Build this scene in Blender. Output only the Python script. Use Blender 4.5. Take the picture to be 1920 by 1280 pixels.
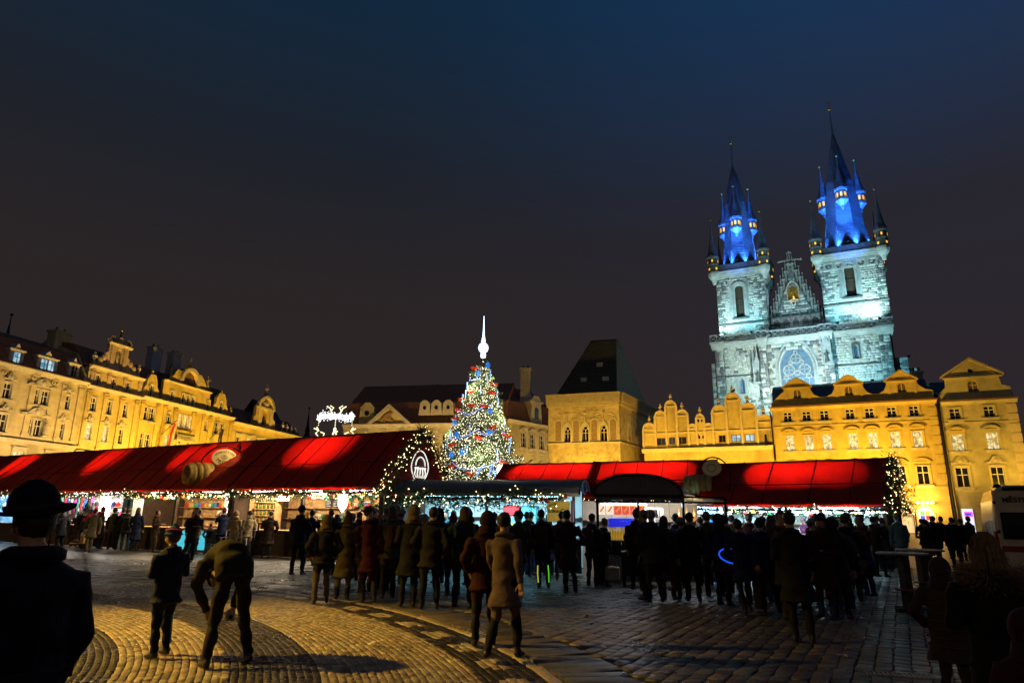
# Night Christmas market on an old town square: stalls, lit fir, floodlit twin-towered church.
import bpy, bmesh, math, random
import numpy as np
from mathutils import Vector, Matrix
sc = bpy.context.scene
COL = sc.collection
for o in list(bpy.data.objects): bpy.data.objects.remove(o)
rnd = random.Random(7)
rng = np.random.default_rng(7)
PI = math.pi
R_ = math.radians
# ------------------------------------------------------------------ camera
FPX = 1228.; TH = R_(14.8); RO = R_(0.6); CH = 1.7
_X = np.array([1, 0, 0.]); _F = np.array([0, math.cos(TH), math.sin(TH)]); _U0 = np.array([0, -math.sin(TH), math.cos(TH)])
_R = math.cos(RO)*_X+math.sin(RO)*_U0; _U = -math.sin(RO)*_X+math.cos(RO)*_U0
_C = np.array([0, 0, CH])
cd = bpy.data.cameras.new('camera'); cam = bpy.data.objects.new('camera', cd); COL.objects.link(cam)
cd.sensor_width = 36; cd.lens = 36*FPX/1920; cd.clip_start = .1; cd.clip_end = 3000
cam.matrix_world = Matrix([[_R[i], _U[i], -_F[i], _C[i]] for i in range(3)]+[[0, 0, 0, 1]])
sc.camera = cam
# ------------------------------------------------------------------ world: night sky, warm town glow low down, blue higher up
W = bpy.data.worlds.new('World'); sc.world = W; W.use_nodes = True
nt = W.node_tree; nt.nodes.clear(); nd = nt.nodes; lk = nt.links
tc = nd.new('ShaderNodeTexCoord'); sx = nd.new('ShaderNodeSeparateXYZ'); lk.new(tc.outputs['Generated'], sx.inputs[0])
rp = nd.new('ShaderNodeValToRGB'); lk.new(sx.outputs['Z'], rp.inputs[0])
cr = rp.color_ramp
SKYC = [(0.0, (.0250, .0172, .0150)), (1, (.003, .016, .040)), (.16, (.0240, .0170, .0158)), (.33, (.0200, .0160, .0172)), (.48, (.0118, .0145, .0215)), (.66, (.0055, .0185, .0400))]
for k, (p, c) in enumerate(SKYC):
    e = cr.elements[k] if k < 2 else cr.elements.new(p)
    e.position = p; e.color = (*c, 1)
rp2 = nd.new('ShaderNodeValToRGB'); lk.new(sx.outputs['Z'], rp2.inputs[0]); c2 = rp2.color_ramp
c2.elements[0].color = (.0235, .0170, .0200, 1); c2.elements[1].color = (.004, .038, .115, 1); c2.elements[0].position = .12; c2.elements[1].position = .75
e = c2.elements.new(.40); e.color = (.0185, .0180, .0265, 1)
mr = nd.new('ShaderNodeMapRange'); mr.interpolation_type = 'SMOOTHSTEP'; mr.inputs[1].default_value = -.25; mr.inputs[2].default_value = .62
lk.new(sx.outputs['X'], mr.inputs[0])
mxw = nd.new('ShaderNodeMixRGB'); lk.new(mr.outputs[0], mxw.inputs[0]); lk.new(rp.outputs[0], mxw.inputs[1]); lk.new(rp2.outputs[0], mxw.inputs[2])
bg = nd.new('ShaderNodeBackground'); bg.inputs[1].default_value = 1.0
lk.new(mxw.outputs[0], bg.inputs[0]); ow = nd.new('ShaderNodeOutputWorld'); lk.new(bg.outputs[0], ow.inputs[0])
sc.view_settings.view_transform = 'Standard'; sc.view_settings.look = 'None'; sc.view_settings.gamma = 1; sc.view_settings.exposure = 0.15
sc.view_settings.use_curve_mapping = False
sc.render.engine = 'CYCLES'
cy = sc.cycles; cy.use_denoising = True; cy.max_bounces = 5; cy.diffuse_bounces = 2; cy.glossy_bounces = 2; cy.transmission_bounces = 4; cy.transparent_max_bounces = 8
cy.sample_clamp_indirect = 3.0; cy.sample_clamp_direct = 0; cy.use_light_tree = True; cy.caustics_reflective = False; cy.caustics_refractive = False
try: cy.denoiser = 'OPENIMAGEDENOISE'
except Exception: pass

# ------------------------------------------------------------------ layout helpers (photo column/row -> world, on a chosen real plane)
def ray(px, py): return _F*FPX+_R*(px-960)-_U*(py-640)
def G(px, py):
    d = ray(px, py); return _C+d*(-CH/d[2])
def PY(px, py, Y):
    d = ray(px, py); return _C+d*(Y/d[1])
class Fac:                      # a vertical facade plane: x along the wall (to the right as seen), y into the building
    def __init__(s, px, Y, az):
        d = ray(px, 960); s.O = np.array([d[0]/d[1]*Y, Y, 0]); a = R_(az)
        s.u = np.array([math.sin(a), math.cos(a), 0]); s.n = np.array([-s.u[1], s.u[0], 0])
    def uv(s, px, py, off=0):
        d = ray(px, py); o = s.O+s.n*off; t = ((o-_C)@s.n)/(d@s.n); p = _C+d*t
        return (p-o)@s.u, p[2]
    def mat(s): return Matrix([[s.u[i], s.n[i], (0, 0, 1)[i], s.O[i]] for i in range(3)]+[[0, 0, 0, 1]])
    def W(s, u, y, z): return Vector(s.O+s.u*u+s.n*y+np.array([0, 0, z]))

# ------------------------------------------------------------------ materials
_M = {}
def mat(name, col=(.5, .5, .5), rough=.8, metal=0, var=.2, vs=2.0, bump=0, bs=30, emit=None, es=0, attr=None, spec=.4, stain=0, transl=None, coat=0, alpha=None, samp=None, wave=None):
    if name in _M: return _M[name]
    m = bpy.data.materials.new(name); m.use_nodes = True; _M[name] = m
    n = m.node_tree.nodes; l = m.node_tree.links; b = n['Principled BSDF']; out = n['Material Output']
    b.inputs['Roughness'].default_value = rough; b.inputs['Metallic'].default_value = metal
    b.inputs['Specular IOR Level'].default_value = spec; b.inputs['Base Color'].default_value = (*col, 1)
    if coat: b.inputs['Coat Weight'].default_value = coat; b.inputs['Coat Roughness'].default_value = .1
    tcn = n.new('ShaderNodeTexCoord')
    src = None
    if attr:
        a = n.new('ShaderNodeVertexColor'); a.layer_name = attr; src = a.outputs[0]
    if var or stain:
        nz = n.new('ShaderNodeTexNoise'); nz.inputs['Scale'].default_value = vs; nz.inputs['Detail'].default_value = 6; nz.inputs['Roughness'].default_value = .62
        l.new(tcn.outputs['Object'], nz.inputs[0])
        rm = n.new('ShaderNodeMapRange'); rm.inputs[1].default_value = .3; rm.inputs[2].default_value = .7; rm.inputs[3].default_value = 1-var; rm.inputs[4].default_value = 1+var
        l.new(nz.outputs[0], rm.inputs[0])
        mx = n.new('ShaderNodeMixRGB'); mx.blend_type = 'MULTIPLY'; mx.inputs[0].default_value = 1
        if src: l.new(src, mx.inputs[1])
        else: mx.inputs[1].default_value = (*col, 1)
        l.new(rm.outputs[0], mx.inputs[2]); src = mx.outputs[0]
        if stain:
            n3 = n.new('ShaderNodeTexNoise'); n3.inputs['Scale'].default_value = vs*.22; n3.inputs['Detail'].default_value = 8
            mp = n.new('ShaderNodeMapping'); mp.inputs['Scale'].default_value = (1, 1, .35); l.new(tcn.outputs['Object'], mp.inputs[0]); l.new(mp.outputs[0], n3.inputs[0])
            r3 = n.new('ShaderNodeMapRange'); r3.inputs[1].default_value = .48; r3.inputs[2].default_value = .72; r3.inputs[3].default_value = 1; r3.inputs[4].default_value = 1-stain; l.new(n3.outputs[0], r3.inputs[0])
            m3 = n.new('ShaderNodeMixRGB'); m3.blend_type = 'MULTIPLY'; m3.inputs[0].default_value = 1; l.new(src, m3.inputs[1]); l.new(r3.outputs[0], m3.inputs[2]); src = m3.outputs[0]
    if src: l.new(src, b.inputs['Base Color'])
    if bump:
        nb = n.new('ShaderNodeTexNoise'); nb.inputs['Scale'].default_value = bs; nb.inputs['Detail'].default_value = 5
        l.new(tcn.outputs['Object'], nb.inputs[0]); bp = n.new('ShaderNodeBump'); bp.inputs['Strength'].default_value = bump; bp.inputs['Distance'].default_value = .03
        l.new(nb.outputs[0], bp.inputs['Height']); l.new(bp.outputs[0], b.inputs['Normal'])
    if emit:
        b.inputs['Emission Color'].default_value = (*emit, 1); b.inputs['Emission Strength'].default_value = es
    if transl:
        tr = n.new('ShaderNodeBsdfTranslucent'); tr.inputs[0].default_value = (*transl[0], 1)
        ms = n.new('ShaderNodeMixShader'); ms.inputs[0].default_value = transl[1]
        l.new(b.outputs[0], ms.inputs[1]); l.new(tr.outputs[0], ms.inputs[2]); l.new(ms.outputs[0], out.inputs[0])
    if alpha is not None: b.inputs['Alpha'].default_value = alpha
    if samp: m.cycles.emission_sampling = samp
    return m
def emis(name, col, s, samp=None): return mat(name, col, .6, var=0, emit=col, es=s, samp=samp)
def cloth(c):
    return mat('cloth_%02x%02x%02x' % tuple(int(255*min(1, max(0, v))**.45) for v in c), c, .85, var=.25, vs=7, bump=.5, bs=14, spec=.15)

# ------------------------------------------------------------------ mesh building
class MB:
    def __init__(s): s.v = []; s.f = []; s.m = []
    def add(s, v, f, mi=0, M=None):
        k = len(s.v)
        if M is not None: v = [tuple(M @ Vector(p)) for p in v]
        s.v += [tuple(p) for p in v]; s.f += [tuple(i+k for i in q) for q in f]; s.m += [mi]*len(f); return s
    def box(s, x0, x1, y0, y1, z0, z1, mi=0, M=None):
        return s.add([(x0, y0, z0), (x1, y0, z0), (x1, y1, z0), (x0, y1, z0), (x0, y0, z1), (x1, y0, z1), (x1, y1, z1), (x0, y1, z1)],
                     [(0, 3, 2, 1), (4, 5, 6, 7), (0, 1, 5, 4), (1, 2, 6, 5), (2, 3, 7, 6), (3, 0, 4, 7)], mi, M)
    def cbox(s, c, d, mi=0, M=None): return s.box(c[0]-d[0]/2, c[0]+d[0]/2, c[1]-d[1]/2, c[1]+d[1]/2, c[2]-d[2]/2, c[2]+d[2]/2, mi, M)
    def bevbox(s, x0, x1, y0, y1, z0, z1, b=.02, mi=0, M=None):   # box with all its vertical and top edges chamfered
        v = []
        for z, i in ((z0, 0), (z1-b, 0), (z1, b)):
            for (x, y) in ((x0+b+i, y0+i), (x1-b-i, y0+i), (x1-i, y0+b+i), (x1-i, y1-b-i), (x1-b-i, y1-i), (x0+b+i, y1-i), (x0+i, y1-b-i), (x0+i, y0+b+i)): v.append((x, y, z))
        f = [tuple(range(7, -1, -1)), tuple(range(16, 24))]
        for r in (0, 8):
            for k in range(8): f.append((r+k, r+(k+1) % 8, r+8+(k+1) % 8, r+8+k))
        return s.add(v, f, mi, M)
    def tube(s, pts, rad, n=8, mi=0, closed=False, flat=None, M=None, caps=True):
        pts = [Vector(p) for p in pts]; k = len(pts)
        if not isinstance(rad, (list, tuple)): rad = [rad]*k
        v = []; up = Vector((0, 0, 1)); prev = None
        for i, p in enumerate(pts):
            if closed: t = pts[(i+1) % k]-pts[i-1]
            else: t = pts[min(i+1, k-1)]-pts[max(i-1, 0)]
            t = t.normalized() if t.length > 1e-9 else Vector((0, 0, 1))
            a = prev if prev is not None else (up if abs(t.z) < .95 else Vector((1, 0, 0)))
            a = (a-t*a.dot(t))
            a = a.normalized() if a.length > 1e-6 else t.orthogonal().normalized()
            prev = a; b = t.cross(a)
            for j in range(n):
                q = 2*PI*j/n; v.append(p+(a*math.cos(q)*(flat or 1)+b*math.sin(q))*rad[i])
        f = []
        for i in range(k if closed else k-1):
            i2 = (i+1) % k
            for j in range(n): f.append((i*n+j, i*n+(j+1) % n, i2*n+(j+1) % n, i2*n+j))
        if not closed and caps: f += [tuple(range(n-1, -1, -1)), tuple((k-1)*n+j for j in range(n))]
        return s.add(v, f, mi, M)
    def bar(s, a, b, r, n=6, mi=0, M=None): return s.tube([a, b], r, n, mi, M=M)
    def lathe(s, prof, n=12, c=(0, 0, 0), mi=0, M=None, ph=0, sy=1):
        v = []; f = []
        for r, z in prof:
            for j in range(n): a = 2*PI*j/n+ph; v.append((c[0]+r*math.cos(a), c[1]+sy*r*math.sin(a), c[2]+z))
        for i in range(len(prof)-1):
            for j in range(n): f.append((i*n+j, i*n+(j+1) % n, (i+1)*n+(j+1) % n, (i+1)*n+j))
        f += [tuple(range(n-1, -1, -1)), tuple((len(prof)-1)*n+j for j in range(n))]
        return s.add(v, f, mi, M)
    def ell(s, c, r, n=10, m=7, mi=0, M=None):
        if not isinstance(r, (tuple, list)): r = (r, r, r)
        v = [(c[0], c[1], c[2]-r[2])]
        for i in range(1, m):
            t = -PI/2+PI*i/m
            for j in range(n): a = 2*PI*j/n; v.append((c[0]+r[0]*math.cos(t)*math.cos(a), c[1]+r[1]*math.cos(t)*math.sin(a), c[2]+r[2]*math.sin(t)))
        v.append((c[0], c[1], c[2]+r[2])); f = []
        for j in range(n): f.append((0, 1+(j+1) % n, 1+j)); f.append((len(v)-1, 1+(m-2)*n+j, 1+(m-2)*n+(j+1) % n))
        for i in range(m-2):
            for j in range(n): f.append((1+i*n+j, 1+i*n+(j+1) % n, 1+(i+1)*n+(j+1) % n, 1+(i+1)*n+j))
        return s.add(v, f, mi, M)
    def poly(s, pts, y0, y1, mi=0, M=None):        # polygon given in x,z extruded from y0 (front) to y1
        k = len(pts)
        v = [(p[0], y0, p[1]) for p in pts]+[(p[0], y1, p[1]) for p in pts]
        a = sum(pts[i][0]*pts[(i+1) % k][1]-pts[(i+1) % k][0]*pts[i][1] for i in range(k))
        f = [tuple(range(k)), tuple(range(2*k-1, k-1, -1))]+[(i, k+i, k+(i+1) % k, (i+1) % k) for i in range(k)]
        if a < 0: f = [tuple(reversed(q)) for q in f]
        return s.add(v, f, mi, M)
    def mesh(s, name, smooth=False):
        me = bpy.data.meshes.new(name); me.from_pydata(s.v, [], s.f)
        if any(s.m): me.polygons.foreach_set('material_index', s.m)
        if smooth: me.polygons.foreach_set('use_smooth', [True]*len(s.f))
        me.update(); return me
    def build(s, name, mats, parent=None, smooth=False, loc=None, kind=None):
        return link(name, s.mesh(name, smooth), mats, parent, loc, kind=kind)
def link(name, me, mats=None, parent=None, loc=None, rot=None, scale=None, kind=None):
    o = bpy.data.objects.new(name, me); COL.objects.link(o)
    if mats is not None and me is not None and not len(me.materials):
        for m in (mats if isinstance(mats, (list, tuple)) else [mats]): me.materials.append(m)
    if parent: o.parent = parent
    if loc is not None: o.location = loc
    if rot is not None: o.rotation_euler = rot
    if scale is not None: o.scale = scale
    if kind: o['kind'] = kind
    return o
def tag(o, label, cat, group=None):
    o['label'] = label; o['category'] = cat
    if group: o['group'] = group
    return o
def thing(name, label, cat, loc=(0, 0, 0), rz=0, group=None, M=None):
    o = bpy.data.objects.new(name, None); COL.objects.link(o); o.empty_display_size = .2
    if M is not None: o.matrix_world = M
    else: o.location = loc; o.rotation_euler = (0, 0, rz)
    return tag(o, label, cat, group)
def copy_tree(o, parent=None):
    c = o.copy(); COL.objects.link(c)
    if parent is not None: c.parent = parent
    for ch in [x for x in o.children]: copy_tree(ch, c)
    return c
def slab(outline, holes, t, y0=0, name='slab'):          # flat wall in x,z with real openings, y from y0 to y0+t
    c = bpy.data.curves.new('c', 'CURVE'); c.dimensions = '2D'; c.fill_mode = 'BOTH'; c.extrude = t/2
    for pts in [outline]+list(holes):
        s = c.splines.new('POLY'); s.points.add(len(pts)-1)
        for q, p in zip(s.points, pts): q.co = (p[0], p[1], 0, 1)
        s.use_cyclic_u = True
    o = bpy.data.objects.new('c', c); me = bpy.data.meshes.new_from_object(o); me.name = name
    bpy.data.objects.remove(o); bpy.data.curves.remove(c)
    n = len(me.vertices); a = np.empty(n*3); me.vertices.foreach_get('co', a); a = a.reshape(-1, 3)
    b = np.c_[a[:, 0], y0+t/2-a[:, 2], a[:, 1]]; me.vertices.foreach_set('co', b.ravel()); me.update(); me.materials.clear(); return me
def text_mesh(s, size, depth=.01, shear=0, bold=0):
    c = bpy.data.curves.new('t', 'FONT'); c.body = s; c.size = size; c.extrude = depth; c.align_x = 'CENTER'; c.align_y = 'CENTER'; c.shear = shear; c.offset = bold; c.resolution_u = 3
    o = bpy.data.objects.new('t', c); me = bpy.data.meshes.new_from_object(o); bpy.data.objects.remove(o); bpy.data.curves.remove(c)
    n = len(me.vertices); a = np.empty(n*3); me.vertices.foreach_get('co', a); a = a.reshape(-1, 3)
    me.vertices.foreach_set('co', np.c_[a[:, 0], -a[:, 2], a[:, 1]].ravel()); me.update(); me.materials.clear(); return me
def np_mesh(name, V, Fq, col=None, smooth=False):       # big meshes from arrays, all faces with the same corner count
    me = bpy.data.meshes.new(name); V = np.asarray(V, np.float32); Fq = np.asarray(Fq, np.int32); nf, k = Fq.shape
    me.vertices.add(len(V)); me.vertices.foreach_set('co', V.ravel()); me.loops.add(nf*k); me.loops.foreach_set('vertex_index', Fq.ravel())
    me.polygons.add(nf); me.polygons.foreach_set('loop_start', np.arange(0, nf*k, k, dtype=np.int32)); me.polygons.foreach_set('loop_total', np.full(nf, k, np.int32))
    me.update(calc_edges=True)
    if col is not None:
        at = me.color_attributes.new('Col', 'FLOAT_COLOR', 'POINT'); at.data.foreach_set('color', np.c_[col, np.ones(len(V))].astype(np.float32).ravel())
    return me
def arc(cx, cz, r, a0, a1, n=10, rz=None):
    return [(cx+r*math.cos(R_(a0+(a1-a0)*i/n)), cz+(rz or r)*math.sin(R_(a0+(a1-a0)*i/n))) for i in range(n+1)]
def rect(u0, u1, z0, z1): return [(u0, z0), (u1, z0), (u1, z1), (u0, z1)]
def archp(u0, u1, z0, zs, point=0):                      # opening with a round (point=0) or pointed head, springing at zs
    c = (u0+u1)/2; w = (u1-u0)/2
    if not point: return [(u0, z0), (u1, z0)]+arc(c, zs, w, 0, 180, 10)
    r = w*2*point; h = math.sqrt(max(r*r-(r-w)**2, 0)); a = math.degrees(math.atan2(h, r-w))
    return [(u0, z0), (u1, z0)]+arc(u1-r, zs, r, 0, a, 6)+arc(u0+r, zs, r, 180-a, 180, 6)[1:]
def lamp(name, kind, loc, energy, col, aim=None, size=.3, angle=90, blend=.5, parent=None):
    d = bpy.data.lights.new(name, kind); d.energy = energy; d.color = col
    if kind == 'AREA': d.shape = 'RECTANGLE'; d.size = size if not isinstance(size, tuple) else size[0]; d.size_y = size if not isinstance(size, tuple) else size[1]
    else: d.shadow_soft_size = size
    if kind == 'SPOT': d.spot_size = R_(angle); d.spot_blend = blend
    o = bpy.data.objects.new(name, d); COL.objects.link(o); o.location = loc
    if aim is not None: o.rotation_euler = (Vector(aim)-Vector(loc)).to_track_quat('-Z', 'Y').to_euler()
    return o
# ================================================================== ground
mortar = mat('paving_joint', (.022, .019, .016), .75, var=.5, vs=9, bump=.6, bs=25)
def ground_mat():
    m = bpy.data.materials.new('far_cobbles'); m.use_nodes = True; n = m.node_tree.nodes; l = m.node_tree.links; b = n['Principled BSDF']
    tcn = n.new('ShaderNodeTexCoord'); mp = n.new('ShaderNodeMapping'); mp.inputs['Rotation'].default_value = (0, 0, R_(30)); l.new(tcn.outputs['Object'], mp.inputs[0])
    br = n.new('ShaderNodeTexBrick'); br.inputs['Scale'].default_value = 1; br.inputs['Brick Width'].default_value = .22; br.inputs['Row Height'].default_value = .19; br.inputs['Mortar Size'].default_value = .012
    br.inputs['Color1'].default_value = (.085, .075, .062, 1); br.inputs['Color2'].default_value = (.05, .045, .042, 1); br.inputs['Mortar'].default_value = (.02, .018, .016, 1)
    l.new(mp.outputs[0], br.inputs[0]); l.new(br.outputs[0], b.inputs['Base Color']); b.inputs['Roughness'].default_value = .42
    bp = n.new('ShaderNodeBump'); bp.inputs['Strength'].default_value = .7; bp.inputs['Distance'].default_value = .012; bp.invert = True; l.new(br.outputs['Fac'], bp.inputs['Height']); l.new(bp.outputs[0], b.inputs['Normal']); return m
gm = MB(); gm.add([(-600, -200, -.03), (600, -200, -.03), (600, 900, -.03), (-600, 900, -.03)], [(0, 1, 2, 3)])
ground = gm.build('ground', ground_mat(), kind='structure')
bedm = MB(); bedm.add([(-22, 3, -.024), (24, 3, -.024), (24, 25, -.024), (-22, 25, -.024)], [(0, 1, 2, 3)])
paving = bedm.build('square_paving', mortar, kind='structure')
stone_m = mat('paving_stone', (.2, .2, .2), .47, var=.4, vs=22, bump=.55, bs=45, attr='Col', spec=.5)
def damp(m, lo, hi, s):                                  # damp, shiny patches of differing gloss
    n = m.node_tree.nodes; l = m.node_tree.links; g = n.new('ShaderNodeNewGeometry'); z = n.new('ShaderNodeTexNoise'); z.inputs['Scale'].default_value = s; z.inputs['Detail'].default_value = 4; l.new(g.outputs['Position'], z.inputs[0])
    r = n.new('ShaderNodeMapRange'); r.inputs[1].default_value = .35; r.inputs[2].default_value = .65; r.inputs[3].default_value = lo; r.inputs[4].default_value = hi; l.new(z.outputs[0], r.inputs[0]); l.new(r.outputs[0], n['Principled BSDF'].inputs['Roughness'])
damp(stone_m, .24, .52, .8)
RC = np.array([-13., 4.])
def stones_polar(r0, r1, dr, ln, a0, a1):
    out = []
    r = r0
    while r < r1-1e-6:
        rm = r+dr/2; a = a0+rng.random()*ln/rm
        while a < a1:
            w = ln*rng.uniform(.6, 1.5); am = a+w/2/rm
            out.append((RC[0]+rm*math.cos(am), RC[1]+rm*math.sin(am), w, dr, am+PI/2)); a += w/rm
        r += dr
    return np.array(out)
def inview(S, ymax):
    P = np.c_[S[:, :2], np.zeros(len(S))]-_C; z = P@_F; x = 960+FPX*(P@_R)/z; y = 640-FPX*(P@_U)/z
    return (z > 1) & (x > -120) & (x < 2040) & (y < 1330) & (S[:, 1] < ymax)
def stone_arrays(S, colr, gap=.009, hj=.004, bev=.007):
    n = len(S); hx = S[:, 2]/2-gap/2; hy = S[:, 3]/2-gap/2
    sg = np.array([(-1, -1), (1, -1), (1, 1), (-1, 1)])
    h = rng.uniform(-hj, hj, n); tx = rng.normal(0, .018, n); ty = rng.normal(0, .018, n)
    V = np.zeros((n, 12, 3))
    for k, (sx_, sy_) in enumerate(sg):
        j = rng.uniform(-.16, .16, (n, 2))*np.minimum(hx, hy)[:, None]
        for lv, (ins, zz) in enumerate(((0, -.03), (0, -bev*.9), (bev, 0))):
            x = sx_*(hx-ins)+j[:, 0]; y = sy_*(hy-ins)+j[:, 1]; z = h+zz+(tx*x+ty*y if lv else 0)
            c, s_ = np.cos(S[:, 4]), np.sin(S[:, 4])
            V[:, lv*4+k, 0] = S[:, 0]+c*x-s_*y; V[:, lv*4+k, 1] = S[:, 1]+s_*x+c*y; V[:, lv*4+k, 2] = z
    q = [(8, 9, 10, 11)]
    for b in (0, 4):
        for k in range(4): q.append((b+k, b+(k+1) % 4, b+4+(k+1) % 4, b+4+k))
    return V, np.array(q), colr
def lay(name, S, colr, keep=300):
    ok = inview(S, 26); S = S[ok]; colr = colr[ok]
    if not len(S): return
    P = np.c_[S[:, :2], np.zeros(len(S))]-_C; z = P@_F; x = 960+FPX*(P@_R)/z; y = 640-FPX*(P@_U)/z
    order = np.argsort(np.where((x > 0) & (x < 1920) & (y < 1290), z, z+100))
    V, q, c = stone_arrays(S, colr)
    near, far = order[:keep], order[keep:]
    for i in near:
        o_ = V[i].mean(0); me = np_mesh(name, V[i]-o_, q, np.repeat(c[i][None], 12, 0)); link(name, me, stone_m, paving, tuple(o_))
    if len(far):
        n = len(far); Q = (q[None]+np.arange(n)[:, None, None]*12).reshape(-1, 4)
        me = np_mesh(name+'_field', V[far].reshape(-1, 3), Q, np.repeat(c[far], 12, 0)); link(name+'_field', me, stone_m, paving, kind='stuff')
def tones(n, base, sd): return np.array(base)[None]*np.clip(rng.normal(1, sd, (n, 1)), .45, 1.7)*(1+rng.normal(0, .05, (n, 3)))
LIGHTC, DARKC, GREYC = (.27, .225, .15), (.022, .018, .014), (.085, .072, .058)
mos = []; mosc = []
for r0, r1, base, sd in ((6.0, 9.0, LIGHTC, .3), (9.0, 9.5, DARKC, .3), (9.5, 10.6, LIGHTC, .26), (10.6, 11.6, DARKC, .3), (11.6, 13.2, LIGHTC, .26)):
    S = stones_polar(r0, r1, .0834, .1, R_(-2), R_(100)); mos.append(S); mosc.append(tones(len(S), base, sd))
S = stones_polar(13.2, 13.9, .1, .13, R_(-2), R_(100)); a = np.arctan2(S[:, 1]-RC[1], S[:, 0]-RC[0]); r = np.hypot(S[:, 1]-RC[1], S[:, 0]-RC[0])
dash = (((a*14/1.1) % 1) < .5) & (r > 13.4) & (r < 13.72)
c = tones(len(S), DARKC, .3); c[dash] = tones(dash.sum(), LIGHTC, .2)*1.2; mos.append(S); mosc.append(c)
lay('mosaic_stone', np.concatenate(mos), np.concatenate(mosc), 300)
S = stones_polar(13.92, 14.06, .14, .9, R_(-2), R_(100)); lay('kerb_stone', S, tones(len(S), LIGHTC, .12)*1.1, 60)
S = stones_polar(14.08, 14.92, .84, .2, R_(-2), R_(100)); lay('edge_paver', S, tones(len(S), GREYC, .2), 60)
# big setts in straight courses running away to the right
al = R_(90-30); dv = np.array([math.cos(al), math.sin(al)]); pv = np.array([dv[1], -dv[0]])
out = []
for i in range(-150, 130):
    t = rng.uniform(0, .3)
    o_ = pv*i*.195
    t0 = -18
    while t0 < 34:
        w = rng.uniform(.17, .31); p = o_+dv*(t0+w/2); t0 += w
        if 6.5 < p[1] < 25 and -21 < p[0] < 23 and np.hypot(*(p-RC)) > 15.03: out.append((p[0], p[1], w, .19, al))
S = np.array(out); lay('sett', S, tones(len(S), GREYC, .3), 300)
# drain grating
gx, gy, _ = G(1690, 1266)
dr = thing('drain_grate', 'pale metal drain grating let into the setts at the bottom right', 'drain', (gx, gy, 0), R_(-14))
steel = mat('galvanised_steel', (.32, .31, .29), .45, .7, var=.3, vs=12)
b = MB().box(-.36, .36, -.1, -.085, -.01, .016); b.box(-.36, .36, .085, .1, -.01, .016).box(-.36, -.345, -.085, .085, -.01, .016).box(.345, .36, -.085, .085, -.01, .016); b.build('frame', steel, dr)
for i in range(14): MB().box(-.318+i*.049-.007, -.318+i*.049+.007, -.084, .084, -.008, .013).build('bar', steel, dr)
MB().box(-.34, .34, -.084, .084, -.02, -.006).build('shaft', mat('drain_dark', (.005, .005, .005), .9), dr)
# ================================================================== buildings: common pieces
def glow_mat(name, c1, c2, s, sc_=1.2):
    m = bpy.data.materials.new(name); m.use_nodes = True; n = m.node_tree.nodes; l = m.node_tree.links; b = n['Principled BSDF']
    t = n.new('ShaderNodeTexCoord'); oi = n.new('ShaderNodeObjectInfo'); ad = n.new('ShaderNodeVectorMath'); ad.operation = 'ADD'
    l.new(t.outputs['Object'], ad.inputs[0]); l.new(oi.outputs['Location'], ad.inputs[1])
    nz = n.new('ShaderNodeTexNoise'); nz.inputs['Scale'].default_value = sc_; nz.inputs['Detail'].default_value = 3; l.new(ad.outputs[0], nz.inputs[0])
    r = n.new('ShaderNodeValToRGB'); r.color_ramp.elements[0].position = .38; r.color_ramp.elements[1].position = .6; r.color_ramp.elements[0].color = (*c2, 1); r.color_ramp.elements[1].color = (*c1, 1)
    l.new(nz.outputs[0], r.inputs[0]); l.new(r.outputs[0], b.inputs['Emission Color']); b.inputs['Emission Strength'].default_value = s; b.inputs['Base Color'].default_value = (.05, .05, .05, 1); b.inputs['Roughness'].default_value = .15
    return m
G_DARK = mat('dark_window_glass', (.012, .012, .014), .12, var=0, spec=.6)
G_LIT = glow_mat('lit_room', (1, .86, .46), (.36, .24, .07), 1.0, 2.6)
G_COOL = glow_mat('lit_room_cool', (.6, .9, 1), (.1, .3, .45), .8)
WHITE = mat('window_paint', (.62, .58, .5), .6, var=.12, vs=5)
STONE = mat('trim_stone', (.5, .43, .31), .85, var=.2, vs=3, bump=.3, bs=12, stain=.25)
CREAM = mat('cream_plaster', (.52, .42, .24), .9, var=.2, vs=1.2, bump=.15, bs=8, stain=.42)
PINKP = mat('rose_plaster', (.5, .36, .25), .9, var=.2, vs=1.2, bump=.15, bs=8, stain=.42)
OCHRE = mat('ochre_plaster', (.56, .42, .15), .9, var=.2, vs=1.2, bump=.15, bs=8, stain=.42)
YELLOW = mat('yellow_plaster', (.57, .41, .115), .9, var=.2, vs=1.0, bump=.15, bs=8, stain=.42)
PALEY = mat('pale_plaster', (.5, .42, .22), .9, var=.2, vs=1.0, bump=.15, bs=8, stain=.42)
RTILE = mat('brown_roof_tile', (.25, .105, .055), .85, var=.35, vs=2.5, bump=.5, bs=18)
SLATE = mat('dark_slate', (.028, .03, .036), .5, var=.4, vs=3, bump=.35, bs=16)
COPPER = mat('green_copper', (.05, .09, .085), .5, var=.35, vs=2)
IRON = mat('black_iron', (.012, .012, .013), .5, .6, var=.2, vs=8)
GOLD = mat('gilding', (.75, .5, .12), .35, .9, var=.15, vs=8)
_wc = {}
def q5(x): return round(x*20)/20
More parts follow.
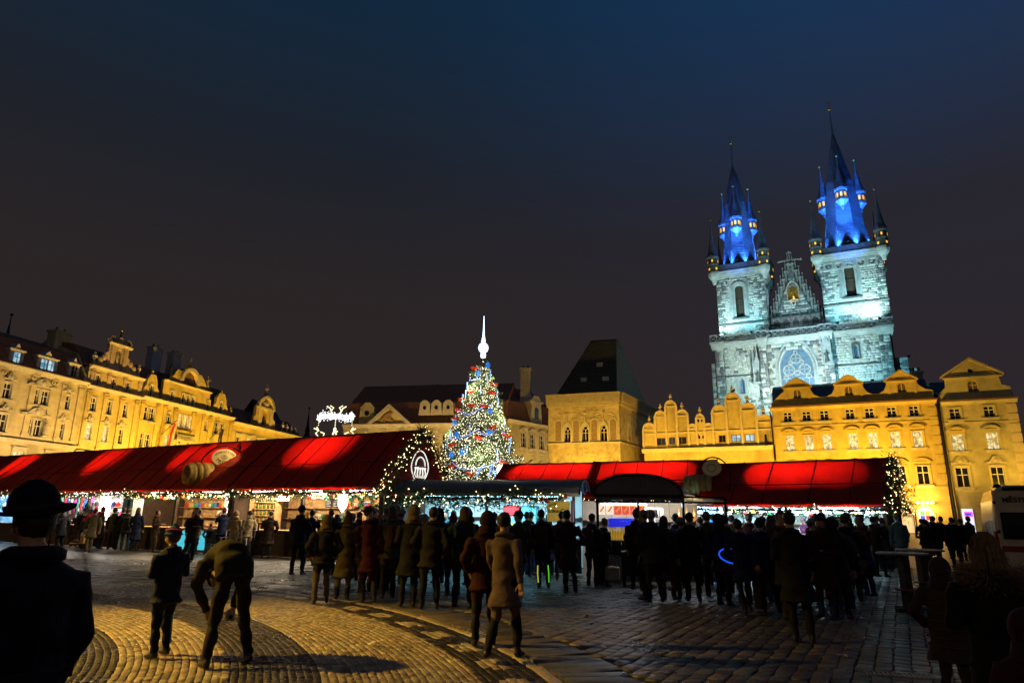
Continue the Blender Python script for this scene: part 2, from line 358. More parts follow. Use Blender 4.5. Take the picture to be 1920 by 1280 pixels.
def window(root, u, z, w, h, cols=2, rows=3, glass=None, arch=0, y=.16, fm=None):
    w, h = q5(w), q5(h); key = (w, h, cols, rows, arch)
    if key not in _wc:
        zs = h-w/2 if arch else h
        out = archp(-w/2, w/2, 0, zs) if arch else rect(-w/2, w/2, 0, h)
        t = min(.09, w*.1); iw = w-2*t
        if arch: hole = archp(-iw/2, iw/2, t, zs)
        else: hole = rect(-iw/2, iw/2, t, h-t)
        me = slab(out, [hole], .1, 0, 'window'); bm = bmesh.new(); bm.from_mesh(me); b = MB()
        for i in range(1, cols): x = -w/2+w*i/cols; b.box(x-.05, x+.05, .01, .09, t, h-t)
        for j in range(1, rows): zz = h*j/rows if rows != 2 else h*.62; k = .1 if (rows == 2 or j == rows-1) else .05; b.box(-iw/2, iw/2, .015, .085, zz-k/2, zz+k/2)
        m2 = b.mesh('b'); bm.from_mesh(m2); bm.to_mesh(me); bm.free(); bpy.data.meshes.remove(m2)
        pm = slab([(p[0]*.97, p[1]*.985+h*.007) for p in out], [], .02, .055, 'pane')
        _wc[key] = (me, pm)
    me, pm = _wc[key]; fm = fm or WHITE; glass = glass or G_DARK
    o = link('window', me, None, root, (u, y, z))
    if not len(me.materials): me.materials.append(fm)
    o.material_slots[0].link = 'OBJECT'; o.material_slots[0].material = fm
    p = link('pane', pm, None, o)
    if not len(pm.materials): pm.materials.append(glass)
    p.material_slots[0].link = 'OBJECT'; p.material_slots[0].material = glass
    return o
_sc = {}
def surround(root, u, z, w, h, m, kind='plain', fr=.2, proud=.1, arch=0):
    w, h = q5(w), q5(h); key = ('s', w, h, fr, proud, arch)
    if key not in _sc:
        if arch: o_ = archp(-w/2-fr, w/2+fr, -.0, h-w/2); i_ = archp(-w/2+.02, w/2-.02, .0, h-w/2); i_[0] = (i_[0][0], .02); i_[1] = (i_[1][0], .02)
        else: o_ = rect(-w/2-fr, w/2+fr, -.02, h+fr); i_ = rect(-w/2+.02, w/2-.02, .02, h-.02)
        _sc[key] = slab(o_, [i_], proud+.1, -proud, 'surround')
    link('surround', _sc[key], m, root, (u, 0, z))
    key = ('sill', w)
    if key not in _sc: _sc[key] = MB().box(-w/2-.32, w/2+.32, -.24, .1, -.2, -.03).box(-w/2-.22, w/2+.22, -.14, .1, -.34, -.2).mesh('sill')
    link('sill', _sc[key], m, root, (u, 0, z))
    if kind == 'plain': return
    key = (kind, w)
    if key not in _sc:
        b = MB(); hw = w/2+.35
        if kind == 'seg': b.poly(arc(0, -hw*.75, hw*1.25, 37, 143, 10)+arc(0, -hw*.75, hw*1.05, 137, 43, 10), -.32, .05); b.box(-hw*.85, hw*.85, -.1, .05, -.35, .05)
        elif kind == 'tri': b.poly([(-hw, 0), (hw, 0), (hw, .12), (0, .75), (-hw, .12)], -.3, .05); b.box(-hw*.8, hw*.8, -.1, .05, -.35, 0)
        elif kind == 'scroll':
            b.poly([(-hw, 0), (hw, 0), (hw, .16), (hw*.75, .2), (hw*.5, .38), (hw*.28, .75), (0, .86), (-hw*.28, .75), (-hw*.5, .38), (-hw*.75, .2), (-hw, .16)], -.3, .05)
            b.ell((0, -.3, .38), (.26, .16, .3)); b.ell((-hw*.55, -.28, .12), (.2, .12, .12)); b.ell((hw*.55, -.28, .12), (.2, .12, .12)); b.ell((0, -.14, -.2), (hw*.6, .1, .12))
        elif kind == 'flat': b.box(-hw, hw, -.3, .05, 0, .14); b.box(-hw*.85, hw*.85, -.16, .05, -.22, 0)
        _sc[key] = b.mesh('hood')
    link('hood', _sc[key], m, root, (u, 0, z+h+fr+.22))
def prof_x(b, u0, u1, prof, mi=0):                       # (y,z) profile run along x
    k = len(prof); v = [(u0, p[0], p[1]) for p in prof]+[(u1, p[0], p[1]) for p in prof]
    a = sum(prof[i][0]*prof[(i+1) % k][1]-prof[(i+1) % k][0]*prof[i][1] for i in range(k))
    f = [tuple(range(k-1, -1, -1)), tuple(range(k, 2*k))]+[(i, (i+1) % k, k+(i+1) % k, k+i) for i in range(k)]
    if a < 0: f = [tuple(reversed(x)) for x in f]
    b.add(v, f, mi); return b
def cornice(root, u0, u1, z, m, s=1.0, name='cornice'):
    P = [(.06, 0), (-.14*s, 0), (-.16*s, .12*s), (-.3*s, .2*s), (-.32*s, .3*s), (-.58*s, .42*s), (-.6*s, .55*s), (.06, .62*s)]
    return prof_x(MB(), u0, u1, [(p[0], z+p[1]) for p in P]).build(name, m, root)
def band(root, u0, u1, z, h, d, m, name='string_course'):
    return MB().box(u0, u1, -d, .06, z, z+h).build(name, m, root)
def pilaster(root, u, z0, z1, w, m, d=.16):
    b = MB().box(u-w/2, u+w/2, -d, .05, z0+.3, z1-.7); b.box(u-w*.65, u+w*.65, -d-.08, .05, z0, z0+.3); b.box(u-w*.7, u+w*.7, -d-.12, .05, z1-.22, z1)
    b.box(u-w*.58, u+w*.58, -d-.05, .05, z1-.7, z1-.62); b.ell((u-w*.5, -d-.02, z1-.42), (.16, .12, .2), 8, 5); b.ell((u+w*.5, -d-.02, z1-.42), (.16, .12, .2), 8, 5); b.ell((u, -d-.02, z1-.45), (.16, .1, .22), 8, 5)
    return b.build('pilaster', m, root)
def body(root, u0, u1, z1, D, m, zb=0): # side and back walls
    b = MB(); b.box(u0, u0+.3, .5, D, zb, z1).box(u1-.3, u1, .5, D, zb, z1).box(u0+.3, u1-.3, D-.3, D, zb, z1); return b.build('side_wall', m, root)
def wall(root, outline, holes, m, t=.5, y0=0, name='wall'):
    return link(name, slab(outline, holes, t, y0, name), m, root)
def roof_prism(root, u0, u1, prof, m, name='roof'): return prof_x(MB(), u0, u1, prof).build(name, m, root)
def urn(root, u, y, z, m, s=1.0, name='urn'):
    return MB().lathe([(.22*s, 0), (.22*s, .25*s), (.1*s, .32*s), (.12*s, .45*s), (.3*s, .75*s), (.32*s, 1.0*s), (.18*s, 1.15*s), (.1*s, 1.3*s), (.14*s, 1.4*s), (.02*s, 1.6*s)], 8, (u, y, z)).build(name, m, root)
def statue(root, u, y, z, m, s=1.0, arm=1, name='statue'):
    b = MB(); b.box(u-.35*s, u+.35*s, y-.3*s, y+.3*s, z, z+.3*s)
    b.lathe([(.3*s, .3*s), (.34*s, .5*s), (.26*s, 1.0*s), (.22*s, 1.3*s), (.29*s, 1.7*s), (.24*s, 1.9*s), (.09*s, 2.0*s), (.08*s, 2.08*s)], 10, (u, y, z)); b.ell((u+.02*s, y-.03*s, z+2.2*s), (.13*s, .14*s, .17*s), 8, 6)
    b.tube([(u+.25*s, y, z+1.78*s), (u+.45*s*arm, y-.15*s, z+1.45*s), (u+.5*s*arm, y-.3*s, z+1.75*s)], [.1*s, .08*s, .06*s], 6); b.tube([(u-.25*s, y, z+1.78*s), (u-.42*s, y-.1*s, z+1.4*s), (u-.2*s, y-.3*s, z+1.25*s)], [.1*s, .08*s, .06*s], 6)
    return b.build(name, m, root, smooth=True)
def chimney(root, u, y, z0, z1, w, d, m):
    b = MB().box(u-w/2, u+w/2, y-d/2, y+d/2, z0, z1-.35); b.box(u-w/2-.15, u+w/2+.15, y-d/2-.15, y+d/2+.15, z1-.35, z1-.1); b.box(u-w/2, u+w/2, y-d/2, y+d/2, z1-.1, z1)
    o = b.build('chimney', m, root)
    for k in (-.25, .25): MB().lathe([(.16, 0), (.13, .5)], 8, (u+k*w, y, z1)).build('chimney_pot', RTILE, o)
    return o
def rows(F, pts, wpx, hpx):
    us = []; z0 = []; z1 = []; ws = []
    for (x, y) in pts:
        u, _ = F.uv(x, y); us.append(u); z1.append(F.uv(x, y-hpx/2)[1]); z0.append(F.uv(x, y+hpx/2)[1]); ws.append(F.uv(x+wpx/2, y)[0]-F.uv(x-wpx/2, y)[0])
    w = q5(sorted(ws)[len(ws)//2]); return us, sum(z0)/len(z0), q5(sum(z1)/len(z1)-sum(z0)/len(z0)), w

# ------------------------------------------------------------------ left row: four ornate houses going away from us
FL = Fac(160, 93, 10.7)
# house 1, cream with mansard and dormers
r1 = thing('town_house', 'cream town house with paired windows and pale dormers at the far left', 'building', M=FL.mat(), group='houses on the left side of the square')
holes = []; L1 = -31.; R1 = -3.62
A = rows(FL, [(13, 733), (64.5, 742.5), (83.7, 746), (123.5, 753.5)], 15, 29); B = rows(FL, [(3, 793), (52, 799), (70, 803), (112.5, 807)], 15, 33)
for rowi, (us, z, h, w) in enumerate((A, B)):
    us = us+[us[0]-8.1, us[0]-2.9-8.1+.2]
    for i, u in enumerate(us):
        holes.append(rect(u-w/2, u+w/2, z, z+h)); window(r1, u, z, w, h, 2, 2)
        surround(r1, u, z, w, h, STONE, 'plain' if i in (1, 2) else 'scroll', .16)
    mid = (us[1]+us[2])/2
    b = MB(); hw = 2.1; zz = z+h+.35
    b.poly([(mid-hw, zz), (mid+hw, zz), (mid+hw, zz+.2), (mid+hw*.6, zz+.35), (mid+hw*.3, zz+.9), (mid, zz+1.05), (mid-hw*.3, zz+.9), (mid-hw*.6, zz+.35), (mid-hw, zz+.2)], -.34, .05); b.ell((mid, -.32, zz+.5), (.4, .2, .38)); b.ell((mid-1.1, -.3, zz+.1), (.35, .16, .16)); b.ell((mid+1.1, -.3, zz+.1), (.35, .16, .16)); b.build('hood', STONE, r1)
for u in (-19.4, -16.1, -11.6, -8.7, -6.95, -4.3): pilaster(r1, u, 10.6, 18.2, .8, CREAM)
for i, u in enumerate((-23.5, -20, -16.5, -11.8, -7.2)):
    holes.append(rect(u-.8, u+.8, 5.6, 8.6)); window(r1, u, 5.6, 1.6, 3.0, 2, 2, G_LIT if i in (3,) else G_DARK); surround(r1, u, 5.6, 1.6, 3.0, STONE, 'flat')
wall(r1, rect(L1, R1, 0, 18.5), holes, CREAM); body(r1, L1, R1, 18.5, 14, CREAM)
cornice(r1, L1, R1, 18.1, STONE, 1.2); cornice(r1, L1, R1, 9.6, STONE, .8)
roof_prism(r1, L1, R1, [(.0, 18.75), (2.0, 22.4), (7.5, 24.4), (14, 19), (14, 18.75)], RTILE)
wall(r1, [(0.02, 18.8), (14, 18.8), (13, 22.0), (7.5, 25.0), (2.0, 23.0), (.02, 19.6)], [], CREAM, .4, -.2, 'party_wall').matrix_local = Matrix.Translation((R1-.25, 0, 0)) @ Matrix.Rotation(PI/2, 4, 'Z')
for (x, y, w, gl) in ((24, 670, 1.9, G_COOL), (82, 684, 3.0, G_COOL), (132, 695, 1.7, G_DARK)):
    u, z = FL.uv(x, y, .9); z -= .9
    d = MB(); d.poly([(u-w/2, z-.4), (u+w/2, z-.4), (u+w/2, z+1.9), (u+w*.2, z+2.1), (u, z+2.7), (u-w*.2, z+2.1), (u-w/2, z+1.9)], .35, 3.2); d.box(u-w/2-.15, u+w/2+.15, .2, 3.0, z+1.75, z+1.9)
    d = d.build('dormer', mat('dormer_paint', (.55, .48, .4), .8, var=.12), r1)
    for k in ((-.55, .55) if w > 2.5 else (0,)):
        MB().box(u+k-.38, u+k+.38, .28, .36, z+.05, z+1.5).build('pane', gl, d); MB().box(u+k-.03, u+k+.03, .22, .3, z+.05, z+1.5).box(u+k-.38, u+k+.38, .22, .3, z+.9, z+.97).build('glazing_bar', WHITE, d)
u, z = FL.uv(107, 655, 6); chimney(r1, u, 6, 20, z+2.6, 2.6, 1.4, CREAM)
statue(r1, -9.1, -.5, 10.7, STONE, .9)
# house 2, narrow, rose and gold with an aedicule gable
r2 = thing('town_house', 'narrow ochre town house with statue niche gable and two lit windows', 'building', M=FL.mat(), group='houses on the left side of the square')
L2, R2 = -3.58, 6.84; holes = []
for (pts, wp, hp, kind, m_, lit) in (([(183, 712.5), (212, 718.7), (239, 725)], 10, 19, 'plain', PINKP, ()), ([(174, 758.7), (203.7, 764), (232.5, 769.5)], 11, 26, 'plain', STONE, ()), ([(163.7, 810), (195, 812.5), (223, 817.5)], 13, 29, 'scroll', STONE, (0, 1))):
    us, z, h, w = rows(FL, pts, wp, hp)
    for i, u in enumerate(us):
        holes.append(rect(u-w/2, u+w/2, z, z+h)); window(r2, u, z, w, h, 2, 2, G_LIT if i in lit else G_DARK); surround(r2, u, z, w, h, m_, kind, .17)
for u in (-1.9, 1.6, 5.0): holes.append(rect(u-.8, u+.8, 5.4, 8.4)); window(r2, u, 5.4, 1.6, 3, 2, 2, G_LIT); surround(r2, u, 5.4, 1.6, 3, STONE, 'flat')
wall(r2, rect(L2, R2, 0, 21.2), holes, OCHRE); body(r2, L2, R2, 21, 14, OCHRE)
cornice(r2, L2, R2, 18.0, STONE, 1.0); cornice(r2, L2, R2, 20.9, STONE, .9); cornice(r2, L2, R2, 9.2, STONE, .7)
for u in (-2.9, .12, 3.2, 6.2): pilaster(r2, u, 10, 17.9, .7, OCHRE); pilaster(r2, u, 18.7, 20.9, .5, PINKP, .1)
gz = 21.5; gu = 1.3
nich = archp(gu-.55, gu+.55, gz+1.0, gz+2.7)
b = MB(); wall(r2, [(gu-1.9, gz), (gu+1.9, gz), (gu+1.9, gz+3.7), (gu-1.9, gz+3.7)], [nich], PINKP, .5, .1, 'gable'); MB().box(gu-.8, gu+.8, .58, .66, gz+.8, gz+3.4).build('niche_back', STONE, r2)
statue(r2, gu, .3, gz+1.0, STONE, .75); cornice(r2, gu-2.2, gu+2.2, gz+3.6, STONE, .6)
b = MB()
for s in (-1, 1):
    b.poly([(gu+s*1.9, gz), (gu+s*4.2, gz), (gu+s*4.1, gz+.7), (gu+s*3.5, gz+.6), (gu+s*3.0, gz+1.0), (gu+s*2.5, gz+2.1), (gu+s*1.9, gz+2.5)], .15, .5); b.ell((gu+s*3.2, .1, gz+.9), (.5, .3, .6)); b.ell((gu+s*2.6, .1, gz+1.5), (.35, .25, .5))
    b.poly(arc(gu+s*1.5, gz+4.2, .75, 0, 180, 8)+arc(gu+s*1.5, gz+4.2, .4, 180, 0, 8), 0, .4); b.box(gu+s*1.2-.3, gu+s*1.2+.3, -.05, .12, gz+.2, gz+3.6)
b.poly([(gu-.6, gz+4.1), (gu+.6, gz+4.1), (gu+.4, gz+4.9), (gu, gz+5.1), (gu-.4, gz+4.9)], 0, .45); b.build('gable_scroll', PINKP, r2)
statue(r2, gu, .25, gz+4.8, mat('dark_bronze', (.03, .03, .03), .5, .4), .55); MB().ell((gu, .25, gz+6.15), .18).build('finial', GOLD, r2)
for k in (-4.0, 4.6): urn(r2, gu+k, .3, gz+.3, STONE, 1.1)
roof_prism(r2, L2, R2, [(.6, 21.4), (3.5, 24.6), (8, 25.3), (14, 20)], RTILE)
# house 3, wide yellow with big arched gable
r3 = thing('town_house', 'wide yellow town house with arched mural gable, small curved gables and lit triple window', 'building', M=FL.mat(), group='houses on the left side of the square')
L3, R3 = 6.9, 31.0; holes = []
def warow(pts, wp, hp, arch=0, lit=(), kind='plain', m_=STONE, cols=2):
    us, z, h, w = rows(FL, pts, wp, hp)
    for i, u in enumerate(us):
        holes.append(archp(u-w/2, u+w/2, z, z+h-w/2) if arch else rect(u-w/2, u+w/2, z, z+h)); window(r3, u, z, w, h, cols, 2, G_LIT if i in lit else G_DARK, arch); surround(r3, u, z, w, h, m_, kind, .14, .08, arch)
    return us, z, h
warow([(271.5, 776), (284, 778), (405, 801), (415, 803)], 8, 24); warow([(316, 783), (383, 797)], 8, 22, 1); warow([(337, 788), (347, 790), (357, 792)], 7.5, 24, 0, (0, 1, 2))
warow([(263, 822), (276, 825), (390, 846), (402, 848)], 8, 26); warow([(311, 829)], 8, 26, 0, (0,)); warow([(335, 834), (352, 837)], 8, 22)
for i in range(6): u = 9+i*4; holes.append(rect(u-.9, u+.9, 5, 8.2)); window(r3, u, 5, 1.8, 3.2, 2, 2, G_LIT if i % 2 else G_DARK)
hu = FL.uv(347, 820)[0]
zc = 18.55; cu = 17.2                                    # attic with gables
us, za, ha, wa = rows(FL, [(322, 742), (343, 748), (352, 750), (361, 752), (390, 757)], 7, 19)
for u in us: holes.append(rect(u-wa/2, u+wa/2, za, za+ha)); window(r3, u, za, wa, ha, 2, 2); surround(r3, u, za, wa, ha, STONE, 'plain', .12)
lune = arc(cu+.3, 22.9, 1.9, 0, 180, 12)+[(cu-1.6, 22.5), (cu+2.2, 22.5)]; lune = [(cu+2.2, 22.5)]+arc(cu+.3, 22.9, 1.9, 0, 180, 12)+[(cu-1.6, 22.5)]
holes.append(lune)
out = [(L3, 0), (R3, 0), (R3, zc+.4), (R3-1.2, zc+.5)]
def sgable(c, w, h): return [(c+w, zc+.5), (c+w*.85, zc+1.6), (c+w*.6, zc+2.2), (c+w*.55, zc+h*.75), (c+w*.3, zc+h), (c-w*.3, zc+h), (c-w*.55, zc+h*.75), (c-w*.6, zc+2.2), (c-w*.85, zc+1.6), (c-w, zc+.5)]
out += sgable(26.9, 2.6, 4.2)+[(23.4, zc+.5), (23.4, 22.4), (22.4, 22.8), (21.4, 24.0), (20.3, 24.9)]+arc(cu+.3, 23.0, 2.6, 35, 145, 8)+[(14.2, 24.6), (13.4, 23.4), (12.2, 22.6), (11.4, 22.4), (11.4, zc+.5)]+sgable(8.9, 1.95, 4.0)+[(L3, zc+.4)]
for (x, y) in ((283, 733), (414, 763)):
    u, z = FL.uv(x, y); holes.append(archp(u-.55, u+.55, z-1.1, z+.6)); window(r3, u, z-1.1, 1.1, 2.25, 2, 2, None, 1); surround(r3, u, z-1.1, 1.1, 2.25, STONE, 'plain', .14, .08, 1)
wall(r3, out, holes, YELLOW); body(r3, L3, R3, zc, 14, YELLOW)
MB().box(cu-1.8, cu+2.4, .35, .45, 22.3, 25).build('mural', mat('mural_paint', (.16, .09, .06), .8, var=.8, vs=2.2), r3)
b = MB(); b.poly(arc(cu+.3, 22.9, 2.55, 0, 180, 14)+arc(cu+.3, 22.9, 1.92, 180, 0, 14), -.35, .05); b.build('arch_moulding', STONE, r3)
cornice(r3, L3, R3, zc-.3, STONE, 1.1); cornice(r3, 11.3, 23.5, 22.0, STONE, .55, 'attic_cornice'); cornice(r3, L3, R3, 9.4, STONE, .7)
for u in (7.5, 10.9, 12.5, 15.0, 19.6, 22.3, 24.2, 30.4): pilaster(r3, u, 10, 18.1, .7, YELLOW)
b = MB(); b.box(cu-2.2, cu+2.6, -1.0, .05, 12.9, 13.1)
for k in range(13): b.lathe([(.06, 0), (.1, .25), (.05, .5), (.07, .8)], 6, (cu-2.0+k*.37, -.9, 13.1))
b.box(cu-2.2, cu+2.6, -1.0, -.85, 13.85, 13.97); b.build('balcony', STONE, r3)
for i in range(9): MB().ell((cu-1.8+i*.46, -.95, 14.05), (.3, .2, .22), 6, 4).build('flower_box', mat('planter_green', (.03, .05, .015), .9), r3)
statue(r3, 12.9, .3, 23.0, mat('dark_bronze', (.03, .03, .03)), 1.0); statue(r3, 22.6, .3, 22.8, mat('grey_stone', (.25, .22, .2), .9), 1.0); statue(r3, cu+.3, .3, 25.6, GOLD, .7, -1)
for u in (8.9, 26.9): urn(r3, u, .3, zc+3.9, STONE, .7)
urn(r3, 30.3, .3, zc+.5, STONE, 1.1)
roof_prism(r3, L3, R3, [(.6, zc+.3), (3.2, zc+5.6), (7.5, zc+6.6), (14, zc)], RTILE)
for (x, y, c_) in ((290, 662, (.4, .42, .5)), (327, 672, (.45, .42, .4))):
    u, z = FL.uv(x, y, 5); chimney(r3, u, 5, zc+4, z+1.0, 2.2, 1.2, mat('chimney_%d' % x, c_, .9, var=.15))
# house 4, lower, with arched dormer gable and saint on top
r4 = thing('town_house', 'low yellow house with arched dormer gable and a saint on its top', 'building', M=FL.mat(), group='houses on the left side of the square')
L4, R4 = 31.06, 58.; holes = []
gu = 41.8
nich = archp(gu-.8, gu+.8, 18.9, 21.4)
for z in (12.6, 7.2):
    for i in range(7): u = 33.2+i*3.6; holes.append(rect(u-.75, u+.75, z, z+3)); window(r4, u, z, 1.5, 3, 2, 2, G_LIT if (i*3+int(z)) % 5 == 0 else G_DARK); surround(r4, u, z, 1.5, 3, STONE, 'flat')
wall(r4, rect(L4, R4, 0, 18.1), holes, YELLOW); body(r4, L4, R4, 18, 14, YELLOW); cornice(r4, L4, R4, 17.6, STONE, 1.1); band(r4, L4, R4, 16.2, .3, .12, STONE)
wall(r4, [(gu-4.0, 18.2), (gu+4.4, 18.2), (gu+4.0, 20.2), (gu+3.3, 20.5), (gu+3.2, 22.4)]+arc(gu, 22.4, 2.6, 10, 170, 10, 2.1)+[(gu-3.2, 22.4), (gu-3.3, 20.5), (gu-3.8, 20.2)], [nich], YELLOW, .6, .1, 'gable')
MB().box(gu-1, gu+1, .75, .85, 18.7, 22.6).build('niche_back', STONE, r4); b = MB()
for s in (-1, 1): b.box(gu+s*2.1-.45, gu+s*2.1+.45, -.15, .15, 18.3, 22.2)
b.poly(arc(gu, 22.5, 3.0, 0, 180, 12, 2.4)+arc(gu, 22.5, 2.4, 180, 0, 12, 1.8), -.3, .15); b.box(gu-3.3, gu+3.3, -.3, .15, 22.1, 22.5); b.ell((gu, .0, 23.2), (.9, .3, .6)); b.build('gable_moulding', STONE, r4)
statue(r4, gu, .35, 24.6, mat('grey_stone', (.25, .22, .2)), 1.15); statue(r4, gu, .4, 19.0, mat('dark_bronze', (.03, .03, .03)), .8)
for i, u in enumerate((49.5, 51.4, 53.2, 55.0, 56.8)): urn(r4, u, .3, 18.6, STONE, 1.3-.12*i)
roof_prism(r4, L4, R4, [(.6, 18.4), (4, 21.8), (8, 22.8), (14, 18)], RTILE)
roof_prism(r4, 46, 54, [(2, 19.4), (6, 25.2), (10, 19.4)], SLATE, 'rear_roof')
# flags on house 3
for (x, y, cs, lb) in ((305, 822, ((.5, .03, .03), (.55, .5, .42)), 'red and white flag hanging from the yellow town house'), (398, 828, ((.05, .03, .08), (.03, .02, .05)), 'dark purple flag hanging from the yellow town house')):
    u, z = FL.uv(x, y, -1.5); p = FL.W(u, -1.5, z-4); fl = thing('flag', lb, 'flag', p, math.atan2(FL.u[1], FL.u[0]))
    pts = [(0, .9+.0), (1.4, 5.2)]
    MB().bar((1.2, 1.5, 4.6), (1.9, -.6, 7.2), .05).build('pole', IRON, fl)
    for k, c_ in enumerate(cs):
        b = MB(); n = 10
        V = [];
        for i in range(n+1):
            t = i/n; xx = 1.75-1.5*t+.0; zz = 6.7-6.0*t; w = .55
            for j in range(5): s_ = (j/4+k)*w; V.append((xx+s_*.75, -.3+.14*math.sin(t*7+j*1.7+k), zz-s_*.35))
        b.add(V, [(i*5+j, i*5+j+1, (i+1)*5+j+1, (i+1)*5+j) for i in range(n) for j in range(4)]); b.build('flag_stripe', mat('flag_%d_%d' % (x, k), c_, .9), fl, True)

# ------------------------------------------------------------------ palace with brown mansard behind the tree
FK = Fac(945, 105, 100); FKS = Fac(945, 105, 40)
rk = thing('palace', 'rococo palace with huge brown mansard roof behind the Christmas tree', 'building', M=FK.mat())
holes = []
for i in range(9):
    u = -25.+i*3.05
    for z, h in ((11.2, 3.0), (6.0, 3.4)): holes.append(rect(u-.65, u+.65, z, z+h)); window(rk, u, z, 1.3, h, 2, 3, G_DARK); surround(rk, u, z, 1.3, h, STONE, 'scroll' if z < 8 else 'plain')
wall(rk, rect(-27.5, 0, 0, 15.6), holes, PALEY); cornice(rk, -27.5, 0.3, 15.3, STONE, 1.2)
for i in range(8): pilaster(rk, -23.5+i*3.05, 5.6, 15.2, .5, STONE)
pa = [(-22.8, 15.9), (-16.0, 15.9), (-19.5, 18.9)]
wall(rk, pa, [], OCHRE, .6, -.3, 'pediment'); b = MB(); b.poly([(-23.3, 15.9), (-19.5, 19.3), (-15.5, 15.9), (-16.3, 15.9), (-19.5, 18.5), (-22.5, 15.9)], -.7, .2); b.build('pediment_moulding', STONE, rk)
b = MB(); [b.ell((-19.5+rnd.uniform(-1.7, 1.7)*(1-k/16), -.38, 16.3+k*.11), (.4, .16, .3), 8, 5) for k in range(14)]; b.build('pediment_relief', mat('relief_brown', (.28, .17, .06), .9, var=.4, vs=4), rk)
roof_prism(rk, -27.5, 0, [(.1, 15.95), (1.6, 19.9), (2.4, 20.1), (8, 24.0), (14, 20), (16, 15.9)], RTILE)
for u, z in ((-23.6, 16.2), (-13.6, 17.4), (-11.6, 17.4), (-9.6, 17.4)):
    big = z < 17; s = 1.4 if big else 1.0
    d = MB(); d.poly([(u-s, z), (u+s, z), (u+s*.85, z+1.6*s), (u+s*.9, z+1.9*s), (u+s*.3, z+2.5*s), (u-s*.3, z+2.5*s), (u-s*.9, z+1.9*s), (u-s*.85, z+1.6*s)], .15, 2.8); d = d.build('dormer', PALEY if big else STONE, rk); MB().lathe([(.3*s, -.05), (.3*s, .05)], 12, M=Matrix.Translation((u, .12, z+1.2*s)) @ Matrix.Rotation(PI/2, 4, 'X')).build('pane', G_DARK, d)
chimney(rk, -14.6, 9, 21, 23.9, 1.6, 1.0, mat('chimney_brick', (.35, .22, .13), .9)); u, z = FK.uv(984, 700, 6)
chimney(rk, u-.3, 9, 19, z+1.6, 1.7, 1.3, mat('chimney_pale', (.5, .42, .32), .9))
rks = thing('palace_wing', 'pale palace wing with four tall windows beside the Christmas tree', 'building', M=FKS.mat())
holes = []; us, z, h, w = rows(FKS, [(981, 822), (997.5, 826), (1015, 830), (1030, 833)], 9, 27)
for u in us:
    holes.append(rect(u-w/2, u+w/2, z, z+h)); window(rks, u, z, w, h, 2, 3); surround(rks, u, z, w, h, STONE, 'seg', .15)
    holes.append(rect(u-w/2, u+w/2, z-6, z-2.9)); window(rks, u, z-6, w, 3.1, 2, 3); surround(rks, u, z-6, w, 3.1, STONE, 'seg', .15)
    b = MB(); [b.ell((u-.5+k*.25, -.06, z-.75-.12*math.sin(k/4*PI)), (.2, .1, .12), 6, 4) for k in range(5)]; b.build('swag', STONE, rks)
wall(rks, rect(.25, 15.5, 0, 16.3), holes, PALEY); cornice(rks, .1, 15.5, 16.0, STONE, 1.1); body(rks, .3, 15.5, 16, 10, PALEY)
roof_prism(rks, .3, 15.5, [(.0, 16.65), (1.6, 20.2), (2.4, 20.4), (7, 24), (12, 16.6)], RTILE)
for k in range(8): MB().box(.28, 1.0, -.09, .05, 2+k*1.75, 3.2+k*1.75).build('quoin', STONE, rks)
u, z = FKS.uv(1005, 790, .2); d = MB(); d.poly([(u-1.6, z-.6), (u+1.6, z-.6), (u+1.3, z+2.6), (u+1.5, z+3.4), (u+.6, z+4.4), (u-.6, z+4.4), (u-1.5, z+3.4), (u-1.3, z+2.6)], .1, 3); d.box(u-1.8, u+1.8, 0, .4, z+3.2, z+3.5)
d = d.build('dormer', STONE, rks); MB().poly(archp(u-.5, u+.5, z+.4, z+1.9), .02, .12).build('pane', G_DARK, d)

# ------------------------------------------------------------------ stone tower house with steep truncated roof
FB = Fac(1165, 92, 110); FBS = Fac(1165, 92, 29)
BELL = mat('old_sandstone', (.46, .36, .19), .95, var=.35, vs=1.1, bump=.8, bs=5, stain=.45)
rb = thing('stone_tower_house', 'medieval stone tower house with traceried windows and steep black roof', 'building', M=FB.mat())
holes = []; us, z, h, w = rows(FB, [(1064, 812), (1097.5, 812), (1132, 811)], 13, 36)
for u in us: holes.append(archp(u-w/2, u+w/2, z, z+h-.95, 1.0))
nus = [FB.uv(x, 808)[0] for x in (1047, 1080.5, 1114.5, 1150)]
wall(rb, rect(-10.3, .15, 0, 17.2), holes, BELL, .6)
for u in us:
    wd = link('window', slab(archp(-w/2, w/2, 0, h-.95, 1.0), [rect(-w/2+.07, -.05, .1, h*.5), rect(.05, w/2-.07, .1, h*.5), archp(-w/2+.07, -.05, h*.53, h*.6, .9), archp(.05, w/2-.07, h*.53, h*.6, .9), arc(0, h*.77, .24, 0, 351, 12)], .14, 0, 'window'), STONE, rb, (u, .2, z))
    link('pane', slab(archp(-w/2, w/2, 0, h-.95, 1.0), [], .02, .16, 'pane'), G_DARK, wd)
    o_ = archp(-w/2-.22, w/2+.22, 0, h-.95, 1.0); link('surround', slab(o_, [archp(-w/2+.02, w/2-.02, .02, h-.95, 1.0)], .3, -.16, 'surround'), STONE, rb, (u, 0, z))
    b = MB(); b.poly([(u-.12, z+h+.1), (u+.12, z+h+.1), (u, z+h+1.5)], -.2, .0); b.ell((u, -.1, z+h+1.45), (.16, .14, .22)); b.build('finial', STONE, rb)
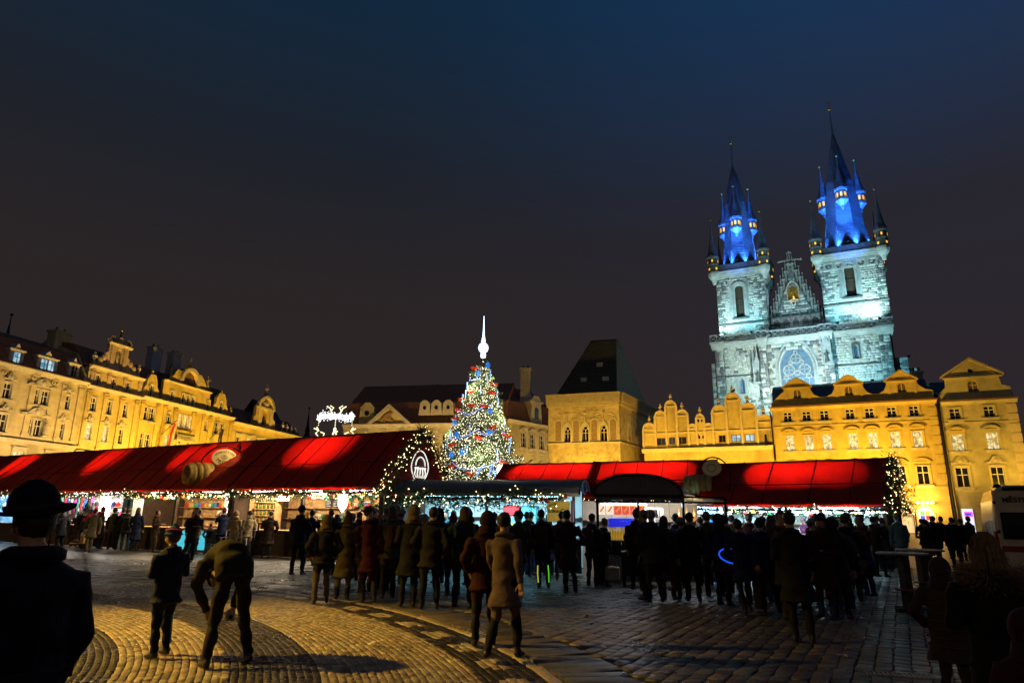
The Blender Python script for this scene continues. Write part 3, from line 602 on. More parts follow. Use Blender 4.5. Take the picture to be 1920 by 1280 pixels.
for u in nus:
    link('niche', slab(archp(-.55, .55, 0, 2.6), [archp(-.42, .42, .05, 2.55)], .2, -.12, 'niche'), STONE, rb, (u, 0, 12)); link('niche_back', slab(archp(-.42, .42, .05, 2.55), [], .02, -.02, 'nb'), mat('stone_brown', (.25, .17, .09), .95, var=.4), rb, (u, 0, 12))
    MB().lathe([(.2, 0), (.24, .5), (.2, 1.2), (.24, 1.6), (.1, 1.8), (.12, 2.0), (.02, 2.2)], 8, (u, -.12, 7.2)).build('statue', BELL, rb)
b = MB()
for k in range(90): x = rnd.uniform(-10, -.3); zz = rnd.choice([rnd.uniform(14.8, 16.9), rnd.uniform(6, 11)]); b.ell((x, .02, zz), (rnd.uniform(.15, .5), .1, rnd.uniform(.1, .35)), 7, 4)
b.build('weathered_relief', BELL, rb, kind='stuff')
prof_x(MB(), -10.4, .3, [(.05, 11.55), (-.3, 11.6), (-.3, 11.72), (.05, 11.9)]).build('string_course', STONE, rb)
RIB = mat('zinc_parapet', (.42, .34, .19), .75, var=.2, vs=2)
def parapet(root, u0, u1):
    b = MB().box(u0, u1, -.5, .6, 16.9, 17.35); b.box(u0-.1, u1+.1, -.62, .6, 17.35, 18.55); b.build('parapet', RIB, root); n = int((u1-u0)/.55)
    for i in range(n+1): MB().box(u0+(u1-u0)*i/n-.05, u0+(u1-u0)*i/n+.05, -.70, -.62, 17.35, 18.5).build('parapet_rib', RIB, root)
    MB().box(u0-.15, u1+.15, -.75, .6, 18.55, 18.7).build('coping', RIB, root)
parapet(rb, -10.4, .3)
rbs = thing('stone_tower_house_side', 'shaded side wall of the stone tower house with slit windows', 'building', M=FBS.mat())
holes = [rect(4.2, 4.7, 12.4, 15), rect(10.6, 11.1, 12, 14), rect(12.6, 13.1, 11.8, 14)]
wall(rbs, rect(.62, 19, 0, 17.2), holes, BELL, .6)
for (a, _), (c_, d_), (e_, f_), _ in holes: MB().box(a, c_, .3, .36, d_, f_).build('pane', G_DARK, rbs)
link('surround', slab(archp(3.8, 5.1, 12.1, 15.4), [archp(4.1, 4.8, 12.3, 15.2)], .2, -.12, 'surround'), STONE, rbs)
prof_x(MB(), .3, 19, [(.05, 11.55), (-.3, 11.6), (-.3, 11.72), (.05, 11.9)]).build('string_course', STONE, rbs); parapet(rbs, .5, 19)
e = [FB.W(*p) for p in ((-9.6, .7, 18.4), (-.3, .7, 18.4))]; sdir = Vector(FBS.u)
p1, p2 = e; p3 = p2+sdir*15; p4 = p1+sdir*15; tl = FB.W(-4.4, 3.2, 27.5); tr = FB.W(-.6, 3.2, 27.4); tbr = tr+sdir*1.2; tbl = tl+sdir*1.2
Mi = FB.mat().inverted(); b = MB(); b.add([Mi @ v for v in (p1, p2, p3, p4, tl, tr, tbr, tbl)], [(0, 1, 5, 4), (1, 2, 6, 5), (2, 3, 7, 6), (3, 0, 4, 7), (4, 5, 6, 7)]); rf = b.build('roof', SLATE, rb)
for (a_, b_, c_, d_) in ((p1, p2, tr, tl), (p2, p3, tbr, tr)):
    nn = ((b_-a_).cross(d_-a_)).normalized()*.03
    for k in range(1, 26):
        t_ = k/26; q1, q2 = a_.lerp(d_, t_)+nn, b_.lerp(c_, t_)+nn; MB().bar(Mi @ q1, Mi @ q2, .035, 4).build('slate_course', SLATE, rf)
MB().bar(Mi @ p2, Mi @ tr, .1, 6).build('ridge_cap', SLATE, rf)
for (x, y) in ((1096, 713), (1137, 711), (1124, 683)):
    t = (FB.uv(x, y, 1.9)); yy = .7+2.5*(t[1]-18.4)/9.0; MB().box(t[0]-.45, t[0]+.45, yy-.12, yy+.3, t[1]-.3, t[1]+.3).build('skylight', mat('skylight_frame', (.3, .3, .3), .5), rf)
def absorb(src, dst):                                   # move the parts of one frame under another thing, where they stand
    bpy.context.view_layer.update(); Mx = dst.matrix_world.inverted() @ src.matrix_world
    for c in list(src.children): ml = c.matrix_local.copy(); c.parent = dst; c.matrix_parent_inverse = Matrix(); c.matrix_local = Mx @ ml
    bpy.data.objects.remove(src)
absorb(rks, rk); absorb(rbs, rb)
# ------------------------------------------------------------------ right row: arcaded gable house, seven-window house, pediment house
FR = Fac(1600, 84, 115)
rs = thing('gabled_house', 'ochre house with Venetian arched stepped gables below the church', 'building', M=FR.mat())
bays = [(-25.9, -24.15, 13.85), (-24.15, -22.6, 15.6), (-22.6, -21.05, 17.0), (-21.05, -19.5, 15.6), (-19.5, -18.35, 13.7), (-18.35, -17.3, 15.1), (-17.3, -16.15, 13.7), (-16.15, -14.25, 15.75), (-14.25, -12.35, 17.35), (-12.35, -10.4, 15.85), (-10.4, -8.48, 14.15)]
out = [(bays[-1][1], 0)]
top = []
for u0, u1, zs in bays:
    c = (u0+u1)/2; w = (u1-u0)/2; top += [(u0, zs)]+[(c-w*math.cos(R_(a)), zs+w*math.sin(R_(a))) for a in range(18, 180, 18)]+[(u1, zs)]
out = [(bays[0][0], 0), (bays[-1][1], 0)]+top[::-1]
holes = []
for (x, y, w) in ((1240, 827, 1.5), (1260, 826, .9), (1278, 825, 1.4), (1354, 822, .95), (1380.5, 821, 1.25), (1406, 820, 1.25)):
    u, z = FR.uv(x, y); holes.append(rect(u-w/2, u+w/2, z-.5, z+.5)); window(rs, u, z-.5, w, 1.0, 2, 1, G_COOL if x > 1370 else G_DARK, 0, .16, mat('shutter_brown', (.12, .06, .02), .8))
for (u, w) in ((-24, 1.6), (-21, 1.6), (-17, 1.6), (-13, 1.6), (-10, 1.6)): holes.append(rect(u-w/2, u+w/2, 5.2, 8.2)); window(rs, u, 5.2, w, 3.0, 2, 3, G_LIT)
wall(rs, out, holes, OCHRE, .6); body(rs, -25.9, -8.5, 13.0, 13, OCHRE)
TRIM = mat('pale_trim', (.6, .48, .3), .85, var=.12, vs=3)
for i, (u0, u1, zs) in enumerate(bays):
    c = (u0+u1)/2; w = (u1-u0)/2
    MB().poly(arc(c, zs, w+.06, 0, 180, 12)+arc(c, zs, w-.2, 180, 0, 12), -.22, .66).build('arch_moulding', TRIM, rs)
    MB().box(u0-.02, u1+.02, -.16, .05, zs-.16, zs).build('string_course', TRIM, rs)
    if i not in (4, 6): MB().lathe([(.2, 0), (.22, .2), (.1, .3), (.22, .5), (.24, .65), (.1, .8), (.14, .95), (.02, 1.12)], 8, (c, .2, zs+w)).build('finial', TRIM, rs)
us = sorted({b[0] for b in bays} | {bays[-1][1]})
for u in us:
    zt = max([b[2] for b in bays if abs(b[0]-u) < .01 or abs(b[1]-u) < .01]); MB().box(u-.14, u+.14, -.19, .05, 11.05, zt).build('pier', TRIM, rs)
MB().box(-25.9, -8.5, -.15, .05, 13.05, 13.22).build('string_course', TRIM, rs); cornice(rs, -26.2, -8.55, 10.4, TRIM, 1.0)
for k in (14.55, 14.75): pass
b = MB()
for du in (-.25, .25): b.poly(archp(-17.83+du-.12, -17.83+du+.12, 12.2, 12.5), -.02, .02); b.poly(archp(-17.83+du-.12, -17.83+du+.12, 14.5, 14.8), -.02, .02)
b.build('slit', G_DARK, rs)
prof_x(MB(), -25.5, -8.7, [(.7, 12), (4, 14.6), (8, 12)]).build('roof', RTILE, rs)
dp = MB(); dp.tube([(-8.62, -.3, 15.4), (-8.5, -.35, 14.8), (-8.5, -.35, 9)], .09); dp.build('downpipe', IRON, rs)
MB().poly([(-9.6, 10.9), (-9.2, 10.9), (-9.25, 12.4), (-9.5, 12.4)], -.7, -.3).build('wall_lantern', IRON, rs)

r7 = thing('town_house', 'yellow town house with seven lit windows and three small gables', 'building', M=FR.mat(), group='yellow houses on the right')
holes = []; z5 = lambda x, y: (1440+x/3.5556, 640+y/3.5556)
tops = rows(FR, [z5(*p) for p in ((134, 508), (259, 500), (377, 492), (548, 483), (679, 475), (827, 467), (975, 460))], 17, 20); mids = rows(FR, [z5(*p) for p in ((146, 678), (272, 673), (393, 670), (566, 663), (697, 657), (847, 653), (999, 648))], 18.5, 30)
for i in range(7):
    u = (tops[0][i]+mids[0][i])/2
    z, h, w = tops[1:]; holes.append(rect(u-w/2, u+w/2, z, z+h)); window(r7, u, z, w, h, 2, 3); surround(r7, u, z, w, h, YELLOW, 'plain', .16, .08)
    z, h, w = mids[1:]; holes.append(rect(u-w/2, u+w/2, z, z+h)); window(r7, u, z, w, h, 2, 2, G_LIT); surround(r7, u, z, w, h, YELLOW, 'seg', .18, .1)
    z = 5.7; h = 2.3; holes.append(rect(u-.65, u+.65, z, z+h)); window(r7, u, z, 1.3, h, 2, 2, G_DARK); surround(r7, u, z, 1.3, h, YELLOW, 'seg', .18, .1)
    if i < 6: holes.append(archp(u-.8, u+.8, .1, 2.0))
    MB().box(u-.5, u+.5, -.06, .05, mids[1]+mids[2]+.2, mids[1]+mids[2]+.5).build('frieze_panel', YELLOW, r7)
gz = 15.95; gus = (-5.0, 1.15, 7.1)
out = [(-8.35, 0), (10.4, 0), (10.4, 17.1), (9.6, 17.3), (8.9, 17.9), (8.75, 18.5)]
for k, c in enumerate(reversed(gus)):
    out += [(c+1.62, 18.55)]+([(c, 19.75)] if k != 1 else [(c+1.0, 18.9), (c+.5, 19.45), (c, 19.6), (c-.5, 19.45), (c-1.0, 18.9)])+[(c-1.62, 18.55), (c-1.7, 18.0)]
    if k < 2: cn = gus[1-k]; mid = (c+cn)/2; out += [(c-2.0, 17.4), (mid+.4, 17.05), (mid-.4, 17.05), (cn+2.0, 17.4), (cn+1.7, 18.0)]
out += [(gus[0]-1.9, 17.9), (-8.35, 16.6)]
for c in gus: holes.append(archp(c-.5, c+.5, 17.0, 17.85)); window(r7, c, 17.0, 1.0, 1.35, 2, 1, mat('shutter_grey', (.14, .1, .06), .8, var=.3, vs=6), 1, .16, YELLOW)
wall(r7, out, holes, YELLOW); body(r7, -8.35, 10.4, 16, 14, YELLOW)
cornice(r7, -8.6, 10.6, 15.45, YELLOW, .75); MB().box(-8.7, 10.7, -.6, -.1, 15.93, 16.02).build('eave_tiles', RTILE, r7); band(r7, -8.35, 10.4, 13.3, .14, .1, YELLOW); band(r7, -8.35, 10.4, 5.35, .16, .12, YELLOW)
for c, arcd in zip(gus, (0, 1, 0)):
    if arcd: MB().poly([(c-1.75, 18.5), (c-1.0, 18.85), (c-.5, 19.4), (c, 19.55), (c+.5, 19.4), (c+1.0, 18.85), (c+1.75, 18.5), (c+1.75, 18.68), (c+1.05, 19.03), (c+.55, 19.6), (c, 19.76), (c-.55, 19.6), (c-1.05, 19.03), (c-1.75, 18.68)], -.3, .55).build('gable_coping', YELLOW, r7)
    else: MB().poly([(c-1.85, 18.5), (c, 19.7), (c+1.85, 18.5), (c+1.85, 18.68), (c, 19.92), (c-1.85, 18.68)], -.3, .55).build('gable_coping', YELLOW, r7); 
    MB().box(c-1.75, c+1.75, -.22, .05, 18.42, 18.55).build('gable_string', YELLOW, r7); [MB().box(c+s*1.45-.17, c+s*1.45+.17, -.08, .05, 16.1, 18.4).build('pilaster', YELLOW, r7) for s in (-1, 1)]
roof_prism(r7, -8.3, 10.3, [(.55, 16.1), (4.5, 19.3), (9, 20.4), (14, 16)], mat('grey_sheet_roof', (.07, .08, .085), .5, var=.3, vs=2))
b = MB()
for k in range(7): b.box(3.5+k*.9, 3.56+k*.9, 5, 9, 20.2, 20.35)
for k in range(8): MB().box(9.55, 10.46, -.07, .05, 6+k*1.15, 6.95+k*1.15).build('quoin', YELLOW, r7)
chimney(r7, 9.6, 5.5, 17, 20.6, 1.2, 1.0, mat('chimney_grey', (.4, .4, .4), .9))
MB().tube([(10.62, -.25, 15.6), (10.62, -.25, .2)], .1).build('downpipe', IRON, r7)
LT = mat('dark_lettering', (.02, .015, .01), .6, var=0)
for s_, u, z, sz in (('ALÍ', 6.55, 5.0, .62), ('n.', 6.85, 4.45, .5)): link('lettering', text_mesh(s_, sz, .02, 0, .006), LT, r7, (u, -.06, z))
for i, u in enumerate(mids[0][:6]): MB().poly(archp(u-.8, u+.8, .1, 2.0), .3, .36).build('shop_door', mat('shop_glow', (.5, .35, .2), .4, emit=(1, .7, .35), es=.6), r7)
# arched lit shop entrance with posters, right of the market stall
u, z = FR.uv(1737, 975); link('door_arch', slab(archp(-1.0, 1.0, 0, 2.3), [archp(-.75, .75, .02, 2.25)], .3, -.2, 'door_arch'), TRIM, r7, (u, 0, .02)); MB().poly(archp(u-.75, u+.75, .02, 2.25), -.04, -.02).build('shop_door', mat('shop_white', (.4, .4, .4), .4, emit=(.75, .8, 1), es=.9), r7)
for k, c_ in enumerate(((.02, .05, .6), (.5, .02, .03), (.05, .4, .1), (.6, .4, .02))): MB().box(u-.55+.55*(k % 2), u-.1+.55*(k % 2), -.06, -.045, 1.6+.55*(k//2), 2.1+.55*(k//2)).build('poster', mat('shop_poster_%d' % k, c_, .5, emit=c_, es=1.2), r7)

r8 = thing('town_house', 'tall pale yellow house with large pediment at the right edge', 'building', M=FR.mat(), group='yellow houses on the right')
holes = []
for i, (uc, us_) in enumerate(((11.95, 0), (15.55, 1))):
    z0 = 13.5
    for (x, y, wp, hp, rws, kind, gl) in (((1247, 482), (1474, 467))[i]+(21, 21, 3, 'plain', None), ((1267, 672), (1500, 662))[i]+(24, 32, 2, 'seg', G_LIT), ((1300, 905), (1535, 900))[i]+(25, 38, 2, 'scroll', None)):
        (u,), z, h, w = rows(FR, [z5(x, y)], wp, hp); holes.append(rect(u-w/2, u+w/2, z, z+h)); window(r8, u, z, w, h, 2, rws, gl); surround(r8, u, z, w, h, PALEY, kind, .16, .09)
c = 14.55; out = [(10.9, 0), (18.4, 0), (18.4, 15.7), (18.2, 17.0), (17.4, 17.3), (17.25, 18.5), (17.5, 18.5), (c, 20.5), (11.6, 18.5), (11.85, 18.5), (11.7, 17.3), (10.9, 16.6)]
holes += [archp(c-.55, c+.55, 16.5, 17.5), arc(c, 19.2, .28, 0, 351, 12)]
window(r8, c, 16.5, 1.1, 1.55, 2, 2, mat('shutter_grey', (.14, .1, .06)), 1, .16, PALEY); MB().ell((c, .25, 19.2), (.3, .1, .3)).build('oval_pane', G_DARK, r8)
wall(r8, out, holes, PALEY); body(r8, 10.9, 18.4, 15.6, 16, PALEY)
MB().poly([(11.4, 18.4), (17.7, 18.4), (c, 20.75), (11.4, 18.55)][:0] or [(11.35, 18.45), (c, 20.5), (17.75, 18.45), (17.75, 18.68), (c, 20.8), (11.35, 18.68)], -.4, .55).build('pediment_coping', PALEY, r8); MB().box(11.5, 17.6, -.32, .05, 18.3, 18.45).build('pediment_string', PALEY, r8)
cornice(r8, 10.95, 18.6, 15.1, PALEY, .75); MB().box(10.95, 18.7, -.6, -.1, 15.58, 15.68).build('eave_tiles', RTILE, r8); band(r8, 10.95, 18.4, 12.9, .14, .1, PALEY); band(r8, 10.95, 18.4, 4.5, .16, .12, PALEY)
for k in range(9): MB().box(17.5, 18.46, -.07, .05, 4.8+k*1.15, 5.75+k*1.15).build('quoin', TRIM, r8)
roof_prism(r8, 11, 18.3, [(.6, 15.8), (5, 18.9), (10, 19.6), (16, 15.5)], SLATE); chimney(r8, 17.5, 6, 17, 20.4, 1.0, .9, mat('chimney_grey', (.4, .4, .4)))
u, z = FR.uv(1817, 980); MB().box(u-.55, u+.55, -.05, -.02, .1, 2.9).build('lit_doorway', mat('shop_white', (.4, .4, .4)), r8); MB().box(u-.35, u+.5, -.1, -.055, 2.0, 2.6).build('door_sign', mat('door_sign_pink', (.5, .05, .3), .5, emit=(.9, .08, .45), es=2), r8); MB().box(u-.3, u+.35, -.13, -.105, 2.15, 2.45).build('door_sign_panel', mat('shop_poster_0', (.02, .05, .6)), r8)
# row of four glowing lamps over the shop front
u, z = FR.uv(1732.5, 942); p = FR.W(u, -.8, z); wl = thing('sign_lamps', 'row of four glowing lamps on the yellow wall right of the stall', 'lamp', p, math.atan2(FR.u[1], FR.u[0]))
BULB = emis('warm_globe', (1, .72, .3), 6)
for k in range(4): x = -.75+k*.5; MB().ell((x, 0, 0), .17).build('globe', BULB, wl); MB().bar((x, .1, -.05), (x, .8, -.25), .025).build('bracket', IRON, wl)
lamp('sign_lamp_light', 'POINT', p+Vector((-.4, -.9, 0)), 1100, (1, .62, .16), size=.5)
# far dark spires at the left
for (x, y, Y, s, lb) in ((22, 590, 175, 1.15, 'dark onion-domed church spire at the far left edge'), (580, 765, 230, 1.0, 'dark distant tower silhouette left of the lit ornament')):
    p = PY(x, y, Y); t = thing('church_tower', lb, 'tower', (p[0], p[1], 0)); H = p[2]
    b = MB().lathe([(3.2*s, 0), (3.2*s, H-17*s)], 8); b.build('shaft', mat('dark_tower', (.05, .045, .04), .9), t)
    MB().lathe([(3.6*s, 0), (3.8*s, 1*s), (3.5*s, 3*s), (2.2*s, 5.5*s), (1.0*s, 7.5*s), (.7*s, 8.4*s), (.9*s, 9*s), (.5*s, 10.5*s), (.14*s, 15*s), (.1*s, 16.6*s)], 10, (0, 0, H-17*s)).build('dome', COPPER if Y < 200 else mat('dark_tower', (.05, .045, .04)), t, True); MB().ell((0, 0, H), .35*s).build('ball', IRON, t)
b = MB()
# ================================================================== the twin-towered gothic church
FC = Fac(1500, 116, 116.5)
ch = thing('church', 'floodlit gothic church with two blue-lit spired towers', 'church', M=FC.mat())
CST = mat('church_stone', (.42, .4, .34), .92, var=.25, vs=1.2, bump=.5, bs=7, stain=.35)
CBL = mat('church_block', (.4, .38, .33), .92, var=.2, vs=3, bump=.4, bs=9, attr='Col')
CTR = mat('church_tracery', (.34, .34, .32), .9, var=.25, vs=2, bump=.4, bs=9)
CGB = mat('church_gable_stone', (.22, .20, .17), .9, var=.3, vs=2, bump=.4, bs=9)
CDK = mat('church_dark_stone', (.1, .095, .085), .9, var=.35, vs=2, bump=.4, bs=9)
LOUV = mat('louvre_wood', (.07, .04, .022), .8, var=.4, vs=5)
blk = []                                                # (matrix, u0,u1,z0,z1,proud,colour)
def blocks(M, u0, u1, z0, z1, excl=(), edge=1.5, dark=.14, chh=.36, eL=1, eR=1):
    z = z0
    while z < z1-.1:
        h = min(chh*rng.uniform(.8, 1.2), z1-z); u = u0
        while u < u1-.05:
            w = rng.uniform(.35, .95)
            if u1-u-w < .4: w = u1-u
            m = u+w/2; zm = z+h/2
            if not any(a-.05 < u+w and u < b_+.05 and c-.02 < z+h and z < d+.02 for a, b_, c, d in excl):
                e = ((m-u0 < edge and eL) or (u1-m < edge and eR)); dk = rng.random() < (.58 if e else .75*dark*(1.8 if math.sin(zm*1.7+m*.9)+math.sin(m*2.3-zm*.6) > .7 else .6))
                base = np.array((.17, .165, .15) if dk else (.48, .46, .39))*rng.uniform(.8, 1.15)*(1+rng.normal(0, .05, 3))
                blk.append((M, u+.012, u+w-.012, z+.01, z+h-.01, rng.uniform(.012, .06), base))
            u += w
        z += h
def flush_blocks(root, keep=300):
    V = []; C = []; Q = []; q = np.array([(0, 1, 2, 3), (4, 5, 1, 0), (5, 6, 2, 1), (6, 7, 3, 2), (7, 4, 0, 3)])
    areas = np.array([(b[2]-b[1])*(b[4]-b[3]) for b in blk]); order = np.argsort(-areas); big = set(order[:keep].tolist())
    for i, (M, a, b_, c, d, p, col) in enumerate(blk):
        e = .02; v = [(a+e, -p, c+e), (b_-e, -p, c+e), (b_-e, -p, d-e), (a+e, -p, d-e), (a, .02, c), (b_, .02, c), (b_, .02, d), (a, .02, d)]
        v = np.array([tuple(M @ Vector(x)) for x in v])
        if i in big:
            o_ = v.mean(0); link('stone_block', np_mesh('stone_block', v-o_, q, np.repeat(col[None], 8, 0)), CBL, root, tuple(o_))
        else: k = len(V)*8; V.append(v); C.append(np.repeat(col[None], 8, 0)); Q.append(q+k)
    link('stone_facing', np_mesh('stone_facing', np.concatenate(V), np.concatenate(Q), np.concatenate(C)), CBL, root, kind='stuff')
I4 = Matrix()
def sideM(x): return Matrix.Translation((x, 0, 0)) @ Matrix.Rotation(PI/2, 4, 'Z')
# lower front
LU0, LU1, LZ = -12.0, 17.3, 33.6
gw = archp(-1.0, 4.6, 16, 27.6, 1.0)
sw = [FC.uv(1391.6, 723), FC.uv(1605.5, 658)]
h1 = archp(sw[0][0]-.5, sw[0][0]+.5, sw[0][1]-1.5, sw[0][1]+.6, 1.0); h2 = archp(sw[1][0]-.4, sw[1][0]+.4, sw[1][1]-1.3, sw[1][1]+.8)
wall(ch, rect(LU0, LU1, 0, LZ), [gw, h1, h2], CST, 1.0, 0, 'west_wall')
ex = [(-1.6, 5.2, 0, 32), (sw[0][0]-.8, sw[0][0]+.8, sw[0][1]-1.7, sw[0][1]+1.8), (sw[1][0]-.7, sw[1][0]+.7, sw[1][1]-1.5, sw[1][1]+1.4)]
blocks(I4, -10.6, -4.2, 15, LZ, ex, .0, .2, .45); blocks(I4, -3.0, 6.4, 15, 31.2, ex, 1.3, .12); blocks(I4, -3.0, 6.4, 31.2, LZ, (), .1, .45, .6); blocks(I4, 7.9, 15.2, 15, LZ, ex, .3, .16, .45)
for hh, nm in ((h1, 0), (h2, 1)):
    xs = [p[0] for p in hh]; zs_ = [p[1] for p in hh]; c = (min(xs)+max(xs))/2
    link('surround', slab([(c+(p[0]-c)*1.7, p[1]+(.5 if p[1] > max(zs_)-1 else -.05)) for p in hh], [[(c+(p[0]-c)*.98, p[1]) for p in hh]], .25, -.14, 'surround'), CDK if nm else CTR, ch)
    w_ = link('window', slab(hh, [[(c+(p[0]-c)*.8, p[1]*.9+.1*(min(zs_)+max(zs_))/2) for p in hh]], .15, .4, 'window'), CTR, ch); MB().box(min(xs), max(xs), .5, .56, min(zs_), max(zs_)).build('pane', mat('blue_glass', (.10, .16, .22), .5, var=.4, vs=2.5), w_)
# great window: stepped arch and flowing tracery
for k, (gr, y0, m_) in enumerate(((.75, -.25, CTR), (.5, .0, CTR), (.25, .3, CTR))):
    link('arch_order', slab(archp(-1.0-gr, 4.6+gr, 16, 27.6, 1.0), [archp(-1.0-gr+.3, 4.6+gr-.3, 16.01, 27.6, 1.0)], .5, y0, 'arch_order'), m_, ch)
tr = MB(); c0, cz = 1.8, 27.3
for k in range(1, 6): x = -1.0+5.6*k/6; tr.box(x-.07, x+.07, .55, .75, 16, 25.6)
def ring(cx, z, r, t=.09, n=16): tr.poly(arc(cx, z, r, 0, 360-360/n, n-1), .55, .56); 
def ringo(cx, z, r, t=.1): tr.tube([(cx+r*math.cos(2*PI*i/20), .65, z+r*math.sin(2*PI*i/20)) for i in range(20)], t, 6, closed=True)
for k in range(6): x = -1.0+5.6*(k+.5)/6; tr.tube([(p[0], .65, p[1]) for p in arc(x, 25.6, .46, 0, 180, 8)], .08, 6)
for (x, z, r) in ((c0, 29.7, .9), (c0-1.3, 27.6, .95), (c0+1.3, 27.6, .95), (c0, 27.0, .45), (c0-.9, 29.0, .35), (c0+.9, 29.0, .35), (c0-1.9, 26.3, .4), (c0+1.9, 26.3, .4), (c0, 30.9, .3)):
    ringo(x, z, r)
    if r > .8:
        for j in range(4): a = PI/4+j*PI/2; ringo(x+r*.52*math.cos(a), z+r*.52*math.sin(a), r*.4, .06)
    else:
        for j in range(3): a = PI/2+j*2*PI/3; ringo(x+r*.45*math.cos(a), z+r*.45*math.sin(a), r*.4, .045)
gwin = tr.build('great_window', CTR, ch); MB().box(-1, 4.6, .85, .9, 16, 32.6).build('pane', mat('blue_glass', (.02, .06, .12)), gwin)
# buttresses, canopied niches, string courses
def butt(u0, u1, d, z1, steps=()):
    b = MB(); b.box(u0, u1, -d, .1, 0, z1); b.add([(u0, -d, z1), (u1, -d, z1), (u1, .1, z1), (u0, .1, z1), (u0, .0, z1+1.2), (u1, .0, z1+1.2)], [(0, 1, 5, 4), (1, 2, 5), (3, 0, 4), (2, 3, 4, 5)]); b.build('buttress', CST, ch)
    blocks(Matrix.Translation((0, -d, 0)), u0, u1, 12, z1, (), 3, .5, .55); blocks(Matrix.Translation((u1, -d, 0)) @ Matrix.Rotation(PI/2, 4, 'Z'), 0, d, 12, z1, (), 3, .5, .55)
butt(-12.0, -10.6, 1.2, LZ-.3); butt(-4.2, -3.0, 1.2, LZ-.3); butt(6.4, 7.9, 1.2, LZ-.3); butt(15.2, 16.9, 1.2, LZ-.3)
b = MB(); b.box(-13.1, -12.0, .6, 3, 0, 30.0); b.box(17.3, 19.2, 1.0, 4, 0, 28.4); b.box(19.2, 20.6, 2.0, 6, 0, 26.5); b.box(16.9, 17.3, 0, 2, 0, 31); b.build('corner_buttress', CST, ch)
blocks(Matrix.Translation((0, .6, 0)), -13.1, -12.0, 12, 30, (), 3, .5); blocks(Matrix.Translation((0, 1.0, 0)), 17.3, 19.2, 12, 28.4, (), .4, .3); blocks(Matrix.Translation((0, 2.0, 0)), 19.2, 20.6, 12, 26.5, (), .4, .3)
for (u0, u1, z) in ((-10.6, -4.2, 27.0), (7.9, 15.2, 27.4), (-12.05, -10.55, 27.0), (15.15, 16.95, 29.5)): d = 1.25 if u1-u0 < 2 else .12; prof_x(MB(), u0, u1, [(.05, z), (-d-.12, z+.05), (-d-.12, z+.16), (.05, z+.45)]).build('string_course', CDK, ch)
for (u, z) in ((-4.75, 25.6), (6.9, 28.0)):
    y = -1.3 if u > 0 else -.5
    b = MB(); b.poly(archp(u-.65, u+.65, z, z+3.0, 1.0), y-.1, y+.1); b.box(u-.8, u-.62, y-.35, y+.1, z, z+3.8); b.box(u+.62, u+.8, y-.35, y+.1, z, z+3.8); b.box(u-.85, u+.85, y-.4, y+.1, z-.3, z)
    for k in (-.7, 0, .7): b.lathe([(.16, 0), (.14, .9), (.22, .95), (.02, 2.4)], 6, (u+k, y-.15, z+3.6+(.6 if k == 0 else 0)))
    b.poly([(u-.7, z+3.4), (u+.7, z+3.4), (u, z+5)], y-.3, y-.1); b.build('canopied_niche', CTR, ch); statue(ch, u, y-.25, z+.1, CDK, .9)
# gallery balustrade
gz = LZ
prof_x(MB(), -12.6, 17.6, [(.2, gz-.9), (-.3, gz-.9), (-.5, gz-.4), (-1.0, gz-.3), (-1.05, gz), (.2, gz)]).build('gallery_cornice', CST, ch)
pm = MB(); pm.bar((-.48, 0, .1), (.48, 0, 1.15), .05, 5); pm.bar((-.48, 0, 1.15), (.48, 0, .1), .05, 5); pm.box(-.5, -.44, -.08, .08, .05, 1.2); pm.box(-.5, .5, -.08, .08, 0, .09); pm = pm.mesh('lattice_panel')
def balus(u0, u1, y, m_):
    n = max(1, round((u1-u0)/1.0)); s = (u1-u0)/n
    for i in range(n): link('lattice_panel', pm, m_, ch, (u0+s*(i+.5), y, gz), None, (s, 1, 1))
    MB().box(u0-.05, u1+.05, y-.16, y+.16, gz+1.2, gz+1.38).build('coping', m_, ch)
for (u0, u1, y) in ((-12.7, -10.2, -1.75), (-10.2, -4.5, -.85), (-4.5, -2.6, -1.75), (-2.6, 6.0, -.85), (6.0, 8.2, -1.75), (8.2, 14.8, -.85), (14.8, 17.6, -1.75)): balus(u0, u1, y, CTR)
for (u0, u1) in ((-12.7, -10.2), (-4.5, -2.6), (6.0, 8.2), (14.8, 17.6)): b = MB().box(u0-.1, u1+.1, -1.95, -1.0, gz-.35, gz); b.add([(u0, -1.9, gz-.35), (u1, -1.9, gz-.35), (u1-.2, -1.2, gz-1.5), (u0+.2, -1.2, gz-1.5), (u0, -.9, gz-.35), (u1, -.9, gz-.35)], [(0, 3, 2, 1), (0, 4, 3), (1, 2, 5)]); b.build('gallery_bracket', CST, ch)
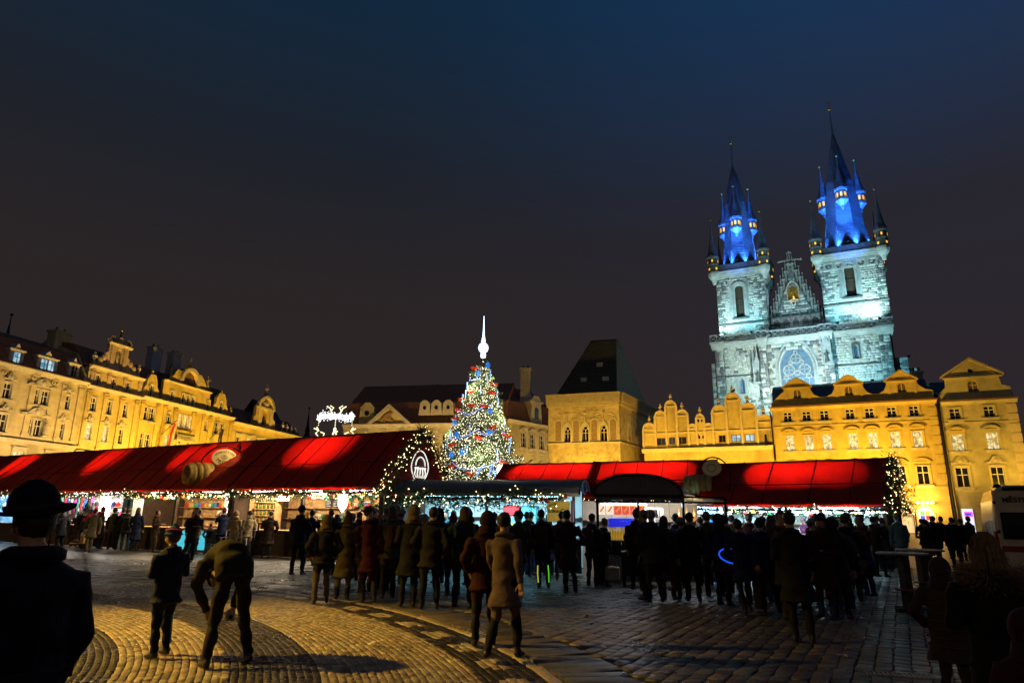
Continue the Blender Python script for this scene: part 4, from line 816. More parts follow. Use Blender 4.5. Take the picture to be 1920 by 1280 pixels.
# towers
SPB = mat('spire_slate', (.10, .12, .16), .42, var=.35, vs=4, bump=.5, bs=16)
YG = emis('yellow_lit_slot', (1, .5, .04), 1.0)
def slated(P, step=.55, lip=.05):                        # a roof profile broken into overlapping slate courses
    out = []
    for (r0, z0), (r1, z1) in zip(P, P[1:]):
        n = max(1, int((z1-z0)/step))
        for i in range(n): ra = r0+(r1-r0)*i/n; rb = r0+(r1-r0)*(i+1)/n; out += [(ra+lip*min(1, ra), z0+(z1-z0)*i/n), (rb+.004, z0+(z1-z0)*(i+1)/n-.01)]
    return out+[P[-1]]
def tower(c, hw, ztop, win, zstr, sp):
    y0 = .25; y1 = y0+2*hw; u0, u1 = c-hw, c+hw
    wu, wz0, wz1, ww = win; hole = archp(wu-ww/2, wu+ww/2, wz0, wz1-ww/2); zb = 33.0
    wall(ch, rect(u0, u1, zb, ztop), [hole], CST, .8, y0, 'tower_front')
    b = MB().box(u0, u0+.8, y0+.8, y1, zb, ztop).box(u1-.8, u1, y0+.8, y1, zb, ztop).box(u0+.8, u1-.8, y1-.8, y1, zb, ztop).box(u0, u1, y0, y1, ztop, ztop+.3); b.build('tower_wall', CST, ch)
    blocks(Matrix.Translation((0, y0, 0)), u0, u1, zb, zstr-.3, (), 1.2, .1, .45); blocks(Matrix.Translation((0, y0, 0)), u0, u1, zstr+.2, ztop-.8, [(wu-ww/2-.75, wu+ww/2+.75, wz0-.4, wz1+.7)], 1.5, .2, .42)
    blocks(Matrix.Translation((u1, y0, 0)) @ Matrix.Rotation(PI/2, 4, 'Z'), 0, 2*hw, zb, ztop-.8, [(hw-.9, hw+.9, wz0-.5, wz1+.5)], 1.2, .25, .45)
    prof_x(MB(), u0-.1, u1+.1, [(y0+.05, zstr-.3), (y0-.22, zstr-.25), (y0-.22, zstr-.08), (y0+.05, zstr+.25)]).build('string_course', CDK, ch)
    for k, (g, yy) in enumerate(((.7, y0-.18), (.48, y0-.06), (.26, y0+.1))):
        o_ = archp(wu-ww/2-g, wu+ww/2+g, wz0, wz1-ww/2); link('arch_order', slab(o_, [archp(wu-ww/2-g+.24, wu+ww/2+g-.24, wz0+.01, wz1-ww/2)], .35, yy, 'arch_order'), CTR, ch)
    b = MB(); b.poly(archp(wu-ww/2-.1, wu+ww/2+.1, wz0, wz1-ww/2), y0+.55, y0+.65); b.box(wu-ww/2, wu+ww/2, y0+.4, y0+.55, wz0+(wz1-wz0)*.55, wz0+(wz1-wz0)*.55+.16)
    for k in range(1, 4): x = wu-ww/2+ww*k/4; b.box(x-.04, x+.04, y0+.45, y0+.56, wz0, wz1-.3)
    b.build('louvre_window', LOUV, ch); MB().box(wu-ww/2-.8, wu+ww/2+.8, y0-.3, y0+.3, wz0-.3, wz0).build('sill', CDK, ch)
    Ms = Matrix.Translation((u1, y0+hw, 0)) @ Matrix.Rotation(PI/2, 4, 'Z'); b = MB(); b.poly(archp(-ww*.4, ww*.4, wz0, wz1-ww*.4), -.1, .02, M=Ms); b.build('side_louvre', LOUV, ch); link('side_arch', slab(archp(-ww*.6, ww*.6, wz0, wz1-ww*.4), [archp(-ww*.4, ww*.4, wz0+.01, wz1-ww*.4)], .25, -.2, 'side_arch'), CTR, ch).matrix_local = Ms
    # corbelled cornice and dark gallery
    b = MB(); m = c; mm = y0+hw
    for k, (e, z0, z1) in enumerate(((.15, -.9, -.6), (.35, -.6, -.3), (.6, -.3, .1), (.75, .1, .4))): b.box(m-hw-e, m+hw+e, mm-hw-e, mm+hw+e, ztop+z0, ztop+z1)
    b.build('tower_cornice', CST, ch)
    b = MB(); g = hw+.55
    for (a0, a1, b0, b1) in ((m-g, m+g, mm-g, mm-g+.2), (m-g, m+g, mm+g-.2, mm+g), (m-g, m-g+.2, mm-g+.2, mm+g-.2), (m+g-.2, m+g, mm-g+.2, mm+g-.2)): b.box(a0, a1, b0, b1, ztop+.4, ztop+1.75)
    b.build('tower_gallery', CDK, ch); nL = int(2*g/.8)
    for i in range(nL): x = m-g+(i+.5)*2*g/nL; q_ = MB(); q_.bar((x-.35, mm-g-.04, ztop+.5), (x+.35, mm-g-.04, ztop+1.6), .05, 5); q_.bar((x-.35, mm-g-.04, ztop+1.6), (x+.35, mm-g-.04, ztop+.5), .05, 5); q_.build('gallery_tracery', CDK, ch)
    zt = ztop+.4
    for (sx_, sy_) in ((-1, -1), (1, -1), (-1, 1), (1, 1)):
        x, y = m+sx_*(hw+.25), mm+sy_*(hw+.25)
        b = MB(); b.lathe([(.3, -2.4), (.55, -1.6), (1.0, -.9), (1.15, -.4), (1.15, 0)], 8, (x, y, zt), ph=PI/8); b.build('turret_corbel', CST, ch)
        t_ = MB(); t_.lathe([(1.0, 0), (1.0, 1.5), (1.12, 1.55), (1.12, 1.75), (.98, 1.8), (.98, 2.9), (1.2, 3.0), (1.2, 3.25)], 8, (x, y, zt), ph=PI/8); t_ = t_.build('turret', CDK, ch)
        for j in range(8):
            a = j*PI/4
            for z_, w_, h_ in (((.45, .17, .42),) if j % 2 else ((2.05, .13, .5),)): MB().box(-w_, w_, -.03, .03, z_, z_+h_, M=Matrix.Translation((x+math.cos(a)*.95, y+math.sin(a)*.95, zt)) @ Matrix.Rotation(a+PI/2, 4, 'Z')).build('lit_slot', YG, t_)
        MB().lathe(slated([(1.2, 3.25), (.8, 4.4), (.45, 6.4), (.12, 9.0)]), 8, (x, y, zt), ph=PI/8).build('turret_roof', SPB, t_); MB().lathe([(.12, 9.0), (.05, 11.2)], 6, (x, y, zt)).build('turret_rod', mat('rod_copper', (.05, .2, .22), .4, .3), t_); MB().ell((x, y, zt+11.3), .22, 8, 6).build('ball', GOLD, t_)
    # spire
    r0, zb2, zap, ztip = sp; P = [(r0*1.12, zb2), (r0*1.0, zb2+4), (r0*.66, zb2+15), (r0*.36, zb2+20.5), (.12, zap)]
    MB().lathe(slated(P), 8, (m, mm, 0), ph=PI/8).build('spire', SPB, ch); MB().lathe([(.22, zap-.8), (.12, zap+1.5), (.06, ztip-2)], 6, (m, mm, 0)).build('spire_rod', mat('rod_copper', (.05, .2, .22)), ch)
    MB().ell((m, mm, ztip-2), (.38, .38, .34), 8, 6).build('ball', GOLD, ch); MB().bar((m, mm, ztip-2), (m, mm, ztip), .04).box(m-.4, m+.4, mm-.04, mm+.04, ztip-.5, ztip-.38).build('cross', GOLD, ch)
    zo = zb2+(8.9 if c < 0 else 10.4)
    for a in (-PI/2, PI/2, 0, PI):
        rr = r0*.82; x, y = m+rr*math.cos(a), mm+rr*math.sin(a)
        o_ = MB(); o_.lathe([(.08, -1.9), (.3, -1.5), (.35, -1.1), (1.05, -.3), (1.15, -.2), (1.15, .2), (.98, .25), (.98, 1.9), (1.2, 1.95), (1.2, 2.25)], 8, (x, y, zo), ph=PI/8); o_ = o_.build('oriel', SPB, ch)
        for j in range(8):
            b_ = j*PI/4
            if math.cos(b_-a) > -.3: MB().poly(archp(-.17, .17, .5, 1.25), -.03, .03, M=Matrix.Translation((x+math.cos(b_)*.92, y+math.sin(b_)*.92, zo)) @ Matrix.Rotation(b_+PI/2, 4, 'Z')).build('lit_slot', YG, o_)
        MB().lathe(slated([(1.2, 2.25), (.75, 3.8), (.1, 7.2)]), 8, (x, y, zo), ph=PI/8).build('oriel_roof', SPB, o_); MB().lathe([(.1, 7.2), (.05, 9.2)], 6, (x, y, zo)).build('oriel_rod', mat('rod_copper', (.05, .2, .22)), o_); MB().ell((x, y, zo+9.3), .24, 8, 6).build('ball', GOLD, o_)
    return m, mm, zt
TL = tower(-6.7, 4.4, 47.6, (-7.0, 38.4, 45.0, 1.5), 37.4, (3.15, 48.6, 72.8, 80))
TR = tower(12.5, 5.1, 47.9, (12.1, 39.9, 45.9, 1.6), 38.9, (3.75, 49.2, 75.8, 83))
b = MB()
for i in range(5):
    x = 8.8+i*1.75
    link('blind_arch', slab(rect(-.85, .85, 0, 1.6), [[(-.55, 1.2)]+[(.55*math.cos(PI+PI*k/10), .75+.55*math.sin(PI+PI*k/10)) for k in range(11)]+[(.55, 1.2)]], .18, 0, 'blind_arch'), CST, ch, (x+.1, .08, 45.35+.0))
# gable with gilded madonna
ga = (2.4, 47.4); gb0, gb1, gzz = -2.3, 7.1, 34.3
nich = archp(1.5, 3.3, 41.4, 43.2)
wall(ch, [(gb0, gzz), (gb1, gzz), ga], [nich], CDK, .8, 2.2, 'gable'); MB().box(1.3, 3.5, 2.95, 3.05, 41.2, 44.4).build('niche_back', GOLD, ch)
blocks(Matrix.Translation((0, 2.2, 0)), .6, 4.2, 40.2, 41.2, (), 0, .5); 
def gx(z): t = (z-gzz)/(ga[1]-gzz); return gb0+(ga[0]-gb0)*t, gb1+(ga[0]-gb1)*t
for z in np.arange(38.6, 45.5, .5):
    a, b_ = gx(z+.5)
    if 41 < z+.3 and z < 44.4: blocks(Matrix.Translation((0, 2.2, 0)), a+.1, 1.3, z, z+.5, (), 0, .6, .5); blocks(Matrix.Translation((0, 2.2, 0)), 3.5, b_-.1, z, z+.5, (), 0, .6, .5)
    else: blocks(Matrix.Translation((0, 2.2, 0)), a+.1, b_-.1, z, z+.5, (), 0, .6, .5)
for i in range(5):
    x = -.9+i*1.65; link('blind_bay', slab(rect(-.8, .8, 0, 3.6), [archp(-.55, .55, .25, 2.2, 1.0)], .22, 0, 'blind_bay'), CGB, ch, (x, 2.0, 34.6)); MB().lathe([(.42, -.03), (.42, .03)], 10, M=Matrix.Translation((x, 2.12, 35.9)) @ Matrix.Rotation(PI/2, 4, 'X')).build('roundel', CGB, ch)
    MB().lathe([(.14, 0), (.12, 1.2), (.2, 1.25), (.02, 2.2)], 6, (x-.82, 1.9, 37)).build('pinnacle', CGB, ch)
MB().tube([(2.4+p[0], 2.0, p[1]) for p in archp(-1.05, 1.05, 41.2, 43.2, 1.0)[1:]+[(-1.05, 41.2)]], .12, 6).build('niche_canopy', CGB, ch)
for t in np.linspace(.05, .95, 9):
    for s in (0, 1):
        z = gzz+(ga[1]-gzz)*t; x = gx(z)[s]+(.12 if s else -.12); MB().lathe([(.3, -.4), (.3, 1.7), (.42, 1.75), (.42, 1.95), (.22, 2.0), (.02, 4.2)], 6, (x, 2.6, z)).ell((x, 2.6, z+4.1), .17, 6, 4).build('pinnacle', CGB, ch)
md = statue(ch, 2.4, 2.5, 41.4, emis('gilded_madonna', (1, .72, .2), .0) if False else GOLD, 1.0, 1, 'gilded_statue')
for s in (-1, 1): MB().poly([(2.4, 46.6), (2.4+s*.2, 47.4), (2.4, 47.9)], 2.3, 2.6).build('crocket', CGB, ch)
cx = MB(); cx.bar((2.4, 2.6, 47.2), (2.4, 2.6, 51.0), .1); cx.tube([(.4, 2.6, 49.3), (2.4, 2.6, 49.4), (4.4, 2.6, 49.3)], .13, 6); cx.ell((.4, 2.6, 49.3), .24, 6, 5).ell((4.4, 2.6, 49.3), .24, 6, 5).ell((2.4, 2.6, 51), .24, 6, 5).ell((2.4, 2.6, 48.5), .34, 8, 6)
for k in range(8): a = k*PI/4; cx.bar((2.4, 2.6, 49.35), (2.4+.7*math.cos(a), 2.6, 49.35+.7*math.sin(a)), .05, 5)
cx.build('gable_cross', CGB, ch)
roof_prism(ch, -2.3, 7.4, [(4, 34), (4.2, 40), (40, 40), (40, 34)], SLATE, 'nave_roof')
b = MB().box(-12, 17.3, 6, 50, 0, 33.4); b.build('nave', CST, ch)
flush_blocks(ch, 300)
# floodlights (each beam has a fixture; the spire fill lamps are added)
def flood(p, aim, en, col, ang=80, lb='', size=.35, blend=.6, grp='floodlights on the church', fix=True):
    if fix:
        f = thing('floodlight', lb, 'floodlight', p, 0, grp); q = (Vector(aim)-Vector(p)).to_track_quat('-Z', 'Y').to_euler()
        h = MB().box(-.22, .22, -.16, .16, .04, .22).build('housing', IRON, f); h.rotation_euler = q; MB().box(-.03, .03, -.03, .03, -.55, .1).build('stand', IRON, f)
    lamp('floodlight_beam', 'SPOT', p, en, col, aim, size, ang, blend)
CY = (.20, .70, .95); CW = (.46, .88, 1.0); CWW = (.70, .95, .98); BL = (.04, .22, 1.0)
gl = 'floodlight on the church gallery aimed up at a tower'
for u, au, en, c_ in ((-10.8, -8.5, 5600, CW), (-5.0, -6.0, 2100, CY), (9.2, 10.2, 2500, CY), (15.6, 13.5, 7500, CW)): flood(FC.W(u, -3.4, 34.5), FC.W(au, 1.2, 44), en, c_, 110, gl)
flood(FC.W(19.6, 3.0, 29.0), FC.W(17.5, 5.5, 42), 3600, (.3, .8, 1), 100, gl)
fl_ = 'floodlight on a house roof aimed at the church front'
for u, z, au, az, en, c_ in ((-9, 17.5, -7, 27, 8000, CW), (1.8, 20.2, 2, 29, 23000, CWW), (11, 20.2, 12, 28, 12000, CY)): flood(FC.W(u, -13, z), FC.W(au, 0, az), en, c_, 100, fl_)
flood(FC.W(2, -24, 21), FC.W(3, 2, 46), 15500, (.20, .68, 1.0), 50, fl_)
flood(FC.W(2.4, .6, 40.2), FC.W(2.4, 2.6, 42.6), 700, (1, .75, .3), 70, 'small floodlight below the gilded statue', .1)
flood(FC.W(2.4, -.4, 36), FC.W(2.4, 2.6, 39), 160, (.6, .75, 1.0), 140, gl)
bl = 'blue floodlight at the foot of a spire'
for (m, mm, zt), r0, k in ((TL, 3.0, 1.0), (TR, 3.6, 1.35)):
    for (a, en) in ((-112, 1), (-68, 1), (-20, .7), (200, .7), (20, .4)):
        x, y = m+(r0*1.1+.75)*math.cos(R_(a)), mm+(r0*1.1+.75)*math.sin(R_(a)); x2, y2 = m+(r0*.62)*math.cos(R_(a)), mm+(r0*.62)*math.sin(R_(a)); flood(FC.W(x, y, zt+.9), FC.W(x2, y2, zt+11), 30000*en*k, BL, 44, bl, .2, .9)
    flood(FC.W(m, -20, 21), FC.W(m, mm, zt+13.5), 150000*k, (.03, .18, 1), 15, 'added blue fill floodlight on a house roof aimed at a spire', .3, 1.0)  # added far-off fill that brightens the upper spire
    flood(FC.W(m, mm-r0-3.6, zt+1.5), FC.W(m, mm, zt+19), 42000*k, (.03, .20, 1), 40, bl, .2, .9)  # added closer fill, carries the blue higher up the spire
# ================================================================== Christmas tree
NEED = mat('fir_needles', (.05, .10, .035), .7, var=.35, vs=9, spec=.3)
BARK = mat('bark', (.06, .035, .02), .9, bump=.8, bs=20)
LED = emis('warm_fairy_light', (1, .92, .62), 3.2, 'NONE'); LEDG = emis('garland_fairy_light', (1, .78, .36), 4.0, 'NONE')
tp = PY(899, 890, 60); TX, TY = tp[0], 60.0; TZ0, TZ1 = 2.3, 16.3
def TR_(z): return 4.7*max(0, (1-(z-TZ0)/(TZ1-TZ0)))**.88+.1
xt = thing('christmas_tree', 'tall fir Christmas tree covered in warm fairy lights', 'Christmas tree', (TX, TY, 0))
b = MB().tube([(0, 0, 0), (0, 0, 6), (0, 0, 12), (0, 0, 16.2)], [.34, .26, .12, .03], 10); b.build('trunk', BARK, xt)
OCT = np.array([(1, 0, 0), (-1, 0, 0), (0, 1, 0), (0, -1, 0), (0, 0, 1), (0, 0, -1)]); OCF = np.array([(0, 2, 4), (2, 1, 4), (1, 3, 4), (3, 0, 4), (2, 0, 5), (1, 2, 5), (3, 1, 5), (0, 3, 5)])
def bulbs_mesh(name, P, r):
    n = len(P); V = (P[:, None]+OCT[None]*np.asarray(r).reshape(-1, 1, 1)).reshape(-1, 3); return np_mesh(name, V, (OCF[None]+np.arange(n)[:, None, None]*6).reshape(-1, 3))
def needles_mesh(name, P, D, ln, wd):                    # thin leaf triangles at P along D
    n = len(P); D = D/np.linalg.norm(D, axis=1, keepdims=True); s = np.cross(D, rng.normal(size=(n, 3))); s /= np.linalg.norm(s, axis=1, keepdims=True)+1e-9
    V = np.stack([P-s*wd[:, None], P+s*wd[:, None], P+D*ln[:, None]], 1).reshape(-1, 3); return np_mesh(name, V, np.arange(3*n).reshape(-1, 3))
P = []; D = []; limb = MB(); tips = []
for i in range(430):
    t = (i+.5)/430; z = TZ0+(TZ1-TZ0)*(1-math.sqrt(1-t))*.98; a = i*2.39996+rng.uniform(-.3, .3); R0 = TR_(z)*rng.uniform(.72, 1.2)
    dr = -.16*R0; e = np.array([math.cos(a)*R0, math.sin(a)*R0, z+dr+.12*R0]); o_ = np.array([0, 0, z+.18*R0]); mid = (o_+e)/2+np.array([0, 0, -.10*R0])
    if i % 2 == 0: limb.tube([o_, mid, e], [.05, .035, .012], 4, caps=False)
    n = int(26+70*R0/4); tt = rng.uniform(.25, 1.0, n)**.7
    pos = (1-tt)[:, None]**2*o_+2*(tt*(1-tt))[:, None]*mid+(tt**2)[:, None]*e
    w = (.12+.34*(1-abs(tt-.7)))[:, None]*min(1, .35+R0/3.5)
    side = np.array([-math.sin(a), math.cos(a), 0]); pos = pos+side*rng.normal(0, 1, (n, 1))*w*.9+np.array([0, 0, 1])*rng.normal(-.05, .10, (n, 1))
    dd = np.array([math.cos(a), math.sin(a), -.1])+rng.normal(0, .55, (n, 3)); P.append(pos); D.append(dd); tips.append((pos, tt))
P = np.concatenate(P); D = np.concatenate(D); limb.build('limbs', BARK, xt, kind='stuff')
PP = np.repeat(P, 4, 0)+rng.normal(0, .05, (len(P)*4, 3)); DD = np.repeat(D, 4, 0)+rng.normal(0, .5, (len(P)*4, 3))
link('crown', needles_mesh('crown', PP, DD, rng.uniform(.12, .34, len(PP)), rng.uniform(.012, .03, len(PP))), NEED, xt, kind='stuff')
sel = P[rng.random(len(P)) < 9000/len(P)]; out_ = np.hypot(sel[:, 0], sel[:, 1]); sel = sel*np.array([1.03, 1.03, 1])
ls = thing('light_string', 'thousands of warm fairy lights wound through the Christmas tree', 'fairy lights', (TX, TY, 0)); link('bulbs', bulbs_mesh('bulbs', sel, rng.uniform(.028, .052, len(sel))), LED, ls, kind='stuff')
for k in range(9):
    a = k*2.4; z = 4+k*1.25; r = TR_(z)*1.15; lamp('tree_glow', 'POINT', (TX+r*math.cos(a), TY+r*math.sin(a), z), 520, (1, .88, .5), size=.5)  # added point lamps stand in for the bulbs' light on the needles
def on_tree(px, py, out=.12):
    p = PY(px, py, TY); z = p[2]; R0 = TR_(z); dx = max(-.9*R0, min(.9*R0, p[0]-TX)); return Vector((TX+dx, TY-math.sqrt(max(R0*R0-dx*dx, .05))-out, z))
zt4 = lambda x, y: (800+x/4, 580+y/4)
def side_word(px): return 'left edge' if px < 856 else 'left half' if px < 888 else 'middle' if px < 912 else 'right half' if px < 938 else 'right edge'
ORD = ['highest', 'second highest', 'third highest', 'fourth highest', 'fifth highest', 'sixth highest', 'seventh highest', 'eighth highest', 'ninth highest']
def ordlabels(pts, what):
    cnt = {}; lab = []
    for p in sorted(pts, key=lambda q: q[1]): w = side_word(p[0]); cnt.setdefault(w, []).append(p)
    for p in pts: w = side_word(p[0]); i = cnt[w].index(p); lab.append('%s on the %s of the tree%s' % (what, w, '' if len(cnt[w]) == 1 else ', %s there' % ORD[i]))
    return lab
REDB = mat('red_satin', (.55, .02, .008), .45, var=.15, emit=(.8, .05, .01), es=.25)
bow = MB()
for s in (-1, 1): bow.ell((s*.2, 0, .04), (.2, .1, .14), 8, 6); bow.tube([(0, -.02, 0), (s*.12, -.05, -.16), (s*.18, -.04, -.34)], [.05, .06, .05], 6, flat=.4)
bow.ell((0, -.06, .02), (.1, .1, .1), 8, 6); bow = bow.mesh('bow', True); bow.materials.append(REDB)
pts = [zt4(*p) for p in ((335, 448), (518, 570), (335, 637), (492, 645), (190, 688), (343, 745), (437, 755), (160, 832), (500, 912), (600, 965), (400, 990), (207, 1035), (212, 1195), (582, 1170), (345, 1255), (160, 770))]
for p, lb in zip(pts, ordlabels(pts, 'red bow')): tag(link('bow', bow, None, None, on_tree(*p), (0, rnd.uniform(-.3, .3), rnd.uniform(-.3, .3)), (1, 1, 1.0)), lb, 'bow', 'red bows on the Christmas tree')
BLUE = emis('blue_lantern', (.02, .2, .7), .7); ICE = emis('icicle_light', (.25, .48, 1), .9); CHN = emis('blue_chain_light', (.25, .32, 1), .85)
bl_ = MB(); bl_.ell((0, 0, 0), .15, 10, 8)
for k in range(3): a = k*PI/3; bl_.tube([(.21*math.cos(2*PI*i/14)*math.cos(a), .21*math.cos(2*PI*i/14)*math.sin(a), .25*math.sin(2*PI*i/14)) for i in range(14)], .025, 5, closed=True)
bl_ = bl_.mesh('lantern'); bl_.materials.append(BLUE)
pts = [zt4(*p) for p in ((468, 425), (392, 497), (480, 788), (135, 862), (240, 960), (205, 1110), (285, 1090), (475, 950))]
for p, lb in zip(pts, ordlabels(pts, 'blue glowing ball')): tag(link('glowing_ball', bl_, None, None, on_tree(*p)), lb, 'ornament', 'blue balls on the Christmas tree')
ic = MB().tube([(0, 0, .42), (0, 0, 0), (0, 0, -.42)], [.045, .045, .02], 6).mesh('icicle'); ic.materials.append(ICE)
pts = [zt4(*p) for p in ((480, 500), (458, 545), (262, 590), (298, 655), (412, 630), (548, 650), (225, 680), (537, 715), (200, 840), (585, 870), (338, 930), (135, 940), (97, 1020), (320, 1080), (620, 1075), (535, 1110), (630, 1010))]
for p, lb in zip(pts, ordlabels(pts, 'glowing blue icicle')): tag(link('icicle', ic, None, None, on_tree(*p)), lb, 'icicle light', 'icicle lights on the Christmas tree')
for pl, lb in (([(228, 518), (262, 538), (310, 545), (360, 548), (410, 540)], 'short blue light chain draped near the tree top'), ([(228, 770), (275, 800), (330, 812), (380, 795), (420, 765), (500, 735)], 'blue light chain sagging across the upper middle of the tree'), ([(120, 950), (150, 975), (200, 990), (270, 988), (330, 970), (390, 930), (420, 960), (455, 977), (500, 955), (530, 920)], 'long blue light chain looped twice across the tree'), ([(560, 930), (590, 948)], 'tiny blue light chain at the right edge of the tree'), ([(215, 1165), (255, 1205), (310, 1222), (400, 1218), (480, 1195), (560, 1145)], 'lowest blue light chain draped over the tree')):
    MB_ = MB().tube([on_tree(*zt4(*p), .2) for p in pl], .032, 6); tag(MB_.build('light_chain', CHN), lb, 'light chain', 'blue light chains on the tree')
q = on_tree(*zt4(420, 1235), .5); tag(MB().tube([q+Vector((-.35+.7*t, -.1, -.5+1.0*math.sin(t*PI/2))) for t in np.linspace(0, 1, 8)], .06, 6).build('light_arc', ICE), 'white glowing arc at the foot of the tree', 'light ornament')
q = on_tree(*zt4(500, 1235), .5); tag(MB().tube([q+Vector((-.3, 0, -.5)), q+Vector((0, 0, .6)), q+Vector((.3, 0, -.5))], .06, 6).bar(q+Vector((-.15, 0, 0)), q+Vector((.15, 0, 0)), .05).build('light_figure', ICE), 'white glowing A-shaped figure at the foot of the tree', 'light ornament')
q = on_tree(*zt4(572, 1240), .9); tag(MB().bevbox(q.x-.45, q.x+.45, q.y-.2, q.y+.2, q.z-.5, q.z+.55, .05).build('light_box', emis('white_panel', (.8, .95, 1), 4)), 'bright white light panel at the right foot of the tree', 'light ornament')
TOPM = emis('topper_light', (.62, .78, 1), 2.2); tt = thing('tree_topper', 'glowing white spire topper with ball on the Christmas tree', 'tree topper', (TX+.1, TY, TZ1-.35))
MB().lathe([(.22, 0), (.26, .25), (.2, .5)], 10).build('socket', TOPM, tt); ballt = MB().ell((0, 0, .95), (.5, .5, .52), 14, 10).build('ball', emis('topper_ball', (.75, .82, 1), 1.0), tt)
MB().lathe([(.12, 1.42), (.19, 1.55), (.16, 1.8), (.09, 2.2), (.06, 3.0), (.03, 4.1)], 8).build('spike', TOPM, tt); lamp('topper_glow', 'POINT', (TX, TY-1.0, 18), 150, (.3, .5, 1), size=.4)
# glowing ornament hung over the market (wreath of light with pendants)
op = PY(629, 790, 47); og = thing('light_ornament', 'glowing white crown ornament with pendants over the red roof', 'light ornament', (op[0], op[1], 0))
WL = emis('white_neon', (.9, .92, 1), 1.5, 'NONE'); YL = emis('yellow_neon', (1, .9, .55), 1.3, 'NONE'); oz = op[2]
Pb = []
for i in range(420): a = rng.uniform(0, 2*PI); r = rng.normal(1.15, .12); Pb.append((r*math.cos(a), r*math.sin(a)*.7, oz+.35+rng.normal(0, .13)+.1*math.cos(a*3)))
link('ring_bulbs', bulbs_mesh('ring_bulbs', np.array(Pb), rng.uniform(.03, .05, 420)), WL, og, kind='stuff'); MB().tube([(1.15*math.cos(2*PI*i/24), .8*math.sin(2*PI*i/24), oz+.35) for i in range(24)], .06, 6, closed=True).build('ring', WL, og)
for s in (-1, 1):
    MB().tube([(s*.25, 0, oz+.5), (s*.45, 0, oz+.95), (s*.7, 0, oz+1.1)], .045, 5).tube([(s*.4, 0, oz+.75), (s*.2, 0, oz+1.0), (s*.45, 0, oz+1.15)], .04, 5).build('antler', YL, og)
    pd = MB(); [pd.ell((s*1.2, 0, oz+.15-k*.14), .035, 5, 4) for k in range(4)]
    pd.tube([(s*1.5, 0, oz-.5), (s*1.15, 0, oz-.65), (s*1.35, 0, oz-.85), (s*1.1, 0, oz-1.15), (s*.8, 0, oz-1.1), (s*.75, 0, oz-.85), (s*1.0, 0, oz-.75)], .05, 5).tube([(s*1.3, 0, oz-.4), (s*1.15, 0, oz-.7)], .045, 5).build('pendant', YL, og)
pd = MB(); [pd.ell((0, 0, oz+.1-k*.12), .04, 5, 4) for k in range(5)]; pd.ell((0, 0, oz-.55), .12, 6, 5).tube([(0, 0, oz-.6), (-.12, 0, oz-.9), (-.16, 0, oz-1.3)], .06, 5).tube([(0, 0, oz-.7), (.12, 0, oz-.9), (.05, 0, oz-1.3)], .06, 5).tube([(-.1, 0, oz-.75), (.22, 0, oz-.7)], .05, 5).build('pendant', YL, og)
MB().bar((0, .3, 0), (0, .3, oz+.4), .06).build('pole', IRON, og)

# ================================================================== market stalls
def canvas_mat(name, col, tr):
    m = mat(name, col, .75, var=.3, vs=1.7, bump=.5, bs=4, spec=.25, transl=(tr, .4), stain=.3); return m
CANV = canvas_mat('red_canvas', (.30, .026, .009), (.9, .008, .003)); CANVP = canvas_mat('red_canvas_gable', (.28, .02, .015), (.4, .02, .01))
WOOD = mat('stall_wood', (.20, .10, .042), .7, var=.35, vs=6, bump=.3, bs=30); WOODD = mat('dark_wood', (.055, .03, .016), .7, var=.35, vs=6, bump=.3, bs=30); PINE = mat('pine_board', (.42, .24, .09), .65, var=.3, vs=5, bump=.2, bs=25)
TUBE = emis('tube_light_white', (.9, .97, 1), 18); TUBEC = emis('tube_light_cyan', (.35, .85, 1), 14); TUBEW = emis('tube_light_warm', (1, .8, .5), 14)
SEAM = mat('canvas_seam', (.05, .004, .004), .8)
